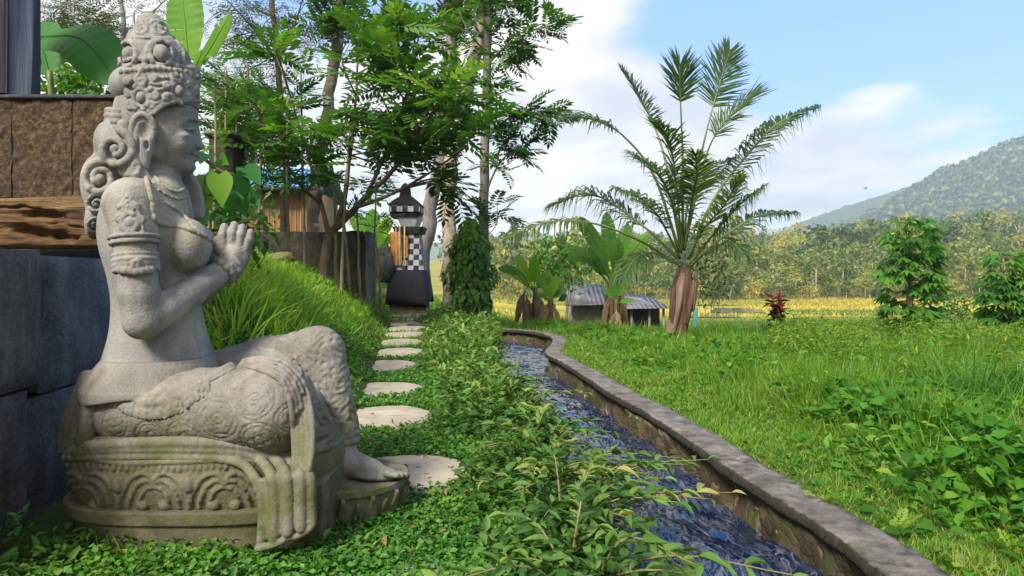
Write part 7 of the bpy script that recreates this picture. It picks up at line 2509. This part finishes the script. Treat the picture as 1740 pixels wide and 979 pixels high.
    root = thing('field_hut', (X(1040, Y), Y + 1.2, -1.6), 'low grey plank hut with weathered sheet-metal roofs beyond the banana plants', 'hut')
    M = Mat('weathered_sheet')
    w = M.math('SINE', M.math('MULTIPLY', M.xyz()[0], 36), 0)
    c = M.ramp(M.noise(2.6, 5, .65), [(.3, (.07, .066, .066)), (.55, (.15, .145, .145)), (.75, (.27, .265, .27))])
    c = M.mix(M.rng(M.noise(6, 4, .6), .60, .70, 0, .6), c, (.16, .075, .04))
    tin = M.done(M.bsdf(c, .55, M.bump(w, .8, .02), spec=.4))
    M = Mat('grey_planks')
    n = M.noise(16, 5, .6, stretch=(3, 3, .1))
    gp = M.done(M.bsdf(M.ramp(n, [(.3, (.10, .085, .065)), (.7, (.28, .24, .19))]), .85, M.bump(n, .6, .01)))
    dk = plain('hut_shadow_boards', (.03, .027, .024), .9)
    Xh, Zh = (lambda u: P(u, 0, Y)[0]), (lambda v: P(0, v, Y)[2])
    def sheet(name, q, th=.025):
        q = np.array(q, float); dn_ = q - [0, 0, th]
        G().add(np.vstack([q, dn_]), np.array([[0, 1, 2, 3], [7, 6, 5, 4], [0, 4, 5, 1], [1, 5, 6, 2], [2, 6, 7, 3], [3, 7, 4, 0]])).build(name, tin, root)
    G().box((Xh(972), Y, -2.2), (Xh(1034), Y + 2.4, Zh(516)), 0).build('wall', gp, root)
    G().box((Xh(1034.5), Y + .5, -2.2), (Xh(1126), Y + 2.3, Zh(519)), 0).build('lean_to_wall', dk, root)
    sheet('roof', [(Xh(957), Y - .6, Zh(518)), (Xh(1036), Y - .6, Zh(516)), (Xh(1030), Y + 1.2, Zh(484)), (Xh(968), Y + 1.2, Zh(484))])
    sheet('roof', [(Xh(968), Y + 1.2, Zh(484)), (Xh(1030), Y + 1.2, Zh(484)), (Xh(1036), Y + 3.0, Zh(514)), (Xh(957), Y + 3.0, Zh(516))])
    sheet('lean_to_roof', [(Xh(1026), Y - .5, Zh(524)), (Xh(1137), Y - .5, Zh(522)), (Xh(1110), Y + 1.5, Zh(503)), (Xh(1030), Y + 1.5, Zh(500))])
    g = G()
    for u in (1042, 1070, 1100, 1124): g.box((Xh(u), Y - .2, -2.2), (Xh(u) + .08, Y - .12, Zh(523)), 0)
    g.build('posts', gp, root)
    # turquoise sheet by the palm
    g = G().box((P(1178, 0, 14)[0], 14.0, -.9), (P(1186, 0, 14)[0], 14.04, P(0, 522, 14)[2]), .005)
    tag(g.build('turquoise_panel', plain('turquoise_paint', (.05, .17, .16)), origin=(P(1182, 0, 14)[0], 14, -.4)), 'upright turquoise panel just right of the palm trunk', 'panel')
    # flooded paddies
    Mw = Mat('paddy_water'); wm = Mw.done(Mw.bsdf((.16, .15, .12), .08, Mw.bump(Mw.noise(2, 3), .1, .05), spec=.6))
    for (u0, v0, u1, v1) in ((1180, 512, 1262, 519), (1205, 523, 1300, 531), (1150, 533, 1260, 539)):
        zz = float(ground_z(np.array([25.]), np.array([85.]))[0]) + .10
        pts = []
        for (u, v) in ((u0, v1), (u1, v1), (u1 - 8, v0), (u0 + 10, v0)):
            Yq = FPX * (CAMH - zz) / (v - HZ); pts.append(((u - 870) / FPX * Yq, Yq, zz))
        mesh('paddy_water', pts, np.array([[0, 1, 2, 3]]), wm)['kind'] = 'structure'


# ------------------------------------------------------------------ hills, forest, haze
def lerp_px(x, pts):
    a = np.array(pts, float)
    return np.interp(x, a[:, 0], a[:, 1])


def build_hills():
    def hill(name, Y0, Y1, prof, z0, mat, nx, ny, x0, x1, rough, cell, power=1.15, lumps=0):
        """prof: skyline as (photo x, photo y) of the ridge at distance Y1"""
        s = np.linspace(x0, x1, nx); t = np.concatenate([np.linspace(0, 1, ny), [1.25, 1.6]])
        V = np.zeros((nx, len(t), 3))
        for j, tt in enumerate(t):
            Y = Y0 + (Y1 - Y0) * tt
            X = (s - 870) / FPX * (Y1 * .35 + .65 * Y)
            zr = CAMH - (lerp_px(s, prof) - HZ) / FPX * Y1
            f = tt ** power if tt <= 1 else max(1 - (tt - 1) * 1.1, 0)
            V[:, j] = np.stack([X, np.full(nx, Y), z0 + (zr - z0) * f], -1)
        amp = np.clip(t, 0, 1)[None]
        big = fbm(V.reshape(-1, 3) / (cell * 14), 4, 3).reshape(nx, -1) - .5
        V[..., 2] += big * rough * 7 * amp * np.clip((1.0 - t)[None] * 3, 0.1, 1)
        can = fbm(V.reshape(-1, 3) * [1, 1, .3] / cell, 3, 7).reshape(nx, -1)
        V[..., 2] += rough * 1.6 * np.abs(can - .5) * 2
        V[..., 1] -= rough * 1.2 * can
        n, m = V.shape[:2]
        i, j = np.meshgrid(np.arange(n - 1), np.arange(m - 1), indexing='ij')
        if lumps:
            rg = np.random.RandomState(77)
            k = lumps
            fi, fj = rg.randint(0, n - 1, k), rg.randint(0, ny - 1, k)
            c_ = V[fi, fj] + (V[fi + 1, fj] - V[fi, fj]) * rg.rand(k, 1) + (V[fi, fj + 1] - V[fi, fj]) * rg.rand(k, 1)
            ph = np.arange(7) * 2 * pi / 7
            tv = np.vstack([np.stack([np.cos(ph), np.sin(ph), 0 * ph - .2], -1), np.stack([.8 * np.cos(ph + .4), .8 * np.sin(ph + .4), 0 * ph + .5], -1), [[0, 0, .85]]])
            q = np.arange(7); q2 = (q + 1) % 7
            tf = [np.stack([q, q2, 7 + q2, 7 + q], -1), np.stack([7 + q, 7 + q2, 0 * q + 14], -1)]
            g = G(); a = rg.rand(k) * 6.28
            sz = rg.uniform(.28, .75, (k, 1)) * cell * np.array([[.55, .55, .8]])
            scatter(g, tv, tf, c_, np.stack([np.cos(a), np.sin(a), 0 * a], -1), np.stack([-np.sin(a), np.cos(a), 0 * a], -1), np.tile([0, 0, 1.0], (k, 1)), sz, rg.rand(k))
            g.V[0] += (rg.rand(*g.V[0].shape) - .5) * cell * .25
            g.build('mountain_forest', leaf_mat('mountain_forest_leaf', [(0, (.010, .026, .016)), (.45, (.026, .052, .026)), (.8, (.062, .092, .038)), (1, (.15, .165, .065))], .12))['kind'] = 'stuff'
        mesh(name, V.reshape(-1, 3), np.stack([i * m + j, (i + 1) * m + j, (i + 1) * m + j + 1, i * m + j + 1], -1).reshape(-1, 4), mat, smooth=False)['kind'] = 'structure'
    def fm(name, a, b, c3, sc):
        M = Mat(name)
        c = M.ramp(M.noise(sc, 6, .7), [(.3, a), (.5, b), (.72, c3)])
        c = M.mix(M.rng(M.noise(sc * .12, 4, .6), .45, .65, 0, .6), c, b)
        return M.done(M.bsdf(c, .95, spec=.05))
    m1 = fm('forest_canopy', (.022, .045, .022), (.055, .085, .032), (.12, .14, .05), .075)
    m2 = fm('far_forest_canopy', (.030, .050, .028), (.05, .075, .035), (.08, .10, .045), .05)
    hill('mountain', 430, 900, [(1000, 470), (1200, 430), (1330, 408), (1400, 392), (1450, 378), (1500, 350), (1545, 322), (1580, 302), (1610, 288), (1660, 266), (1700, 248), (1740, 236), (1850, 214), (2000, 200), (2300, 210)], 14, m1, 520, 170, 1000, 2300, 5.5, 11, lumps=26000)
    hill('far_mountain', 1000, 1400, [(1000, 440), (1200, 410), (1280, 400), (1340, 386), (1400, 364), (1450, 347), (1500, 332), (1550, 316), (1620, 296), (1800, 290)], 40, m2, 320, 60, 1000, 1800, 6, 13)
    hill('low_far_hills', 1450, 1700, [(300, 430), (700, 420), (790, 410), (845, 402), (885, 394), (930, 400), (1000, 410), (1080, 402), (1180, 396), (1290, 390), (1500, 400), (1900, 420)], 20, m2, 260, 30, 300, 1640, 6, 18)
    # gentle rise under the valley forest
    M = Mat('forest_floor'); ff = M.done(M.bsdf(M.ramp(M.noise(.12, 5, .65), [(.3, (.14, .15, .03)), (.7, (.34, .28, .06))]), .95, spec=.05))
    xs, ys = np.linspace(-260, 520, 90), np.linspace(128, 470, 60)
    X, Yg = np.meshgrid(xs, ys, indexing='ij')
    Z = rise_z(X, Yg)
    i, j = np.meshgrid(np.arange(89), np.arange(59), indexing='ij')
    mesh('valley_side', np.stack([X, Yg, Z], -1).reshape(-1, 3), np.stack([i * 60 + j, (i + 1) * 60 + j, (i + 1) * 60 + j + 1, i * 60 + j + 1], -1).reshape(-1, 4), ff, smooth=True)['kind'] = 'structure'


def rise_z(X, Y):
    u = 870 + np.asarray(X) / np.maximum(np.asarray(Y), 1) * FPX
    top = lerp_px(u, [(0, 445), (800, 446), (1000, 443), (1200, 432), (1300, 428), (1420, 420), (1500, 412), (1600, 404), (1740, 394), (2000, 380)])
    zr = CAMH - (top - HZ) / FPX * 420
    t = np.clip((np.asarray(Y) - 128) / 292, 0, 1.2)
    return -4.2 + (zr + 4.2) * t ** 1.1


def far_tree_tpl(kind, rng):
    """returns crown verts/faces, trunk verts/faces for a tree of height 1"""
    g, tr = G(), G()
    if kind == 'flat':
        n, blobs = 240, [(rng.normal(0, .20), rng.normal(0, .20), rng.uniform(.62, .92), rng.uniform(.12, .22)) for _ in range(7)]
        th = .62
    elif kind == 'round':
        n, blobs = 260, [(rng.normal(0, .14), rng.normal(0, .14), rng.uniform(.35, .85), rng.uniform(.14, .24)) for _ in range(8)]
        th = .35
    elif kind == 'low':
        n, blobs = 320, [(rng.normal(0, .26), rng.normal(0, .26), rng.uniform(.12, .72), rng.uniform(.18, .30)) for _ in range(9)]
        th = .3
    elif kind == 'slim':
        n, blobs = 190, [(rng.normal(0, .07), rng.normal(0, .07), z, .07 + .10 * (1 - z)) for z in np.linspace(.35, .95, 8)]
        th = .45
    else:
        th = .78
        for k in range(14):
            a = k * 2.4; r = rng.uniform(.20, .30); e = rng.uniform(-.15, .22)
            d = np.array([cos(a), sin(a), 0]); s = np.array([-sin(a), cos(a), 0]) * .045
            p = [np.array([0, 0, .80]), d * r * .5 + [0, 0, .84 + e * .6], d * r + [0, 0, .80 + e * .5 - .06]]
            g.add([p[0] - s * .3, p[0] + s * .3, p[1] + s, p[2], p[1] - s], [np.array([[0, 1, 2, 4]]), np.array([[4, 2, 3]])], rng.uniform(.1, .5))
        tr.tube([(0, 0, -.05), (.02, 0, .4), (0, 0, .81)], [.016, .012, .010], 5)
        return g, tr
    for (x, y, z, r) in blobs:
        m = n // len(blobs)
        d = rdir(rng, m); p = np.array([x, y, z]) + d * np.array([r * 1.25, r * 1.25, r * (.45 if kind == 'flat' else .9)]) * rng.uniform(.5, 1.05, (m, 1))
        nd = unit(d + rng.normal(0, .6, (m, 3)))
        ax, ay, az = frames(nd, (0, 0, 1), rng.rand(m) * 6)
        q = np.array([[-.5, 0, 0], [.1, .35, .1], [.5, 0, 0], [-.05, -.4, .05]])
        scatter(g, q, np.array([[0, 1, 2, 3]]), p, ax, az, ay, rng.uniform(.05, .10, m), np.clip(rng.rand(m) * .45 + .2 + .15 * rng.rand(), 0, 1))
    tr.tube([(0, 0, -.05), (rng.normal(0, .02), 0, th * .6), (rng.normal(0, .03), 0, th + .1)], [.022, .016, .008], 5)
    for k in range(3):
        a = rng.rand() * 6; tr.tube([(0, 0, th * .7), (.10 * cos(a), .10 * sin(a), th + .12)], [.011, .005], 4)
    return g, tr


def build_forest():
    rng = np.random.RandomState(31)
    kinds = ['flat', 'round', 'slim', 'palm', 'low', 'round', 'low']
    tpls = [far_tree_tpl(k, rng) for k in kinds]
    pale = plain('far_pale_bark', (.34, .29, .20), .9)
    lab = {'flat': 'flat-topped pale-trunked tree in the front row of the far wood behind the rice', 'round': 'rounded yellow-green tree in the front row of the far wood behind the rice',
           'slim': 'slim upright tree in the front row of the far wood behind the rice', 'low': 'low spreading bushy tree in the front row of the far wood behind the rice', 'palm': 'thin coconut palm in the front row of the far wood behind the rice'}
    nm = {'flat': 'flat_topped_tree', 'round': 'rounded_tree', 'slim': 'slim_tree', 'palm': 'distant_palm', 'low': 'bushy_tree'}
    protos = {}
    # front row: trees of their own
    us = np.concatenate([np.linspace(1190, 1750, 46), np.linspace(835, 1130, 14)]) + rng.uniform(-6, 6, 60)
    for u in us:
        Y = rng.uniform(128, 158); k = rng.randint(len(kinds))
        x = (u - 870) / FPX * Y
        z = float(rise_z(x, Y)) if Y > 128 else -4.2
        h = rng.uniform(4.5, 12.5) if kinds[k] != 'palm' else rng.uniform(9, 13)
        if u < 1150: h *= .7
        if k not in protos:
            g, tr = tpls[k]
            root = thing(nm[kinds[k]], (0, 0, 0), lab[kinds[k]], 'tree', 'front row of the far wood')
            c = g.build('crown', LM['forest'], root); t = tr.build('trunk', pale, root)
            protos[k] = (root, [c, t]); r, parts = root, None
        else:
            src, parts = protos[k]
            r = src.copy(); COL.objects.link(r)
            for p in parts:
                q = p.copy(); COL.objects.link(q); q.parent = r
        r.location = (x, Y, z); r.scale = (h, h, h); r.rotation_euler = (0, 0, rng.rand() * 6.28)
    # the wood behind as one mass
    g = G(); tg = G()
    n = 4300
    Y = np.concatenate([150 + 290 * rng.rand(3400) ** .75, 122 + 36 * rng.rand(900)]); X = (rng.uniform(780, 1800, n) - 870) / FPX * Y
    Z = np.where(Y > 128, rise_z(X, Y), -4.0)
    flat_tpl = []
    for gg, tt in tpls:
        flat_tpl.append((np.vstack(gg.V), [np.vstack(gg.Q)] + ([np.vstack(gg.T)] if gg.T else []), np.concatenate(gg.R), np.vstack(tt.V), [np.vstack(tt.Q), np.vstack(tt.T)]))
    K = rng.choice(len(kinds), n, p=np.array([.2, .16, .12, .10, .18, .12, .12]))
    for k in range(len(kinds)):
        m = K == k
        a = rng.rand(m.sum()) * 6.28
        ax = np.stack([np.cos(a), np.sin(a), 0 * a], -1); ay = np.stack([-np.sin(a), np.cos(a), 0 * a], -1); az = np.tile([0, 0, 1.0], (m.sum(), 1))
        h = rng.uniform(5, 12, m.sum()) * np.where(rng.rand(m.sum()) < .10, 1.55, 1) * np.where(np.arange(n)[m] >= 3400, .42, 1); tone = rng.normal(-.05, .34, m.sum())
        V, F, R, Vt, Ft = flat_tpl[k]
        pos = np.stack([X[m], Y[m], Z[m]], -1)
        n0 = g.n
        scatter(g, V, F, pos, ax, ay, az, h, 0)
        g.R[-1] = np.clip((R[None] + tone[:, None]), 0, 1).ravel()
        scatter(tg, Vt, Ft, pos, ax, ay, az, h, 0)
    root = bpy.data.objects.new('far_wood', None); COL.objects.link(root); root['kind'] = 'stuff'
    o = g.build('far_wood', LM['forest']); o['kind'] = 'stuff'
    COL.objects.unlink(root); bpy.data.objects.remove(root)
    o2 = tg.build('far_wood_trunks', pale); o2['kind'] = 'stuff'


def build_haze():
    lo, hi = np.array([-900., -40, -14]), np.array([1300., 1850, 262])
    g = G().box(lo, hi)
    m = bpy.data.materials.new('haze'); m.use_nodes = True
    nt = m.node_tree; nt.nodes.clear()
    out = nt.nodes.new('ShaderNodeOutputMaterial'); v = nt.nodes.new('ShaderNodeVolumePrincipled')
    v.inputs['Color'].default_value = (.74, .87, 1.0, 1); v.inputs['Density'].default_value = HAZE
    v.inputs['Anisotropy'].default_value = 0.2
    nt.links.new(v.outputs[0], out.inputs['Volume'])
    o = g.build('haze', m); o['kind'] = 'stuff'


HAZE = 0.00042


def build_small():
    # bird in the sky
    c = P(1471, 321, 160)
    g = G()
    g.tube([c + [-.32, 0, -.05], c + [0, 0, 0], c + [.36, 0, .05], c + [.5, 0, .06]], [.02, .09, .05, .01], 8)
    g.add([c + [.1, -.05, .03], c + [-.15, -.05, .02], c + [-.30, -.75, .42], c + [-.05, -.7, .45]], np.array([[0, 1, 2, 3]]))
    g.add([c + [.1, .05, .03], c + [-.15, .05, .02], c + [-.30, .75, .42], c + [-.05, .7, .45]], np.array([[3, 2, 1, 0]]))
    tag(g.build('bird', plain('dark_feathers', (.03, .03, .035)), origin=c), 'tiny dark bird flying in front of the mountain skyline', 'bird')
    # mast on the far ridge
    b = P(1403, 368, 1390); t = P(1403, 340, 1390)
    g = G(); g.tube([b - [0, 0, 12], t], [1.3, .5], 5)
    tag(g.build('radio_mast', plain('mast_steel', (.25, .25, .27)), origin=b), 'thin radio mast on the far blue ridge', 'mast')
    # twigs and straws lying in the foreground plants
    rng = np.random.RandomState(2)
    # mist lying where the wood meets the mountain
    c = P(1255, 399, 470)
    g = G(); n, m = 14, 24
    th = np.linspace(0.01, pi - .01, n); ph = np.arange(m) * 2 * pi / m
    T, Q_ = np.meshgrid(th, ph, indexing='ij')
    V = c + np.stack([70 * np.sin(T) * np.cos(Q_), 26 * np.sin(T) * np.sin(Q_), 6.5 * np.cos(T)], -1)
    i, j = np.meshgrid(np.arange(n - 1), np.arange(m), indexing='ij'); j2 = (j + 1) % m
    g.add(V.reshape(-1, 3), np.stack([i * m + j, (i + 1) * m + j, (i + 1) * m + j2, i * m + j2], -1).reshape(-1, 4))
    mm = bpy.data.materials.new('mist'); mm.use_nodes = True
    nt = mm.node_tree; nt.nodes.clear()
    out = nt.nodes.new('ShaderNodeOutputMaterial'); v = nt.nodes.new('ShaderNodeVolumePrincipled')
    v.inputs['Color'].default_value = (.95, .97, 1, 1); v.inputs['Density'].default_value = .012
    nt.links.new(v.outputs[0], out.inputs['Volume'])
    g.build('mist', mm)['kind'] = 'stuff'

build_ground()
build_canal()
build_left_walls()
build_statue()
build_path()
build_leaf_mats()
build_structures()
build_shrine()
build_hills()
build_forest()
build_haze()
build_grass()
build_stand()
build_bananas()
build_palm()
build_bank_shrubs()
build_small()
